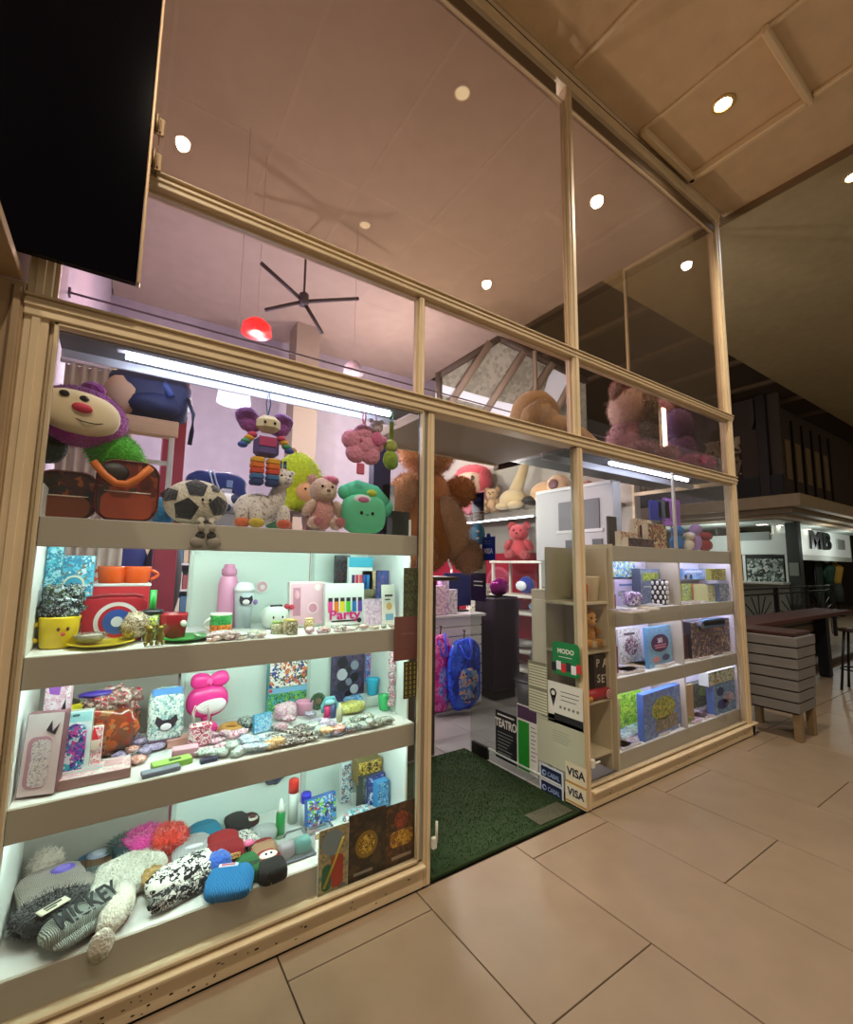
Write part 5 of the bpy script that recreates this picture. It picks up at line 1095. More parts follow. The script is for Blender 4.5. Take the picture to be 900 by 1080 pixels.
def ylet(t, w, L, h): MB().box((0, -L * .44 - cd, h * .7), (w * .75, .006, h * .22), art(74, ['#e0c45a', '#a8182a', '#e6d48a', '#b8243a'], 80, .6)).obj('lettering', t)
cd = .052
hat('red beanie with a band of yellow lettering near the middle of the bottom shelf', 235, 905, Z4, .14, .15, .085, K('#b8202c'), K('#a81a28'), None, -.1, extra=ylet)
p = PZ(240, 938, Z4)
t = thing('knit_hat', 'sky-blue knitted hat with navy bobble hanging over the front edge', 'hat', (p.x + .01, .135, Z4 + .004), (RAD(10), 0, RAD(-22)))
MB().ell((.01, -.04, .025), (.085, .07, .026), K('#2a8fd8'), .03, 10, 3, None, .55, (28, 16)).obj('crown', t); MB().ell((-.05, .05, .035), (.05, .04, .036), F('#2f62c4'), .2, 26, 4).obj('bobble', t)
MB().box((-.005, .01, .05), (.07, .016, .006), mat('#c9d2e6', .6), .002).box((-.005, .01, .0535), (.05, .006, .001), mat('#b0283c')).obj('badge', t)
hat('white hat speckled in black with a pink nose patch right of the red beanie', 256, 900, Z4, .13, .13, .07, art(75, ['#dcd8d2', '#dcd8d2', '#2a2a2c', '#d8d4ce', '#8a8684'], 50, .9), None, None, .15, extra=badge('#c2507a', .028, (.0, -.05, .06), '#d97a9c'))
hat('charcoal cap at the back beside the hats', 249, 872, Z4, .1, .08, .05, K('#35383c'), K('#2a2628'), None, .1)
hat('maroon cap with a pale ring badge at the back of the bottom shelf', 262, 873, Z4, .1, .08, .05, K('#4a1c20'), None, None, .1, extra=badge('#cfc6be', .025, (.01, -.02, .045), '#5a1c22'))
hat('rolled white mitten bundle behind the red and black hat', 278, 888, Z4, .12, .09, .06, mat('#dfe4e6', .8, kind='knit'), None, None, -.1)
hat('small green cap with black bow marks at the front of the bottom shelf', 262, 920, Z4, .09, .09, .055, K('#3f8a54'), K('#347a48'), None, .1, extra=lambda t, w, L, h: MB().box((0, -.05, .056), (.05, .02, .005), mat('#16301c', .7), .002).obj('bow', t))
def twoeye(t, w, L, h):
    g = MB().ell((0, .01, h * .95), (.036, .026, .008), mat('#e6dfd6', .6)); 
    for k in (-1, 1): g.ell((k * .01, .006, h * .95 + .007), (.005, .007, .003), EYE_M)
    g.obj('badge', t)
hat('red and black cap with a cream badge at the end of the hats', 283, 920, Z4, .1, .12, .06, K('#b82434'), K('#1c1a1c'), None, .0, extra=twoeye)
hat('crimson cap with tan trim behind the cream-badged cap', 277, 903, Z4, .1, .07, .055, K('#a8242e'), K('#c99a7a'), None, .0)
# cosmetic cases, glue, boxes
def case(label, px, Y, c1, c2):
    x, z, w_, h_ = box2d(*px, Y, Z4); t = thing('cosmetic_case', label, 'case', (x, Y + .03, Z4 + .002))
    MB().box((0, 0, h_ * .42), (w_, .07, h_ * .84), glass('#f0f4f4', .08, .12), .012).obj('shell', t)
    MB().ell((-w_ * .22, 0, h_ * .36), (w_ * .2, .026, h_ * .3), mat(c1, .3), .1, 9, 2, None, .6).ell((w_ * .2, 0, h_ * .36), (w_ * .22, .026, h_ * .3), mat(c2, .3), .1, 9, 3, None, .6).obj('contents', t)
    MB().tube([(-w_ * .3, 0, h_ * .84), (-w_ * .24, 0, h_ * 1.0), (w_ * .24, 0, h_ * 1.0), (w_ * .3, 0, h_ * .84)], .004, mat('#5a5f66', .4), 6).obj('handle', t)
    MB().box((0, -.002, h_ * .05), (w_ * 1.01, .074, h_ * .08), mat('#6a707c', .4), .003).obj('zip', t)
case('clear cosmetic case with aqua and silver contents', (293, 880, 333, 925), .13, '#c4bcc9', '#7ac4c4'); case('small clear case with pink contents by the front posters', (322, 876, 352, 905), .27, '#d99aa4', '#a8c4cc')
q = PY(296, 865, .33); bottle('glue_bottle', 'dark green glue bottle with pointed white cap', 'bottle', q.x, .33, Z4, [(0, 0), (.02, 0), (.02, .1), (.015, .112), (0, .112)], mat('#15803f', .35), [(.016, .11), (.014, .125), (.004, .16), (0, .162)], mat('#e4e8e0', .4))
for i, (px, c, l, tp) in enumerate(((310, '#c62a22', 'clear glue stick tube with a red cap', 822), (318, '#2a2fb4', 'clear glue stick tube with a deep blue cap', 832))):
    q = PY(px, 850, .42); tz = PY(px, tp, .42).z - Z4
    bottle('glue_tube', l, 'glue tube', q.x + (.004 if i else -.004), .42 - .05 * i, Z4, [(0, 0), (.022, 0), (.022, tz * .72), (0, tz * .72)], mat('#dfe6e2', .25), [(.024, tz * .7), (.024, tz * .96), (.02, tz), (0, tz)], mat(c, .35))
pkg('sticker_book', 'busy blue and red comic-print square box standing among the cases', 'box', (324, 842, 356, 880), Z4, art(81, ['#2f6ac4', '#d8dfe6', '#b8283c', '#3f9ad8', '#2a2f5a', '#7ac44a', '#5a86c8'], 32), '#2f5aa0', .03, .32, .1, .1)
pkg('toy_packet', 'small red and yellow packet beside the comic-print box', 'packet', (333, 877, 352, 890), Z4, art(82, ['#c9a43a', '#b8303a', '#2a3a7a', '#d8c88a'], 60), '#ccc', .015, .22)
pkg('toy_packet', 'white and rose perfume-style carton behind the aqua packet', 'box', (360, 806, 373, 862), Z4, art(83, ['#cfdfe2', '#8ab4c0', '#e4e8e6', '#4a6a7a', '#a87a7a'], 40), '#d4dcdc', .03, .44)
pouch('gift_pouch', 'aqua and white soft packet lying before the cartons', 'packet', 380, 866, Z4, .16, .1, .05, art(84, ['#6ac0cc', '#e4ecec', '#3f7a8a', '#c98a90', '#dfe8e8'], 36, .3), .1, None, 3, .15)
pkg('carton', 'white folded card leaning behind the aqua packet', 'card', (371, 836, 386, 862), Z4, '#dfe4e0', '#d4d9d4', .006, .4, 0, .3)
def ring(mb, w, h): mb.prism(circ(w * .34, 24, 0, h * .55, h * .3), -.003, -.001, mat('#8a9a90', .4)); mb.prism(circ(w * .24, 24, 0, h * .55, h * .22), -.004, -.002, mat('#3a4a44', .4))
pkg('carton', 'tall dark grey carton with an oval window near the post', 'box', (381, 818, 400, 868), Z4, art(85, ['#3a4644', '#56625c', '#2a3432', '#7a8680'], 40), '#2a302e', .05, .32, .25, 0, ring)
pkg('carton', 'narrow bright blue carton beside the dark grey one', 'box', (400, 824, 413, 866), Z4, art(86, ['#3a86c0', '#5aa4d8', '#2f6a9c', '#8ac0e0'], 40), '#3f8ac4', .05, .26, .1)
pkg('carton', 'navy and white carton at the post end of the bottom shelf', 'box', (412, 812, 430, 866), Z4, art(87, ['#2f3a7a', '#46529a', '#d8dce6', '#232a5a', '#6a6a8a'], 34), '#2a3470', .07, .3, .1)
x, z, w_, h_ = box2d(383, 801, 410, 826, .36)
pkg('gold_box', 'gold and black foil box on top of the dark cartons', 'box', (384, 801, 409, 827), PY(396, 822, .36).z, art(88, ['#a88a3a', '#4a3a1a', '#c9ae5a', '#2a2218', '#8a702a'], 40, .25), '#6a5424', .08, .34)
# dark bag hanging at the back
p = PY(296, 815, .5); t = thing('toy_net', 'dark netted toy bag with a yellow top hanging on the back panel', 'bag', (p.x, .53, p.z))
MB().ell((-.02, 0, 0), (.06, .03, .06), art(89, ['#2a2f3a', '#3a3f4a', '#23306a', '#4a4a3a'], 50), .15, 9, 2).obj('bag', t); MB().ell((.055, 0, .02), (.03, .025, .035), mat('#d8b81e', .5), .1).obj('ball', t); MB().tube([(-.02, 0, .05), (-.01, .02, .12), (-.01, .045, .13)], .003, CHROME, 6).obj('hook', t)
# picture cards in the front glass by the post
def fcard(label, px, m, side, extra, name='picture_card'):
    x, z, w_, h_ = box2d(*px, .03); mb = MB().box((0, 0, h_ / 2), (w_, .004, h_), mat(side, .35), .001).box((0, -.0022, h_ / 2), (w_ - .006, .0008, h_ - .006), m); extra(mb, w_, h_)
    solo(name, mb, label, 'picture card', (x, .037, max(z, .119)))
def green_(mb, w, h):
    mb.prism(circ(w * .36, 26, -w * .05, h * .76), -.0036, -.002, mat('#7a8f98', .35)); mb.prism(rrect(w * .4, h * .5, .02, w * .12, h * .3), -.0034, -.002, mat('#a83a2a', .4)); mb.prism(rrect(w * .3, h * .4, .02, -w * .22, h * .24), -.0036, -.002, mat('#1f6a4a', .4)); mb.tube([(-w * .3, -.004, h * .1), (0, -.004, h * .42), (w * .3, -.004, h * .8)], .006, mat('#b49a3a', .4), 6)
fcard('clear-edged picture card in green and red leaning inside the glass', (336, 880, 368, 948), art(91, ['#8a8468', '#a49a70', '#6a7a6a', '#b4a478'], 28), '#cfd4cc', green_)
def gold1(mb, w, h):
    mb.prism(circ(w * .3, 26, -w * .02, h * .5), -.0034, -.002, mat('#8a6e22', .35)); mb.prism(circ(w * .21, 26, -w * .02, h * .5), -.0044, -.003, art(93, ['#c9a436', '#8a6a1e', '#e0c45a', '#5a4414'], 40)); mb.box((-w * .1, -.003, h * .1), (w * .5, .001, h * .04), mat('#8a8578'))
fcard('dark picture card with a single gold disc inside the front glass', (368, 862, 407, 932), art(92, ['#2f261a', '#3a2f20', '#241d14', '#4a3c26'], 18), '#1f1a14', gold1)
def gold2(mb, w, h):
    mb.prism(rrect(w * .7, h * .26, .02, 0, h * .42), -.0034, -.002, art(95, ['#b8862a', '#d8a838', '#8a5a1e', '#c29432'], 34)); mb.prism(circ(w * .22, 20, -w * .02, h * .72), -.0036, -.002, art(96, ['#8a3a22', '#a84a2a', '#6a2a1a', '#7a3a22'], 40)); mb.box((0, -.003, h * .12), (w * .6, .001, h * .05), mat('#9a8a70'))
fcard('dark amber and rust picture card nearest the door post', (407, 850, 441, 914), art(94, ['#4a3420', '#3a2a1a', '#5a4028', '#6a4424'], 18), '#231a12', gold2)
# ------------------------------------------------------------------ far cabinet goods
R1, R2, R3, R4 = 1.60, 1.155, .70, .222
def rp(label, px, z, front, side='#dcdce4', d=.03, Y=None, extra=None, lean=0, rz=0, name='picture_book', cat='book'):
    ym = (px[1] + px[3]) / 2; edge = 3.722 if px[0] < 718 else 4.625
    cap = PX(px[2] + .5, ym, edge).y
    Y = max(.075, min(Y if Y is not None else .12, cap - .004, .27)); d = min(d, .325 - Y)
    return pkg(name, label, cat, px, z, front, side, d, Y, rz, lean, extra)
B_ = ['#2f86c4', '#5ab0dc', '#c9cf4a', '#1f5a9c', '#e0e4d0']
# --- second shelf, first column
rp('blue fish-print box standing on the lilac book, first column of the far cabinet', (647, 592, 670, 611), R2 + .215, art(201, B_, 26), '#2f78b4', .04, .34, name='toy_box', cat='box')
def lil(mb, w, h): mb.box((0, -.001, h * .78), (w * .7, .001, h * .08), mat('#5a78b0', .4)); mb.box((-w * .1, -.001, h * .45), (w * .6, .001, h * .2), art(203, ['#8a94a0', '#b4b8a4', '#6a7a8a'], 40)); mb.ell((w * .28, -.002, h * .3), (w * .18, .003, h * .26), mat('#a86ac4', .4))
rp('pale lilac boxed set with blue lettering, first column of the far cabinet', (649, 611, 677, 642), R2, '#cfc4e2', '#bfb4d8', .06, .33, lil, name='toy_box', cat='box')
rp('rust-red narrow book leaning at the shelf edge beside the side column', (645, 627, 650, 645), R2, '#8a4a3a', '#7a3a2e', .1, .12)
pouch('plush_toy', 'purple and white soft toy lying before the lilac boxed set', 'plush toy', 667, 640, R2, .16, .1, .1, art(204, ['#7a4aa8', '#d8d2e4', '#a88ac8', '#4a3a6a', '#e4e0ec'], 30, .8), 0, None, 3, .3)
def tallb(mb, w, h): mb.box((0, -.001, h * .78), (w * .8, .001, h * .22), art(206, ['#a8b43a', '#7a9a3a', '#c4c85a', '#5a7a3a'], 40)); mb.box((0, -.001, h * .5), (w * .7, .001, h * .03), PAPER)
rp('tall steel-grey box with a yellow-green picture at its top', (676, 600, 697, 640), R2, art(205, ['#5a6880', '#6c7a92', '#4a566c', '#7c8aa0'], 40), '#4a566c', .1, .28, tallb, name='toy_box', cat='box')
x, Y, w_, h_ = std(696, 611, 711, 640, R2, .11); w_ = min(w_, .15)
t = thing('vase', 'black vase with white dots in rows', 'vase', (x, .11 + w_ / 2, R2 + .001))
MB().lathe([(0, 0), (w_ * .46, 0), (w_ * .5, .02), (w_ * .47, h_ * .85), (w_ * .42, h_), (w_ * .36, h_), (w_ * .36, h_ * .9), (0, h_ * .9)], mat('#0e0e12', .3), 28).obj('body', t)
g = MB()
for i in range(5):
    for j in range(12):
        a = 2 * math.pi * (j + .5 * (i % 2)) / 12; g.ell((w_ * .475 * math.cos(a), w_ * .475 * math.sin(a), h_ * (.12 + .18 * i)), (.011, .011, .017), mat('#e9e9ec', .4), n=(8, 6))
g.obj('dots', t)
for i, (px, py, c) in enumerate(((655, 645, ['#d8d8e6', '#9a8ac0', '#4a4a5a']), (664, 646, ['#c9bce0', '#e6e4ee', '#8a6ab4']), (675, 645, ['#e4e4ea', '#b4a8c8', '#d8d2de']), (684, 643, ['#d9d0c4', '#b49a7a', '#e4ddd2']), (692, 641, ['#8a7a6a', '#c9bca8', '#4a443c']), (703, 640, ['#dcdae6', '#a8a4b8', '#e8e6ee']))):
    flat('booklet', 'small flat booklet among those lying along the second shelf of the far cabinet, first column', 'booklet', px, py, R2, .11, .1, .012, art(210 + i, c, 40), (i % 3 - 1) * .3, 'flat booklets on the second far shelf')
# --- second shelf, second column
def eyes(mb, w, h):
    for k in (-.36, -.14): mb.prism(circ(w * .055, 14, w * k, h * .26), -.002, -.0005, INK)
    mb.box((0, -.001, h * .74), (w * .7, .001, h * .16), mat('#d8e4f4', .4))
rp('sky-blue landscape box with white lettering at the top of the second column', (720, 600, 744, 616), R2 + .19, art(221, ['#6aa8e0', '#8ac0ea', '#4a86c4', '#b4d8f0', '#c98a9c'], 30), '#5a94cc', .05, .34, eyes, name='toy_box', cat='box')
rp('olive-yellow square game box beside the sky-blue box', (751, 600, 766, 616), R2 + .19, art(222, ['#b4b43a', '#8a8a34', '#c9c45a', '#4a5a3a', '#d8d47a'], 30), '#8a8a34', .05, .34, name='toy_box', cat='box')
rp('yellow-green picture box below the sky-blue box', (720, 616, 732, 636), R2, art(223, ['#b4c44a', '#8aa43a', '#d8d87a', '#4a7ab4'], 30), '#8a9a3a', .12, .30, name='toy_box', cat='box')
rp('orange and lilac picture box in the second column of the far cabinet', (732, 616, 746, 636), R2, art(224, ['#e08a5a', '#d86a4a', '#c9a4c8', '#e8b48a', '#7a5a9a'], 26), '#c9785a', .12, .30, name='toy_box', cat='box')
rp('pale yellow picture box beside the orange and lilac one', (747, 617, 763, 636), R2, art(225, ['#d8d8a4', '#c4c87a', '#e6e4c4', '#b48a7a', '#9ab48a'], 30), '#c9c890', .12, .30, name='toy_box', cat='box')
rp('slate blue tower-print box at the end of the second column', (764, 616, 774, 636), R2, art(226, ['#5a7ab4', '#8aa4cc', '#46608a', '#c4ccd8'], 30), '#46608a', .12, .30, name='toy_box', cat='box')
for i, (px, py) in enumerate(((726, 637), (737, 636), (748, 635), (759, 633), (768, 632))):
    flat('booklet', 'small flat booklet lying along the second shelf of the far cabinet, second column', 'booklet', px, py + 1, R2, .15, .11, .012, art(230 + i, [['#8a7ac4', '#d8d4e4', '#4a4a8a'], ['#e4dcd8', '#c47a5a', '#4a3a3a'], ['#e4e0d4', '#8a6a5a', '#2a2a2a'], ['#d4a8b0', '#e8e4e4', '#7a8ab0'], ['#5a7ac0', '#d8dce8', '#8a4a5a']][i], 40), (i % 3 - 1) * .25, 'flat booklets on the second far shelf, end column')
# --- third shelf
def maned(mb, w, h):
    mb.prism(circ(w * .3, 18, w * .05, h * .5, h * .26), -.002, -.0005, art(241, ['#6a3a4a', '#e4dcd2', '#8a5a64', '#3a2228'], 40)); mb.box((0, -.001, h * .84), (w * .5, .001, h * .07), mat('#4a3a3a'))
rp('white picture book with a maroon round picture on the third far shelf', (654, 663, 677, 694), R3, art(240, ['#e4e2de', '#e4e2de', '#d8d8d4', '#b48a90', '#e8e6e2', '#7a9a6a'], 40), '#d8d6d2', .02, .34, maned, .05)
def n365(mb, w, h):
    mb.prism(circ(w * .36, 24, 0, h * .58, h * .22), -.0022, -.0005, mat('#4a2450', .4)); mb.text('365', h * .16, (0, -.003, h * .64), mat('#e8e4ee'), bold=.002, xs=1.1)
    mb.box((0, -.003, h * .53), (w * .5, .001, h * .03), mat('#d88aa0')); mb.box((0, -.003, h * .47), (w * .44, .001, h * .03), mat('#d88aa0'))
    mb.prism(circ(w * .16, 16, w * .2, h * .2, h * .08), -.002, -.0005, mat('#3a4a7a', .4)); mb.prism(circ(w * .14, 16, -w * .2, h * .18, h * .08), -.002, -.0005, mat('#c98a94', .4))
rp('large light-blue book numbered 365 on the third far shelf', (683, 661, 711, 703), R3, art(242, ['#7ab0d4', '#86bada', '#6ea6cc', '#92c2de'], 30), '#5a94c0', .03, .25, n365, .04, .05)
rp('dark red book leaning against the side of the third far shelf', (644, 683, 654, 712), R3, '#7a2a2a', '#6a2222', .02, .1, None, 0, .3)
for i, (px, py, w_, d, c, rz) in enumerate(((664, 697, .3, .18, ['#7a94c4', '#d8dce6', '#4a6a9a'], .1), (682, 703, .3, .16, ['#c4a488', '#d8c4b0', '#a8845a', '#8aa46a'], -.35), (658, 707, .2, .16, ['#e4e2e4', '#c4a4b4', '#8a9ab0'], .2), (672, 712, .3, .13, ['#d8d4d0', '#b48a7a', '#5a4a44'], -.1), (698, 700, .22, .14, ['#d8a4a8', '#e4dcdc', '#7a8aa0'], .2))):
    flat('flat_book', ('blue-edged', 'tan and green', 'white and mauve', 'grey and brown', 'rose and white')[i] + ' book lying flat on the third far shelf, first column', 'book', px, py, R3, w_, d, .016, art(250 + i, c, 30), rz)
def mech(mb, w, h): mb.prism(circ(h * .12, 18, -w * .28, h * .9), -.02, -.0005, mat('#3a3f52', .4)); mb.prism(circ(h * .08, 16, -w * .28, h * .9), -.024, -.018, mat('#7a8498', .4)); mb.prism(rrect(w * .6, h * .22, .05, w * .06, h * .92), -.01, .02, mat('#3f6a94', .4))
rp('wide dark action-toy box with blue arched header, third shelf of the second column', (737, 654, 777, 688), R3, art(243, ['#3a3450', '#6a5444', '#a88a6a', '#2a2638', '#5a3f8a', '#c9b49a', '#4a4450'], 24), '#2a2638', .08, .28, mech, name='toy_box', cat='box')
rp('white and grey mechanical picture box beside the wide dark toy box', (722, 654, 737, 690), R3, art(244, ['#c4c8cc', '#7a8088', '#e4e6e6', '#4a4450', '#8a7a74'], 26), '#8a8a90', .06, .3, name='toy_box', cat='box')
rp('plum book upright beside the divider on the third far shelf', (721, 669, 727, 700), R3, '#4a2a3a', '#3a2230', .1, .12)
for i, (px, py) in enumerate(((734, 698), (745, 695), (756, 693), (767, 690), (775, 689))):
    flat('booklet', 'pale flat booklet lying before the wide dark action-toy box', 'booklet', px, py, R3, .16, .12, .012, art(260 + i % 3, ['#e2deda', '#c8c2c0', '#a8a0a4', '#e8e4e2', '#d8b4a4'], 36), (i % 3 - 1) * .3, 'pale booklets on the third far shelf')
# --- fourth shelf
def jung(mb, w, h): mb.prism(circ(w * .32, 20, w * .02, h * .58, h * .26), -.0022, -.0005, art(271, ['#8ab43a', '#5a8a34', '#c4cc4a', '#7a5a3a', '#d8c46a'], 34)); mb.prism(rrect(w * .6, h * .3, .02, w * .1, h * .24), -.0022, -.0005, art(272, ['#7a7a74', '#9a948a', '#5a5a58', '#b4a48a'], 34))
rp('big blue jungle-picture box on the fourth far shelf', (680, 727, 723, 778), R4, art(270, ['#5a86cc', '#6a96d8', '#4a76bc', '#86acdc', '#8a78c4'], 26), '#3f6ab4', .05, .3, jung, 0, .05, 'toy_box', 'box')
rp('lime green picture box on the fourth far shelf beside the blue jungle box', (650, 731, 679, 762), R4, art(273, ['#8ac42a', '#a4d43a', '#6aa42a', '#c4dc5a', '#4a7a2a'], 26), '#6a9a2a', .05, .36, None, .05, 0, 'toy_box', 'box')
for i, (px, py, w_, d, c, rz, t_) in enumerate(((668, 757, .42, .14, ['#b4a48c', '#c9bca4', '#8a7a64'], -.25, .03), (664, 766, .3, .16, ['#6aa89a', '#d8e0dc', '#4a8a7a'], .1, .04), (660, 776, .28, .14, ['#9ab8c4', '#e2e6e6', '#6a94a8'], .1, .03), (680, 776, .3, .2, ['#d8ccd8', '#b49ac4', '#e8e2e8', '#8a6a9a'], -.15, .014), (695, 777, .26, .18, ['#e2dcd0', '#c9bca4', '#b4a0b8'], -.2, .012), (657, 787, .16, .12, ['#b48ac4', '#e4dce8', '#6a4a8a'], .15, .012), (672, 789, .2, .1, ['#dcd4e0', '#b4a4c0', '#8a7a94'], .0, .012), (712, 772, .2, .14, ['#c9d0d4', '#8a9494', '#e4e8e8'], .3, .012), (690, 768, .4, .05, ['#6a6a5a', '#4a4a44', '#8a8474'], -.3, .03))):
    flat('flat_book', ('tan', 'teal-edged', 'pale blue', 'lilac-print', 'cream-print', 'purple-print small', 'mauve slim', 'silvery', 'dark narrow')[i] + ' book lying flat on the fourth far shelf, first column', 'book', px, py, R4, w_, d, t_, art(280 + i, c, 30), rz)
rp('open cream book end leaning at the side of the fourth far shelf', (648, 738, 656, 800), R4, '#a8926a', '#8a744e', .03, .09, None, 0, .4)
def jung2(mb, w, h): mb.prism(circ(w * .3, 18, w * .1, h * .6, h * .2), -.002, -.0005, art(292, ['#8ab43a', '#c4cc6a', '#5a8a34'], 34))
rp('small dark jungle-picture box in the end column of the fourth far shelf', (732, 719, 750, 749), R4, art(291, ['#4a5a3a', '#7a8a6a', '#3a3a34', '#8a7a6a', '#5a6a4a'], 30), '#3a4a34', .06, .32, jung2, name='toy_box', cat='box')
rp('tan board standing beside the divider on the fourth far shelf', (725, 722, 732, 768), R4, '#b0946e', '#9a8058', .02, .1)
def blu(mb, w, h): mb.prism(circ(w * .16, 16, -w * .2, h * .72, h * .14), -.002, -.0005, mat('#1f2f6a', .4)); mb.prism(circ(w * .24, 16, w * .16, h * .46, h * .18), -.002, -.0005, art(294, ['#c48ab0', '#e4dce6', '#4a6ab4'], 40)); mb.prism(circ(w * .26, 16, -w * .1, h * .3, h * .16), -.002, -.0005, mat('#2a3f8a', .4))
rp('blue box with navy shapes in the end column of the fourth far shelf', (753, 719, 776, 748), R4, art(293, ['#5a8acc', '#7aa8dc', '#4a78b8', '#9ac0e4'], 30), '#3f6ab0', .06, .27, blu, name='toy_box', cat='box')
rp('white and green packet lying high at the end of the fourth far shelf', (748, 706, 776, 718), R4 + .245, art(295, ['#d8e4e0', '#e4eae6', '#5a9a3a', '#b48a5a', '#e0e8e4'], 24), '#cfdad6', .08, .30, name='toy_box', cat='box')
for i, (px, py) in enumerate(((735, 757), (745, 754), (755, 751), (765, 748), (738, 763), (750, 759), (760, 755))):
    flat('booklet', 'mauve-print flat booklet in the end column of the fourth far shelf', 'booklet', px, py, R4, .14, .12, .012, art(300 + i % 3, ['#c4a4bc', '#e4dce4', '#8a5a84', '#d8c4d0', '#a87a94'], 40), (i % 3 - 1) * .35, 'mauve booklets on the fourth far shelf')
solo('green_toy', MB().ell((0, 0, .03), (.05, .035, .03), art(305, ['#6a8a3a', '#8aa45a', '#4a6a2a', '#b4a47a'], 50), .15, 9, 2), 'small mottled green toy at the edge of the fourth far shelf', 'toy', (PZ(734, 765, R4).x, .12, R4 + .001))
# --- top shelf
for i, (px, Y, c, l) in enumerate((((655, 561, 671, 574), .2, ['#c9bca4', '#b4946a', '#e0d8c8', '#a85a4a'], 'cream boxed set with a window on the top far shelf'), ((670, 548, 688, 572), .3, ['#d8c8a8', '#c4a47a', '#e4dcc8', '#8a4a4a'], 'tall cream carton behind the boxed set on the top far shelf'), ((684, 553, 703, 574), .22, ['#c8a87a', '#4a3a3a', '#d8cc9a', '#a84a3a', '#2a2a30'], 'yellow and dark toy carton on the top far shelf beside the mullion'), ((663, 568, 690, 577), .09, ['#2a2428', '#4a3a3e', '#7a4a50', '#1a181c'], 'long low dark box at the edge of the top far shelf'))):
    rp(l, px, R1, art(310 + i, c, 30), '#b4a488', .05, Y, name='toy_box', cat='box')
rp('dark red small box on the cream cartons of the top far shelf', (680, 554, 689, 562), R1 + .11, '#6a1f28', '#5a1a22', .04, .2, name='toy_box', cat='box')
for i, (px, Y, c, l, sh) in enumerate((((708, 556, 720, 578), .2, '#1f6ab0', 'blue standing figure toy just past the mullion on the top far shelf', 0), ((718, 548, 730, 560), .3, '#b02a44', 'crimson soft toy with white crown shape on the top far shelf', 1), ((728, 554, 738, 578), .22, '#a88ac8', 'lilac standing figure toy on the top far shelf', 0), ((737, 562, 750, 578), .2, '#9a1f2c', 'deep red mug-shaped toy near the end of the top far shelf', 1), ((722, 563, 729, 577), .15, '#d8ccb4', 'cream small figure toy between the blue and lilac ones', 0))):
    Y = min(Y, .2); x, z, w_, h_ = box2d(*px, Y, R1); z0 = R1 + (h_ * 1.2 if i == 1 else 0); hh = h_ * (.5 if i == 1 else 1)
    t = thing('figure_toy', l, 'toy', (x, Y, R1 + .002)); m = mat(c, .6, kind='plaster')
    MB().ell((0, 0, hh * .32), (w_ * .42, .05, hh * .34), m, .08, 12, i).obj('body', t); MB().ell((0, -.01, hh * .78), (w_ * .34, .05, hh * .22), m, .08, 12, i + 4).obj('head', t)
    if i == 1: MB().ell((.06, 0, hh * 1.0), (.09, .03, .025), mat('#d8d8e4', .5), .1).obj('crown', t)
for i, (px, Y, c, l) in enumerate((((641, 545, 650, 574), .3, '#3a342c', 'dark narrow stand on the top far shelf by the jamb'), ((688, 528, 704, 556), .40, '#a868c8', 'violet zigzag-edged display card behind the top far shelf'), ((664, 530, 676, 550), .44, '#23309a', 'royal blue hanging pack behind the top far shelf'), ((676, 530, 688, 548), .44, '#4a5468', 'grey framed hanging card behind the top far shelf'))):
    x, z, w_, h_ = box2d(*px, Y, R1 if i == 0 else None)
    t = thing('display_card', l, 'display card', (x, Y + .0, R1 + .001))
    q = MB().box((0, 0, z + h_ / 2 - R1), (w_, .02, h_), mat(c, .4), .003)
    if i == 1:
        for k in range(7): q.prism([(-w_ / 2 - .02, z - R1 + h_ * (k + .5) / 7), (-w_ / 2, z - R1 + h_ * k / 7), (-w_ / 2, z - R1 + h_ * (k + 1) / 7)], -.008, .008, mat(c, .4))
    q.obj('card', t)
    if i: MB().box((0, .012, (z - R1) / 2 + .02), (.012, .008, z - R1 + .04), mat('#8a8a94', .4)).box((0, .012, .004), (.08, .06, .008), mat('#8a8a94', .4)).obj('post', t)
# narrow column goods
q = PY(631, 620, .2)
mug('orange-red beaker on the top of the narrow shelf column', 'beaker', 2.60, .14, SZ[0], .05, .115, '#c9402a', 1, '#8a2a1a', None, 'beaker', .9, None, 0, False)
mug('cream bucket-shaped pot beside the orange-red beaker', 'pot', 2.735, .17, SZ[0], .075, .17, '#cdbb98', 1, '#a8987a', None, 'cream_pot', .75, None, 0, False)
plush('teddy_bear', 'golden brown teddy bear sitting in the narrow shelf column', 'teddy bear', (2.70, .17, SZ[1] + .002), .26, teddy('#c98a2a', '#d8a45a', '#d8c49a', '#2a1a10', bodyc='#c4862a'))
def gift(t): pass
x, z, w_, h_ = box2d(629, 690, 648, 720, .2, SZ[2])
def lett(mb, w, h):
    for s_, cx, cz, zz in (('A', .16, .78, .30), ('P', -.28, .8, .26), ('S', -.25, .44, .26), ('E', .0, .42, .26), ('Y', .26, .42, .26)): mb.text(s_, h * zz, (w * cx, -.0015, h * cz), mat('#d8d2c4', .5), bold=.001)
pkg('lettered_box', 'dark brown box covered in pale letters in the narrow shelf column', 'box', (627, 690, 644, 728), SZ[2], '#2a1c1a', '#221614', .08, .12, 0, 0, lett)
t = thing('red_roll', 'red cylinder with a white ringed end before the dark lettered box', 'toy', (2.69, .11, SZ[2] + .036))
MB().cyl((-.13, 0, 0), (.13, 0, 0), .034, mat('#a8182a', .4), n=24).obj('body', t)
q = MB(); RM = Matrix.Rotation(RAD(0), 4, 'Z')
for r_, c, o_ in ((.034, '#a8182a', 0), (.028, '#e4dcdc', .002), (.021, '#a8182a', .004), (.014, '#e4dcdc', .006), (.008, '#a8182a', .008)): q.prism(circ(r_, 20, .10, 0), -.036 - o_, -.03, mat(c, .4))
q.obj('ring_end', t)
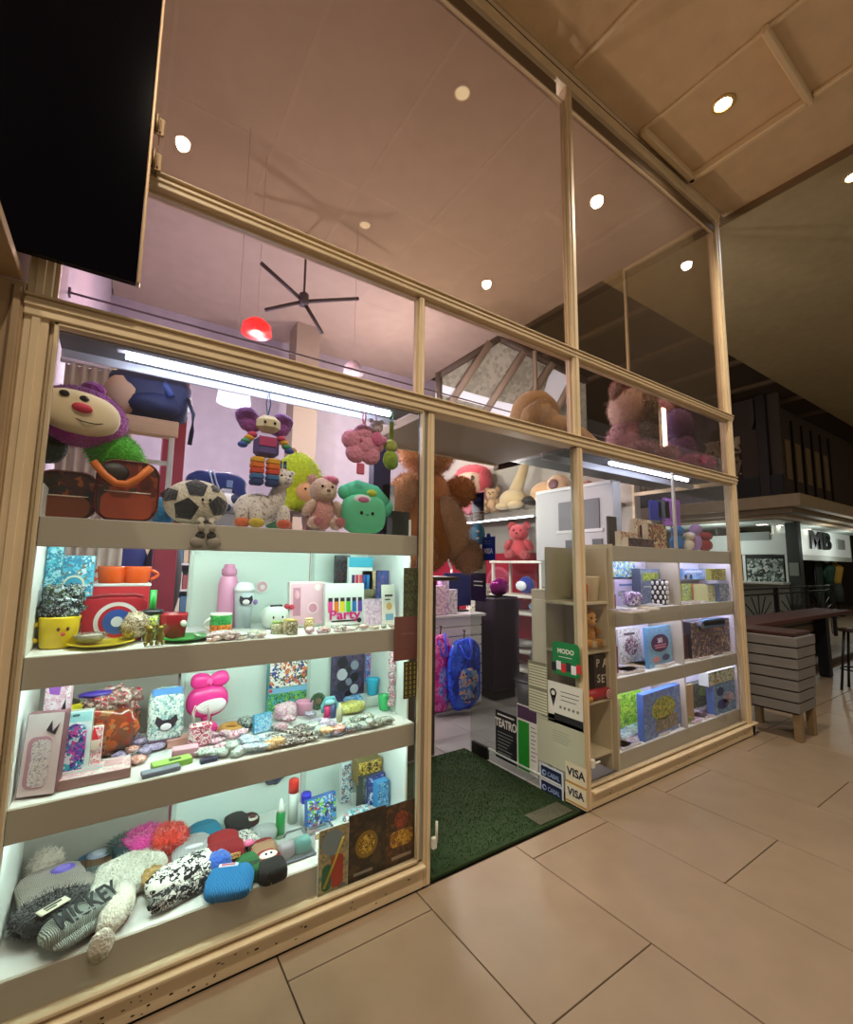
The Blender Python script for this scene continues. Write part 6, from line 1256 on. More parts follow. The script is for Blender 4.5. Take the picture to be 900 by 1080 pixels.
solo('duck_toy', MB().ell((0, 0, .022), (.03, .03, .022), mat('#d89a3a', .6), .1), 'tiny amber toy beside the red cylinder', 'toy', (2.60, .055 + .04, SZ[2] + .001))
# ------------------------------------------------------------------ plush row standing on top of the far cabinet
ZT = 2.298
def big(name, label, px, Y, parts, rot=0):
    x, z, w_, h_ = box2d(*px, Y, ZT); return plush(name, label, 'plush toy', (x, Y, ZT + .02), h_, parts, rot)
TA = F('#c4a468'); TB = F('#b89a60')
t = thing('plush_toy', 'large tan plush animal lying with raised rump behind the middle post', 'plush toy', (2.62, .42, ZT + .012))
MB().ell((.1, 0, .13), (.42, .2, .14), TA, .04, 16, 2, Euler((0, RAD(12), 0)).to_matrix(), n=(28, 18)).obj('body', t); MB().ell((-.12, .0, .24), (.2, .17, .2), TA, .04, 16, 4).obj('rump', t)
MB().tube([(-.3, -.1, .09), (-.26, -.1, .2), (-.16, -.12, .28)], [.07, .08, .07], TB, 14).obj('leg', t); MB().tube([(.25, -.08, .12), (.42, -.1, .07), (.52, -.1, .055)], [.1, .07, .05], TA, 14).obj('tail', t)
big('plush_toy', 'pink and cream horned plush toy above the far cabinet', (636, 412, 690, 462), .36, [('body', F('#b5848c'), [((0, 0, .28), (.34, .26, .3))]), ('belly', F('#8f8a84'), [((-.02, -.2, .34), (.16, .1, .16))]), ('head', F('#c9ab9a'), [((-.04, -.03, .68), (.29, .24, .28))]), ('face', F('#a89a84'), [((.02, -.2, .68), (.17, .1, .17))]),
     ('mane', F('#b05a62'), [((-.12, .02, .95), (.14, .12, .1)), ((.13, .02, .86), (.12, .12, .16)), ((.2, .02, .7), (.07, .1, .16))]), ('horn', mat('#e0c8a8', .5), [((-.06, -.1, 1.0), (.03, .03, .08), 0)]), ('ear', F('#c9ab9a'), [((-.26, 0, .86), (.06, .05, .12))]),
     ('leg', F('#b88a92'), [((-.2, -.22, .1), (.16, .2, .11))]), ('leg', F('#c08a94'), [((.3, -.2, .12), (.18, .2, .12))]), ('arm', F('#d8c4ac'), [((.22, -.18, .42), (.05, .06, .2))])])
big('plush_toy', 'pink and violet plush seated behind the reflected light streak', (686, 424, 704, 474), .62, [('body', F('#c8707e'), [((0, 0, .34), (.2, .2, .36))]), ('hair', F('#5a2a8a'), [((-.06, -.05, .5), (.2, .18, .24))]), ('head', F('#c88a8a'), [((.02, 0, .8), (.18, .16, .18))])])
big('plush_toy', 'purple plush with rosy feet beside the reflected light streak', (704, 436, 731, 488), .25, [('body', F('#6a4478'), [((0, 0, .3), (.24, .22, .32))]), ('head', F('#75508a'), [((-.03, 0, .75), (.26, .2, .25))]), ('leg', F('#b04a78'), [((-.14, -.2, .1), (.14, .18, .11))]), ('leg', F('#b85080'), [((.2, -.18, .12), (.18, .18, .13))])])
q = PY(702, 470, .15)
t = thing('light_tube', 'upright glowing stand-in for a reflected light streak among plush toys on the far cabinet', 'lamp', (q.x, .15, ZT))  # glowing strip and dots added in place of a streak reflected in the glass
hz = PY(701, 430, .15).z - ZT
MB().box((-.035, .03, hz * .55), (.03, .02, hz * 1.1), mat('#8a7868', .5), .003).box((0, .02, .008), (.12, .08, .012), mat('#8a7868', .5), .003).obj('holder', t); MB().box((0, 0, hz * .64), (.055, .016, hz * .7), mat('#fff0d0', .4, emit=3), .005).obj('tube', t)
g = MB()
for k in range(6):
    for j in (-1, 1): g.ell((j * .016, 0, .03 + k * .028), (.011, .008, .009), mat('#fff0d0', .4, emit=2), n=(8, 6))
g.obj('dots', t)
# ------------------------------------------------------------------ inside the shop
# counter with slatted white front and hanging children's bags
t = thing('counter', 'white slat-fronted shop counter island facing the doorway', 'counter', (2.88, 2.05, 0))
SLW = mat('#e4e4ea', .45)
MB().box((0, .16, .46), (.82, .5, .92), mat('#d0d0d8', .5), .004).obj('body', t)
for i in range(9): MB().box((0, -.1, .07 + i * .1), (.82, .02, .088), SLW, .003).obj('slat', t)
MB().box((0, .14, .93), (.88, .58, .03), mat('#c9c6cc', .4), .004).obj('worktop', t)
def cape(label, px, py0, py1, m, m2, sk):
    a = PY(px[0], (py0 + py1) / 2, 1.88); b_ = PY(px[1], (py0 + py1) / 2, 1.88); z1, z0 = PY(px[0], py0, 1.88).z, PY(px[0], py1, 1.88).z; w_ = b_.x - a.x; h_ = z1 - z0
    t = thing('hanging_backpack', label, 'backpack', ((a.x + b_.x) / 2, sk, z0))
    MB().ell((0, 0, h_ * .46), (w_ / 2, .045, h_ * .46), m, .06, 8, 2, None, .6, (28, 18)).obj('body', t); MB().ell((.02, -.03, h_ * .32), (w_ * .32, .03, h_ * .24), m2, .1, 9, 4, None, .7).obj('pocket', t)
    MB().tube([(-w_ * .2, -.03, h_ * .86), (-w_ * .1, -.045, h_ * .7), (.02, -.05, h_ * .66), (w_ * .14, -.045, h_ * .74), (w_ * .1, -.03, h_ * .95)], .012, mat('#3a5cf0', .3), 8).obj('strap', t); MB().tube([(-.01, 0, h_ * .9), (0, .0, h_ + .03), (.015, .01, h_ + .02), (.02, .05, h_ + .02)], .006, DKMETAL, 8).obj('hook', t)
cape('shiny magenta-pink children\'s backpack hanging on the slatted counter', (453, 474), 664, 752, art(401, ['#d838a0', '#e86ac0', '#b8208a', '#f08ad0'], 14, .3), art(402, ['#5a6ac8', '#c84ab0', '#8a9ae0'], 16, .3), 1.86)
cape('shiny royal blue children\'s backpack hanging in front of the pink one', (466, 499), 668, 748, art(403, ['#1f3fc8', '#2a54e0', '#162f9a', '#3a6af0'], 12, .3), art(404, ['#3a6ab8', '#8a9ab8', '#1f3a8a', '#c89a7a'], 16, .3), 1.77)
# goods on the counter
for i, (px, c, l) in enumerate((((455, 618, 470, 642), ['#d8b4cc', '#b88ac0', '#e8dce4'], 'pink boxed toy at the near end of the counter'), ((466, 612, 474, 640), ['#c4a4d0', '#e4d8e8', '#9a7ab4'], 'lilac boxed toy behind the pink one on the counter'), ((474, 622, 484, 642), ['#d8ccd8', '#a8a0c0', '#e8e4ea'], 'white and lilac boxed toy on the counter'))):
    x, z, w_, h_ = box2d(*px, 1.95, .945)
    solo('toy_box', MB().box((0, 0, h_ / 2), (w_, .08, h_), art(410 + i, c, 30), .004), l, 'box', (x, 1.97 + .02 * i, .947))
x, z, w_, h_ = box2d(469, 604, 496, 648, 2.2, .945)
t = thing('till_screen', 'dark blue till screen on the counter behind the toys', 'till', (x, 2.2, .947)); MB().box((0, 0, h_ * .56), (w_, .04, h_ * .86), mat('#141c4a', .3), .006).obj('screen', t); MB().box((0, .03, .08), (.06, .05, .16), DKMETAL, .004).box((0, 0, .008), (.2, .16, .014), DKMETAL, .004).obj('stand', t)
t = thing('desk_lamp', 'slim white jointed lamp arm over the till screen', 'lamp', (PY(478, 606, 2.3).x, 2.33, .947))
b0 = PY(457, 545, 2.3); b1 = PY(480, 600, 2.3); o_ = Vector((PY(478, 606, 2.3).x, 2.33, .947))
MB().tube([(0, 0, .01), (0, 0, b1.z - .947)], .012, mat('#e6e2dc', .4), 8).lathe([(.07, 0), (.07, .015), (0, .02)], mat('#e6e2dc', .4), 20).obj('stand', t); MB().tube([(0, 0, b1.z - .947), (b0.x - o_.x, 0, b0.z - o_.z)], .014, mat('#e8d8d0', .4), 8).obj('arm', t)
t = thing('drum_bin', 'dark purple fabric drum standing beside the counter', 'bin', (3.66, 2.1, 0))
MB().box((0, 0, .6), (.40, .34, 1.0), mat('#24102c', .6), .02).obj('body', t); MB().box((0, 0, .05), (.3, .26, .1), mat('#1a0c20', .6)).obj('base', t); MB().box((0, 0, 1.09), (.36, .3, .02), mat('#17121c', .5), .004).obj('lid', t)
q = PY(513, 618, 2.05); solo('foil_balloon', MB().ell((0, 0, .1), (.14, .05, .1), mat('#8a1a78', .15, .4), .2, 7, 3), 'shiny purple foil parcel lying on the dark drum', 'parcel', (3.7, 2.1, 1.105))
# red display panels and the round emblem at the back
RP = mat('#a31632', .5)
t = thing('red_partition', 'long red panel standing along the far wall behind the counter', 'partition', (4.68, 3.75, 0)); MB().box((0, 0, .82), (.04, 2.7, 1.62), RP, .004).obj('panel', t); MB().box((-.01, 0, .04), (.07, 2.72, .08), mat('#5a4a44', .6), .003).obj('base', t)
q = PX(526, 615, 4.65); solo('oval_sign', MB().prism(circ(.26, 32, 0, 0, .24), -.012, 0, mat('#c25a72', .4)).prism(circ(.22, 32, 0, 0, .2), -.016, -.01, mat('#a83a54', .4)).box((0, -.018, .06), (.24, .004, .04), mat('#c8708a')).box((0, -.018, -.04), (.26, .004, .03), mat('#c8708a')), 'pink oval sign on the red panel', 'sign', (4.657, q.y, q.z), RAD(-90))
# polka dot box, cube shelf and white rack on the far side of the room
def cubes(label, x, y, w, hs, d, name='cube_shelf'):
    t = thing(name, label, 'shelf', (x, y, 0)); CW = mat('#cfc9c0', .5)
    for sx in (-1, 1): MB().box((sx * w / 2, 0, hs[-1] / 2 + .01), (.03, d, hs[-1] + .02), CW, .003).obj('side_panel', t)
    for z in hs: MB().box((0, 0, z), (w, d, .03), CW, .003).obj('shelf', t)
    MB().box((0, d / 2 - .005, hs[-1] / 2), (w, .01, hs[-1]), mat('#b4ada4', .6)).obj('back_panel', t)
    return t
cubes('low cream two-tier cube shelf in front of the red partition', 4.25, 3.1, .5, (.06, .43, .82), .34)
q = PY(535, 635, 3.3); solo('dotted_box', MB().box((0, 0, .18), (.3, .2, .36), art(420, ['#e4dcd0', '#e4dcd0', '#e0d8cc', '#6a5a58', '#e6ded2'], 22), .004), 'cream box with dark dots on the cube shelf', 'box', (4.25, 3.1, .8365))
RX = 4.38
t = thing('display_rack', 'white open display rack with blue and red goods near the folded door', 'rack', (RX, 2.35, 0)); WR = mat('#d8d4cc', .5)
for y in (-.42, .42):
    for x in (-.16, .16): MB().box((x, y, .76), (.035, .035, 1.52), WR, .003).obj('upright', t)
for z in (.18, .40, .86, 1.07, 1.5): MB().box((0, 0, z), (.4, .92, .03), WR, .003).obj('shelf', t)
for i, (y, z, s_, c, l) in enumerate(((2.3, 1.085, (.1, .22, .22), '#1f3aa8', 'round royal blue and white plush on the white rack'), (2.55, .875, (.11, .2, .14), '#2f5ab0', 'blue and sky plush lying on the lower tier of the white rack'), (2.15, .875, (.1, .14, .12), '#7aa8c8', 'pale blue cushion on the lower tier of the white rack'), (2.35, .415, (.12, .3, .1), '#d8d8d4', 'white rolled cloth near the foot of the white rack'))):
    tt = thing('plush_toy' if i < 3 else 'cloth_roll', l, 'plush toy' if i < 3 else 'cloth', (RX - .02, y, z + .016)); MB().ell((0, 0, s_[2] * .5), (s_[0], s_[1] * .5, s_[2] * .5), F(c), .05, 12, i).obj('body', tt)
    if i == 0: MB().ell((-.1, 0, .1), (.03, .09, .06), mat('#d8e0e8', .7)).obj('belly', tt)
t = thing('red_banner', 'folded dark red cloth hanging from the white rack', 'cloth', (RX - .2, 2.38, .5)); MB().box((0, 0, .18), (.03, .2, .36), mat('#8a1a30', .8), .006).obj('cloth', t); MB().tube([(0, -.06, .05), (-.012, .0, .2), (-.012, .06, .36)], .012, mat('#d8c8b8', .6), 6).obj('strap', t)
solo('grey_drape', MB().ell((0, 0, .34), (.1, .17, .34), mat('#6f7a76', .85), .12, 6, 2), 'grey-green draped cloth bundle on the floor before the white rack', 'cloth', (4.02, 1.75, .0))
# pink soft toy and dark plants on top of the rack
q = PX(556, 565, 4.3)
plush('plush_toy', 'coral red plush bear sitting on the white rack', 'plush toy', (RX - .02, 2.42, 1.532), .49, teddy('#c84a56', '#d8606a', '#d8707a', '#4a1a20'), RAD(-60))
for y, l in ((1.98, 'dark green foliage plant pot at the near end of the white rack'),):
    t = thing('plant_pot', l, 'plant', (RX, y - .1, 1.517)); MB().lathe([(0, 0), (.06, 0), (.08, .1), (0, .1)], mat('#cfc8bc', .5), 20).obj('pot', t)
    g = MB(); r = random.Random(3)
    for i in range(40): a = r.uniform(0, 6.28); e = r.uniform(.1, .32); g.tube([(0, 0, .1), (e * .3 * math.cos(a), e * .3 * math.sin(a), .1 + e * .6), (e * .7 * math.cos(a), e * .7 * math.sin(a), .1 + e)], [.008, .014, .002], mat('#2f5a44', .6), 5)
    g.obj('foliage', t)
t = thing('mesh_basket', 'black mesh waste basket behind the folded glass door', 'basket', (3.5, 1.42, 0))
MB().lathe([(.13, 0), (.17, .34), (.175, .34), (.135, -.001)], mat('#24262a', .5), 28).lathe([(.176, .325), (.185, .333), (.176, .345)], DKMETAL, 28).lathe([(0, 0), (.13, 0)], DKMETAL, 28).obj('body', t)
# cream cupboard end seen through the glass door
q = PX(585, 640, 3.2)
t = thing('cupboard', 'pale cream cupboard side with pots on it, seen through the glass door', 'cupboard', (3.42, .85, 0))
MB().box((0, 0, .62), (.4, .62, 1.24), mat('#a9a184', .6, kind='plaster'), .004).obj('body', t); MB().box((-.205, 0, .60), (.012, .56, 1.1), mat('#b4ac8e', .6), .003).obj('door', t)
t = thing('red_pot', 'red cloth-wrapped bowl on the cream cupboard', 'bowl', (3.36, .72, 1.242)); MB().lathe([(0, 0), (.1, 0), (.16, .1), (.15, .1), (.09, .02), (0, .02)], mat('#a01c24', .7), 24).obj('bowl', t); MB().ell((-.12, .1, .03), (.03, .06, .03), mat('#8a1820', .8), .2).obj('tail', t)
t = thing('cream_jar', 'cream jar-shaped toy with dark curls standing in the red bowl', 'toy', (3.36, .72, 1.265)); MB().ell((0, 0, .12), (.085, .085, .12), mat('#cdbf9c', .6)).obj('body', t); MB().ell((0, 0, .235), (.06, .06, .03), F('#5a2a24'), .3, 20).obj('curls', t)
t = thing('light_box', 'pale grey wall-mounted meter cabinet with dark windows behind the glass door', 'cabinet', (3.62, .95, 1.50))
MB().box((0, 0, .36), (.12, .9, .72), mat('#c4c6c8', .5), .006).obj('body', t)
MB().box((-.062, -.08, .42), (.012, .46, .3), mat('#5a5d62', .4), .003).box((-.064, -.28, .12), (.012, .1, .16), mat('#4a4d52', .4)).box((-.064, .02, .12), (.012, .1, .16), mat('#4a4d52', .4)).obj('window', t)
MB().box((-.066, -.08, .28), (.01, .52, .03), mat('#dfe1e2', .4), .002).box((-.066, 0, .70), (.012, .86, .03), mat('#e4e6e6', .4), .002).obj('trim', t); MB().box((0, 0, -.13), (.1, .8, .256), mat('#9aa09a', .6), .004).obj('bracket', t)
# long high plush shelf along the far wall with lit edge
t = thing('plush_shelf', 'long high shelf with a lit front edge carrying the plush row', 'shelf', (4.3, 0, 0))
MB().box((.2, 2.78, 2.15), (.42, 3.34, .04), mat('#6a625c', .5), .004).box((.0, 2.95, 2.12), (.03, 3.0, .1), mat('#7a736c', .4, .3), .003).obj('board', t); MB().box((-.02, 3.2, 2.075), (.02, 2.2, .02), mat('#eef0ff', .4, emit=7)).obj('light_strip', t)
for y in (1.6, 2.9, 4.3): MB().box((.38, y, 2.06), (.06, .04, .2), mat('#6a625c', .5), .003).obj('bracket', t)
ZP = 2.195
plush('plush_toy', 'pink-hooded plush doll with beige face on the high shelf', 'plush toy', (4.38, 3.4, ZP + .01), .72, [('body', F('#d87a88'), [((0, 0, .24), (.34, .3, .26))]), ('head', mat('#c9a48e', .9), [((0, -.04, .66), (.36, .3, .27))]), ('hair', F('#d8505e'), [((0, .05, .84), (.38, .32, .2)), ((.27, -.05, .68), (.12, .2, .24)), ((-.3, .02, .66), (.08, .2, .22))]), ('eye', EYE_M, [((-.13, -.325, .7), (.035, .02, .05), 0)]), ('eye', EYE_M, [((.13, -.325, .7), (.035, .02, .05), 0)]), ('arm', F('#d88a94'), [((-.3, -.12, .3), (.1, .12, .16))]), ('arm', F('#d88a94'), [((.3, -.12, .3), (.1, .12, .16))])], RAD(-62))
plush('teddy_bear', 'small tan teddy beside the pink-hooded doll on the high shelf', 'teddy bear', (4.36, 2.93, ZP), .36, teddy('#c09a74', '#d4b490', '#d0b090'), RAD(-62))
t = thing('plush_toy', 'long cream giraffe-necked plush leaning up on the high shelf', 'plush toy', (4.36, 2.52, ZP + .002)); CG = F('#c4ab82')
MB().ell((0, 0, .14), (.16, .22, .14), CG).obj('body', t); MB().tube([(0, -.02, .2), (.03, -.12, .44), (.05, -.2, .66)], [.1, .07, .05], CG, 14).obj('neck', t); MB().ell((.04, -.22, .72), (.06, .09, .07), CG).obj('head', t); MB().ell((-.1, .1, .05), (.1, .1, .05), CG).obj('leg', t); MB().ell((-.1, -.14, .05), (.1, .12, .05), CG).obj('leg', t)
t = thing('plush_toy', 'tan dog plush lying with open dark mouth on the high shelf', 'plush toy', (4.36, 1.9, ZP + .002)); DG = F('#b98a5a')
MB().ell((0, 0, .15), (.2, .26, .16), DG).obj('body', t); MB().ell((-.12, -.24, .2), (.13, .14, .13), F('#c9a07c')).obj('head', t); MB().ell((-.235, -.26, .2), (.03, .07, .06), mat('#4a1a1c', .6)).obj('mouth', t); MB().ell((-.1, .2, .07), (.14, .1, .06), mat('#231c1c', .7)).obj('leg', t)
for i, y in enumerate((1.62, 1.75)): MB and plush('plush_toy', ('small brown and cream plush nearest the door end of the high shelf', 'cream-faced brown plush on the high shelf beside the dog')[i], 'plush toy', (4.3 + .12 * (1 - i), (1.52, 1.3)[i] + .05 * (1 - i), ZP), (.26, .22)[i], [('body', F('#8a5a44'), [((0, 0, .3), (.25, .22, .3))]), ('head', F('#7a4a3a'), [((0, 0, .75), (.26, .22, .24))]), ('muzzle', F('#d8c4ac'), [((0, -.2, .7), (.13, .08, .1))])], RAD(-62))
# big brown bear beside the door post, on a tall plinth
BRN, BR2 = '#bd7838', '#cf9c6a'
t = plush('teddy_bear', 'very large brown teddy bear just inside the doorway behind the door post', 'teddy bear', (2.0, 1.12, 1.388), .98, [('body', F(BRN), [((0, 0, .42), (.3, .22, .42))]), ('head', F(BRN), [((-.02, -.03, .98), (.24, .2, .21))]), ('muzzle', F(BR2), [((-.06, -.19, .93), (.12, .1, .1))]), ('ear', F(BR2), [((-.24, 0, 1.1), (.09, .05, .09))]), ('ear', F(BRN), [((.18, 0, 1.14), (.09, .05, .09))]),
     ('arm', F(BRN), [((.26, -.1, .66), (.12, .11, .15), .03, (0, 60, 0))]), ('arm', F(BR2), [((-.3, -.1, .58), (.1, .1, .2), .03, (0, 30, 0))]), ('leg', F('#cfa27a'), [((.16, -.14, .34), (.13, .13, .3), .03, (12, -28, 0))]), ('leg', F(BRN), [((-.14, -.16, .16), (.12, .16, .16))]), ('foot', F('#c89a78'), [((.3, -.16, .14), (.11, .12, .13))])])
t = thing('plinth_stand', 'plain dark plinth carrying the large brown teddy bear', 'stand', (1.96, 1.3, 0)); MB().box((0, 0, .67), (.34, .3, 1.33), mat('#4a4038', .6), .005).obj('column', t); MB().box((.02, -.08, 1.345), (.5, .46, .03), mat('#5a4c40', .6), .004).obj('top', t)
# wall shelves with books seen through the open back of the near cabinet
t = thing('bookcase', 'white bookcase of small goods against the back wall', 'bookcase', (.62, 4.9, 0)); WB = mat('#c9cfd4', .5)
for x in (-.6, .6): MB().box((x, 0, 1.05), (.03, .35, 2.1), WB, .003).obj('side_panel', t)
for k in range(7): MB().box((0, 0, .1 + .33 * k), (1.2, .35, .025), WB, .002).obj('shelf', t)
MB().box((0, .17, 1.05), (1.2, .01, 2.1), mat('#8a94a0', .6)).obj('back_panel', t)
r = random.Random(9)
for k in range(1, 6):
    x = -.55
    while x < .52:
        w_ = r.uniform(.05, .1); h_ = r.uniform(.16, .27); c = r.choice(['#3f6a8a', '#7a9ab0', '#c9c4b4', '#2a3a4a', '#8a4a54', '#4a7a6a', '#b4a88a', '#54508a'])
        cn = {'#3f6a8a': 'blue', '#7a9ab0': 'pale blue', '#c9c4b4': 'cream', '#2a3a4a': 'dark', '#8a4a54': 'red', '#4a7a6a': 'green', '#b4a88a': 'tan', '#54508a': 'violet'}[c]
        solo('packaged_good', MB().box((0, 0, h_ / 2), (w_ * .92, .2, h_), mat(c, .5), .004), 'small %s boxed item on tier %s of the bookcase' % (cn, ('one', 'two', 'three', 'four', 'five')[k - 1]), 'box', (.62 + x + w_ / 2, 4.86, .1 + .33 * k + .0135), 0, '%s boxes on bookcase tier %d' % (cn, k)); x += w_
# dark figure-like hanging garment and black cloth behind shelf two
t = thing('coat_stand', 'dark hanging coats on a stand behind the second shelf gap', 'coat stand', (.22, 1.9, 0)); MB().cyl((0, 0, 0), (0, 0, 1.7), .02, DKMETAL).cyl((0, 0, 0), (0, 0, .03), .2, DKMETAL).obj('pole', t); MB().ell((.06, 0, 1.32), (.12, .1, .34), mat('#23262e', .8), .1, 6).obj('coat', t); MB().ell((-.16, .05, 1.34), (.14, .1, .3), mat('#1a2c6a', .8), .1, 6, 3).obj('coat', t)
# pendant lamps, ceiling fan, skylight
def pendant(label, px, py, Y, sh, glow, e, r_, h_, op=False):
    p = PY(px, py, Y); t = thing('pendant_lamp', label, 'pendant lamp', (p.x, Y, p.z))
    MB().lathe([(r_, -h_ / 2), (r_ * .92, h_ * .1), (r_ * .55, h_ * .45), (.03, h_ * .5), (.02, h_ * .6)], sh, 28).obj('lamp_shade', t)
    MB().ell((0, 0, -h_ * .15), (r_ * .5, r_ * .5, h_ * .3), mat(glow, .4, emit=e)).obj('bulb', t)
    MB().cyl((0, 0, h_ * .5), (0, 0, 4.95 - p.z), .0018, mat('#b4a8ac', .6), n=6).obj('cord', t)
    l = bpy.data.lights.new('pendant', 'POINT'); l.energy = e * 4; l.color = lin(glow)[:3]; l.shadow_soft_size = .06
    q = bpy.data.objects.new('pendant', l); C.objects.link(q); q.location = (p.x, Y, p.z - h_ * .75)
pendant('glowing red-shaded pendant lamp inside the shop', 271, 345, 1.9, mat('#ff2a2a', .4, emit=1.6), '#ffd8d0', 22, .12, .12)
pendant('white bell-shaped pendant lamp below the light tube', 247, 416, 1.7, mat('#eef4ff', .4, emit=.9), '#f4f6ff', 16, .12, .14)
pendant('faint white pendant lamp shade behind the hanging flower plush', 373, 388, 2.2, mat('#cfc4d4', .5), '#e8e0f0', .6, .1, .12)
a, b_ = PY(275, 277, 2.6), PY(340, 352, 2.6); c, d = PY(280, 327, 2.6), PY(378, 315, 2.6); hub = (a + b_ + c + d) / 4
t = thing('ceiling_fan', 'ceiling fan with thin dark crossed blades inside the shop', 'ceiling fan', hub); BL = mat('#4a3f44', .5)
for q in (a, b_, c, d):
    v = q - hub; MB().tube([v * .06, v], .02, BL, 6).obj('blade', t)
MB().cyl((0, 0, -.04), (0, 0, .08), .05, BL).obj('hub', t); MB().cyl((0, 0, .08), (0, 0, 4.95 - hub.z), .012, BL, n=8).obj('rod', t)
# two thin rails along the shop, seen over the cabinet
for i, (p0, p1) in enumerate((((60, 305), (430, 405)), ((128, 262), (190, 262)))):
    if i: break
    a, b_ = PY(p0[0], p0[1], 1.1), PY(p1[0], p1[1], 1.1)
    t = thing('hanging_rail', 'thin dark rail strung across the shop above the cabinet', 'rail', (0, 1.1, 0)); MB().tube([(-.32, 0, (a.z + b_.z) / 2), (4.68, 0, (a.z + b_.z) / 2)], .006, mat('#6a5a64', .5), 6).obj('bar', t)
    MB().box((-.315, 0, (a.z + b_.z) / 2), (.012, .04, .04), mat('#6a5a64', .5)).obj('bracket', t)
t = thing('skylight', 'sloping glazed skylight with pale rafters above the back of the shop', 'skylight', (0, 0, 0))
RF = mat('#a2927c', .6, kind='plaster'); SG = art(520, ['#a8aa98', '#b4b5a4', '#9a9c8c', '#bcbca8'], 8, .6); PW = mat('#e6ecf2', .4, emit=.7)  # panes glow faintly in place of shop light falling on them
g0, g1, g2 = PY(463, 430, 3.0), PY(620, 478, 2.5), PY(530, 356, 2.3); pn = (g1 - g0).cross(g2 - g0).normalized()
if pn.dot(EYE - g0) < 0: pn = -pn
def OP(x, y, lift=0.):
    d = ray(x, y); return EYE + d * ((g0 + pn * lift - EYE).dot(pn) / d.dot(pn))
def slab(pts, m, lift, th):
    vs = [OP(x, y, lift) for x, y in pts]; n_ = len(vs)
    return MB().put(vs + [v - pn * th for v in vs], [tuple(range(n_)), tuple(range(2 * n_ - 1, n_ - 1, -1))] + [(i, (i + 1) % n_, n_ + (i + 1) % n_, n_ + i) for i in range(n_)], m)
slab([(463, 436), (620, 484), (618, 402), (527, 357), (463, 396)], SG, 0, .03).obj('glazing', t)
slab([(464, 405), (520, 421), (520, 431), (464, 416)], PW, .012, .012).obj('pane', t); slab([(464, 420), (514, 434), (508, 448), (464, 438)], mat('#d4d8d2', .5, emit=.2), .012, .012).obj('pane', t)
slab([(521, 422), (548, 428), (536, 452), (510, 446)], PW, .012, .012).obj('pane', t); slab([(583, 384), (604, 394), (592, 424), (570, 428)], mat('#dde2e4', .5, emit=.3), .012, .012).obj('pane', t)
for p0, p1 in (((471, 432), (517, 361)), ((506, 444), (553, 371)), ((537, 452), (583, 383)), ((572, 462), (606, 396))): MB().tube([OP(*p0, .05), OP(*p1, .05)], .062, RF, 4).obj('rafter', t)
for p0, p1 in (((463, 396), (527, 357)), ((527, 357), (618, 402)), ((463, 393), (463, 438))): MB().tube([OP(*p0, .03), OP(*p1, .03)], .045, mat('#54483c', .6), 6).obj('purlin', t)
MB().tube([OP(564, 370, .12), OP(566, 446, .12)], .03, mat('#9a8a70', .6), 6).obj('strut', t)
# far column inside the shop beyond the band glazing
t = struct('wall_column', MB().box((2.1, 4.6, 2.5), (.35, .35, 5.0), mat('#9a8a7c', .8)), cat='column')
# extra boxes of colour deep in the shop under the plush shelf
for i, (x, y, z, s_, c, l) in enumerate(((4.5, 3.9, 1.66, (.3, .2, .34), '#5a6a64', 'grey-green carton on the red partition ledge'), (3.9, 4.6, 0, (.5, .3, 1.3), '#6a2038', 'maroon cupboard against the back wall'))):
    pass
# ------------------------------------------------------------------ the hall beyond
# slatted planter box on legs
t = thing('slatted_planter', 'grey slatted box planter on wooden legs just past the shopfront', 'planter', (4.72, -.08, 0), RAD(0))
SG = mat('#7d7977', .55, kind='wood'); X0, X1, Y0, Y1 = .0, .62, -.27, .24
px_ = -.0
for i in range(7):
    z = .275 + i * .092; k = i * .004
    g = MB(); w_, d_ = .40 + 2 * k, .46 + 2 * k
    g.box((.34, 0, z), (w_, d_, .081), SG, .004); g.obj('slat', t)
MB().box((.34, 0, .55), (.36, .42, .66), mat('#15100e', .8)).obj('core', t)
MB().box((.34, 0, .885), (.40, .46, .03), mat('#3a1a14', .5), .004).obj('top', t)
for x, y in ((.19, -.2), (.49, -.2), (.19, .2), (.49, .2)): MB().box((x, y, .115), (.06, .06, .23), mat('#8a7454', .6, kind='wood'), .004).obj('leg', t)
# long bar counter with stools
t = thing('bar_counter', 'long dark red-brown bar counter beyond the planter', 'counter', (6.95, .40, 0)); WD = mat('#4a2018', .65, kind='wood')
MB().box((0, .02, .855), (3.6, .42, .05), WD, .006).obj('worktop', t)
for x in (-.55, 1.2): MB().box((x, .0, .42), (.12, .12, .83), mat('#141624', .5), .004).obj('leg', t)
MB().box((.4, .1, .5), (2.6, .03, .5), mat('#6a5a44', .6), .003).obj('back_board', t)
for i in range(4): MB().box((.4, .075, .32 + .13 * i), (2.6, .02, .02), DKMETAL).obj('rail', t)
s0 = None
def stool(x, y, label):
    t = thing('bar_stool', label, 'stool', (x, y, 0), 0, 'bar stools')
    MB().lathe([(0, .70), (.16, .70), (.17, .715), (.16, .73), (0, .735)], mat('#2a1a14', .5), 24).obj('seat', t)
    for a in range(4):
        q = RAD(45 + 90 * a); MB().tube([(.12 * math.cos(q), .12 * math.sin(q), .70), (.2 * math.cos(q), .2 * math.sin(q), .0)], .014, DKMETAL, 8).obj('leg', t)
    MB().tube([(.17 * math.cos(i * .5236), .17 * math.sin(i * .5236), .25) for i in range(12)], .009, DKMETAL, 8, True).obj('foot_ring', t)
stool(7.55, -.08, 'dark metal bar stool at the counter, first past the planter'); stool(8.6, -.12, 'dark metal bar stool at the counter, second past the planter')
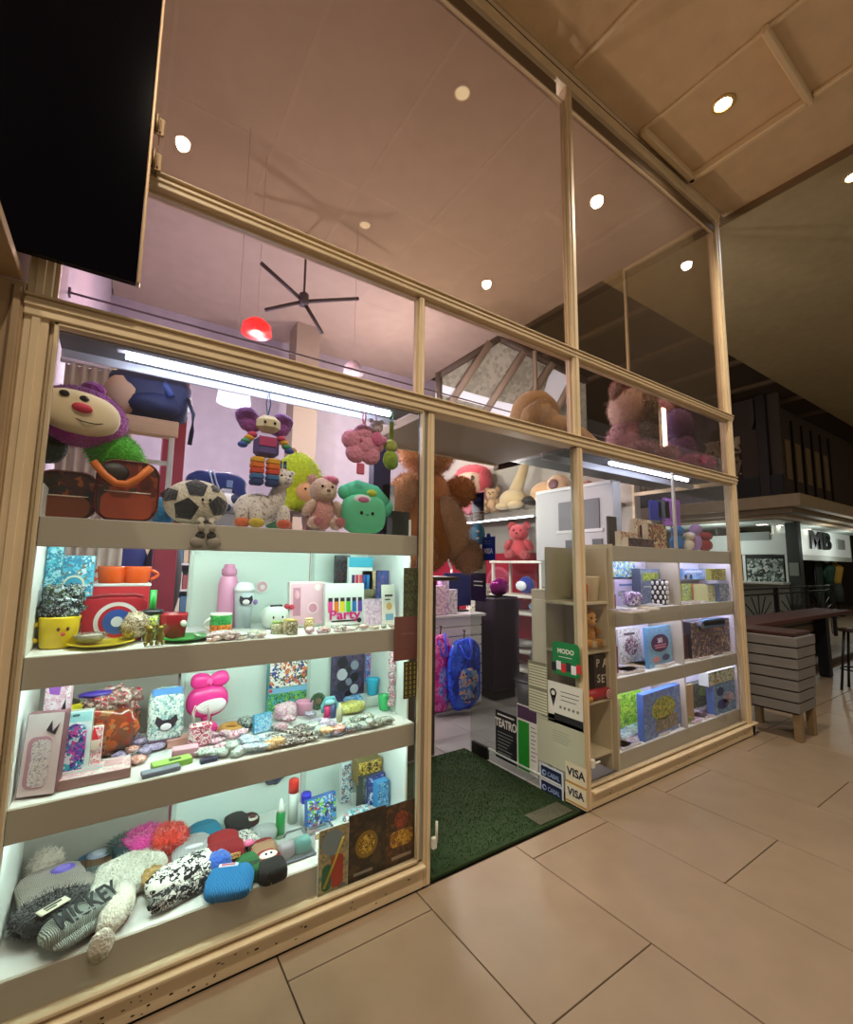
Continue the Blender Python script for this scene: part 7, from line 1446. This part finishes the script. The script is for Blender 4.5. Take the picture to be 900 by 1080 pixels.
t = thing('step_platform', 'low tiled platform behind the bar counter', 'platform', (8.9, 1.35, 0)); MB().box((0, 0, .05), (3.9, 1.5, .1), mat('#7a6a58', .5), .005).obj('top', t); MB().box((0, -.755, .05), (3.9, .012, .08), mat('#4a3c30', .6)).obj('front', t)
# railing with fan-shaped bars
t = thing('railing', 'black metal railing with fanned bars beyond the counter', 'railing', (8.7, 1.35, .101))
def bar_(p, q, r_=.012): return MB().tube([p, q], r_, DKMETAL, 6)
for x in (-.7, .75, 2.2, 3.65): MB().box((x, 0, .52), (.06, .06, 1.04), DKMETAL, .003).obj('post', t)
for z in (.5, .93, 1.02): MB().box((1.47, 0, z), (4.4, .03, .03), DKMETAL, .003).obj('rail', t)
for x0 in (-.7, .75, 2.2):
    for k in range(7):
        a = RAD(20 + 23.3 * k); L = .43; q = (x0 + .725 + min(.66, max(-.66, L * 1.6 * math.cos(a))), 0, .5 + L * math.sin(a)); bar_((x0 + .725, 0, .5), q, .009).obj('fan_bar', t)
    for k in range(4): bar_((x0 + .2 + .35 * k, 0, .06), (x0 + .2 + .35 * k, 0, .5), .008).obj('baluster', t)
# kiosk building with pale canopy
KX, KY = 11.3, 1.45
PALE = mat('#b5a184', .7, kind='plaster'); KW = mat('#d2dcd6', .6)
t = struct('wall_kiosk', MB().box((KX + 3.0, KY + 6.5, 1.5), (.1, 8, 3.0), mat('#7a847e', .7)), cat='wall')
b = MB().box((KX + 4, KY + 4, 2.86), (8, 8, .26), PALE, .01).box((KX + 4.1, KY + 4.1, 2.68), (7.8, 7.8, .1), mat('#8a7a62', .7)).box((KX + 4.2, KY + 4.2, 2.60), (7.6, 7.6, .08), PALE, .005)
struct('ceiling_canopy', b, cat='canopy')
b = MB().box((KX + 4.3, KY + 4.3, 2.545), (7.3, 7.3, .02), mat('#cfd8d2', .6)); struct('ceiling_kiosk', b, cat='ceiling')
kp = [(804, 553), (820, 554), (836, 556), (850, 558), (787, 562), (789, 567)]
for i, (x, y) in enumerate(kp):
    q = PZ(x, y, 2.535); t = thing('ceiling_lamp', 'round white lamp under the pale canopy of the hall, ' + ('first', 'second', 'third', 'fourth', 'fifth', 'sixth')[i] + ' from the ' + ('left' if i < 4 else 'post, lower row'), 'ceiling lamp', q, 0, 'canopy lamps'); MB().lathe([(.13, 0), (.14, -.015), (.17, 0)], mat('#c9c4b4', .4), 24).obj('ring', t); MB().lathe([(0, -.006), (.13, -.008), (.13, 0)], mat('#fff6e4', .4, emit=8), 24).obj('lens', t)
t = struct('wall_column_dark', MB().box((13.1, 2.16, 1.28), (.2, .24, 2.56), mat('#3d4541', .7)).box((12.99, 2.16, 1.45), (.02, .18, .3), mat('#8a958e', .6)).box((12.99, 2.16, .85), (.02, .18, .4), mat('#66716a', .6)), cat='column')
t = thing('kiosk_shop', 'white glazed kiosk with grey counter under the canopy', 'kiosk', (13.1, 3.6, 0))
MB().box((0, 0, .55), (.1, 2.7, 1.1), mat('#a8b2ae', .6), .005).obj('counter', t); MB().box((0, 0, 2.05), (.12, 2.7, .5), mat('#d2dcd8', .6), .005).obj('fascia', t); MB().box((-.03, .0, 1.45), (.05, 2.6, .68), mat('#141a18', .3)).obj('glazing', t)
for y in (-1.3, -.42, -.1, .25, .7, 1.3): MB().box((-.06, y, 1.45), (.06, .06, .68), mat('#dfe6e2', .5), .003).obj('mullion', t)
MB().box((-.07, -.85, 1.42), (.03, .75, .55), art(501, ['#3a443e', '#6a7a70', '#9aa8a0', '#2a302c', '#c4ccc6'], 9)).obj('shelf_goods', t); MB().box((-.08, -.55, 2.25), (.04, .9, .2), mat('#7a8480', .5)).obj('hanging_panel', t); MB().box((-.3, 0, 1.12), (.5, 2.7, .05), mat('#dfe4e0', .4), .005).obj('worktop', t)
struct('wall_shop_white', MB().box((16.3, 2.62, 2.15), (6, .06, .9), mat('#dfe8e2', .6)).box((16.3, 3.9, 1.3), (6, .06, 2.6), mat('#5a6660', .8)), cat='wall')
sa, sb = PY(856, 570, 2.5), PY(879, 573, 2.5); sh = (PY(866, 562, 2.5).z - PY(866, 580, 2.5).z) / .72
t = thing('shop_sign', 'bold black MB lettering over the white clothes shop', 'sign', ((sa.x + sb.x) / 2, 2.55, PY(866, 571, 2.5).z))
MB().text('MB', sh, (0, 0, 0), mat('#141816', .4), None, .03, .02, (sb.x - sa.x) / (1.42 * sh)).obj('lettering', t); MB().box((sb.x - sa.x, .0, -.02), (.7, .04, .3), mat('#a8b0a8', .5), .01).obj('emblem', t); MB().box((.6, .034, 0), (4.4, .02, .8), mat('#e8f0ea', .5, emit=.15), .003).obj('board', t)
KY = .75
def mannequin(x, c, label, skirt):
    t = thing('mannequin', label, 'mannequin', (x, KY + 2.2, 0))
    MB().lathe([(.16, 0), (.16, .02), (.015, .03), (.015, .9), (0, .9)], DKMETAL, 16).obj('stand', t)
    MB().lathe([(.12, 1.0), (.14, 1.15), (.19, 1.4), (.21, 1.52), (.12, 1.6), (.06, 1.64), (0, 1.64)], mat(c, .7), 20).obj('shirt', t)
    for s_ in (-1, 1): MB().tube([(s_ * .18, 0, 1.53), (s_ * .26, 0, 1.36), (s_ * .27, 0, 1.2)], [.07, .065, .055], mat(c, .7), 10).obj('sleeve', t)
    MB().lathe([(.15, .45), (.16, .8), (.13, 1.02), (0, 1.03)], mat(skirt, .7), 20).obj('skirt', t); MB().ell((0, 0, 1.72), (.06, .07, .09), mat('#c9b79a', .5)).obj('head', t)
x_ = PY(881, 600, KY + 2.2).x
mannequin(x_, '#b8923a', 'mannequin in a mustard top in the clothes shop', '#3a443c'); mannequin(x_ - .75, '#123a2a', 'mannequin in a dark green dress in the clothes shop', '#0f2c22')
t = thing('garment_rack', 'dark garment rack between the column and the mannequins', 'rack', (x_ - 1.4, KY + 2.25, 0)); MB().box((0, 0, .95), (.5, .1, 1.5), mat('#1c2420', .8), .02).obj('garments', t)
for s_ in (-1, 1): MB().cyl((s_ * .3, 0, 0), (s_ * .3, 0, 1.8), .018, DKMETAL).obj('upright', t)
MB().cyl((-.3, 0, 1.78), (.3, 0, 1.78), .018, DKMETAL).obj('rail', t)
KY = 1.45
# dark upper storey: windows and mural over the canopy
UP = mat('#4a3a30', .7); MUR = art(511, ['#8a745a', '#a89070', '#5a483a', '#b8a484', '#3a2c22', '#c4b090'], 3.5, .8)
b = MB().box((KX + .9, KY + 4.0, 4.2), (.1, 7, 2.5), UP).box((KX + .84, KY + 2.6, 4.05), (.03, 2.6, 1.1), MUR).box((KX + .8, KY + 3.5, 3.25), (.1, 6, .6), mat('#141012', .6))
b.box((KX + 4.4, KY + .9, 4.2), (7, .1, 2.5), UP)
for k in range(6): b.box((KX + 1.6 + k * .7, KY + .84, 4.15), (.34, .03, 1.0), mat('#8a7454', .5)).box((KX + 1.95 + k * .7, KY + .83, 4.1), (.05, .05, 2.2), mat('#241a15', .6))
struct('wall_upper', b)
struct('trim_20', MB().box((KX + .82, KY + .82, 4.2), (.2, .2, 2.5), mat('#2a201a', .6), .01), cat='corner post')
for k in range(4):
    solo('roof_bracket', MB().prism([(-.06, 0), (.06, 0), (.06, -.5), (0, -.7), (-.06, -.5)], -.06, .06, mat('#4a3c2c', .7)), 'pale carved bracket under the roof edge of the upper storey', 'bracket', (KX + .78, KY + 1.0 + k * 1.1, 5.38), RAD(90), 'roof brackets')
struct('wall_hall_far', MB().box((25, 2, 2.7), (.1, 20, 5.6), mat('#4a4238', .8)).box((15, 9.8, 2.7), (20, .1, 5.6), mat('#4a4238', .8)), cat='wall')
struct('floor_far', MB().box((11.3, 7.9, -.03), (12.6, 3.9, .06), mat('#a8947a', .4)).box((19.0, 1.9, -.03), (12.0, 16, .06), mat('#a8947a', .4)), cat='floor')
# ------------------------------------------------------------------ rest every shelf article on its shelf, inside its bay
bpy.context.view_layer.update()
def family(o):
    out = [o]
    for c in o.children: out += family(c)
    return out
OVER = ('fur_hood', 'knit_hat', 'hanging_pack', 'round_mirror', 'toy_net', 'sticker_sheet', 'picture_card', 'display_cabinet', 'shelf_unit', 'door_mat', 'light_tube', 'yellow_mug', 'foil_parcel')
for o in [x for x in C.objects if x.parent is None and x.get('category') and x.get('kind') != 'structure']:
    ms = [x for x in family(o) if x.type == 'MESH']; nm = o.name.split('.')[0]
    x, y, z0 = o.location
    if not ms or not (-.3 < x < 4.7 and .03 < y < .6) or z0 < .2: continue
    vs = [m.matrix_world @ v.co for m in ms for v in m.data.vertices]; lo = min(v.z for v in vs)
    if nm != 'fur_hood':
        for z in (ZS if x < 1.3 else (R1, R2, R3, R4) if x > 2.85 else SZ):
            if z - .06 < lo < z + .0012 and abs(z0 - z) < .02: o.location.z += z + .0015 - lo
    if z0 > 2.2 or nm in OVER[2:]: continue
    x0, x1 = min(v.x for v in vs), max(v.x for v in vs); y0, y1 = min(v.y for v in vs), max(v.y for v in vs)
    if x < 1.3:
        top = z0 > 1.58; a, b_, c, d = -.30 if top else -.214, (1.24 if top else 1.231), .07, (.9 if top else .577)
    elif x > 2.85: a, b_, c, d = ((XR0, XD - .008) if x < XD else (XD + .008, XR1 - .01)) + (.07, .33)
    else: continue
    if nm in OVER or 'soccer' in o['label']: c = -1
    if x0 < a: o.location.x += a - x0
    elif x1 > b_: o.location.x -= x1 - b_
    if y1 > d: o.location.y -= y1 - d; y0 -= y1 - d
    if y0 < c: o.location.y += c - y0
nb = bpy.data.objects['navy_backpack']; lo = min((m.matrix_world @ v.co).z for m in family(nb) if m.type == 'MESH' and m.name.split('.')[0] in ('body', 'panel', 'pocket') for v in m.data.vertices)
nb.location.z += 1.592 + .4575 - lo
# ------------------------------------------------------------------ fill lights added without lamp fixtures: in the shop, then under the canopy
def glow(loc, energy, col=(1, 1, 1), r=.04):
    l = bpy.data.lights.new('fill_light', 'POINT'); l.energy = energy; l.color = col; l.shadow_soft_size = r
    o = bpy.data.objects.new('fill_light', l); C.objects.link(o); o.location = loc; return o
glow((1.3, 3.2, 3.0), 75, (.90, .86, 1)); glow((3.2, 3.6, 3.6), 110, (1, .9, .8)); glow((2.9, 2.4, 2.15), 60, (1, .94, .9)); glow((1.75, 2.2, 2.1), 34, (1, .94, .9)); glow((3.6, 1.7, 2.1), 22, (1, .94, .9))
glow((3.5, 1.15, 3.5), 22, (1, .9, .82))
for x, y, e in ((12.2, 3.4, 16), (14.6, 1.9, 14), (17, 1.8, 18), (12.3, 5, 12)): glow((x, y, 2.1), e, (.94, 1, .95))
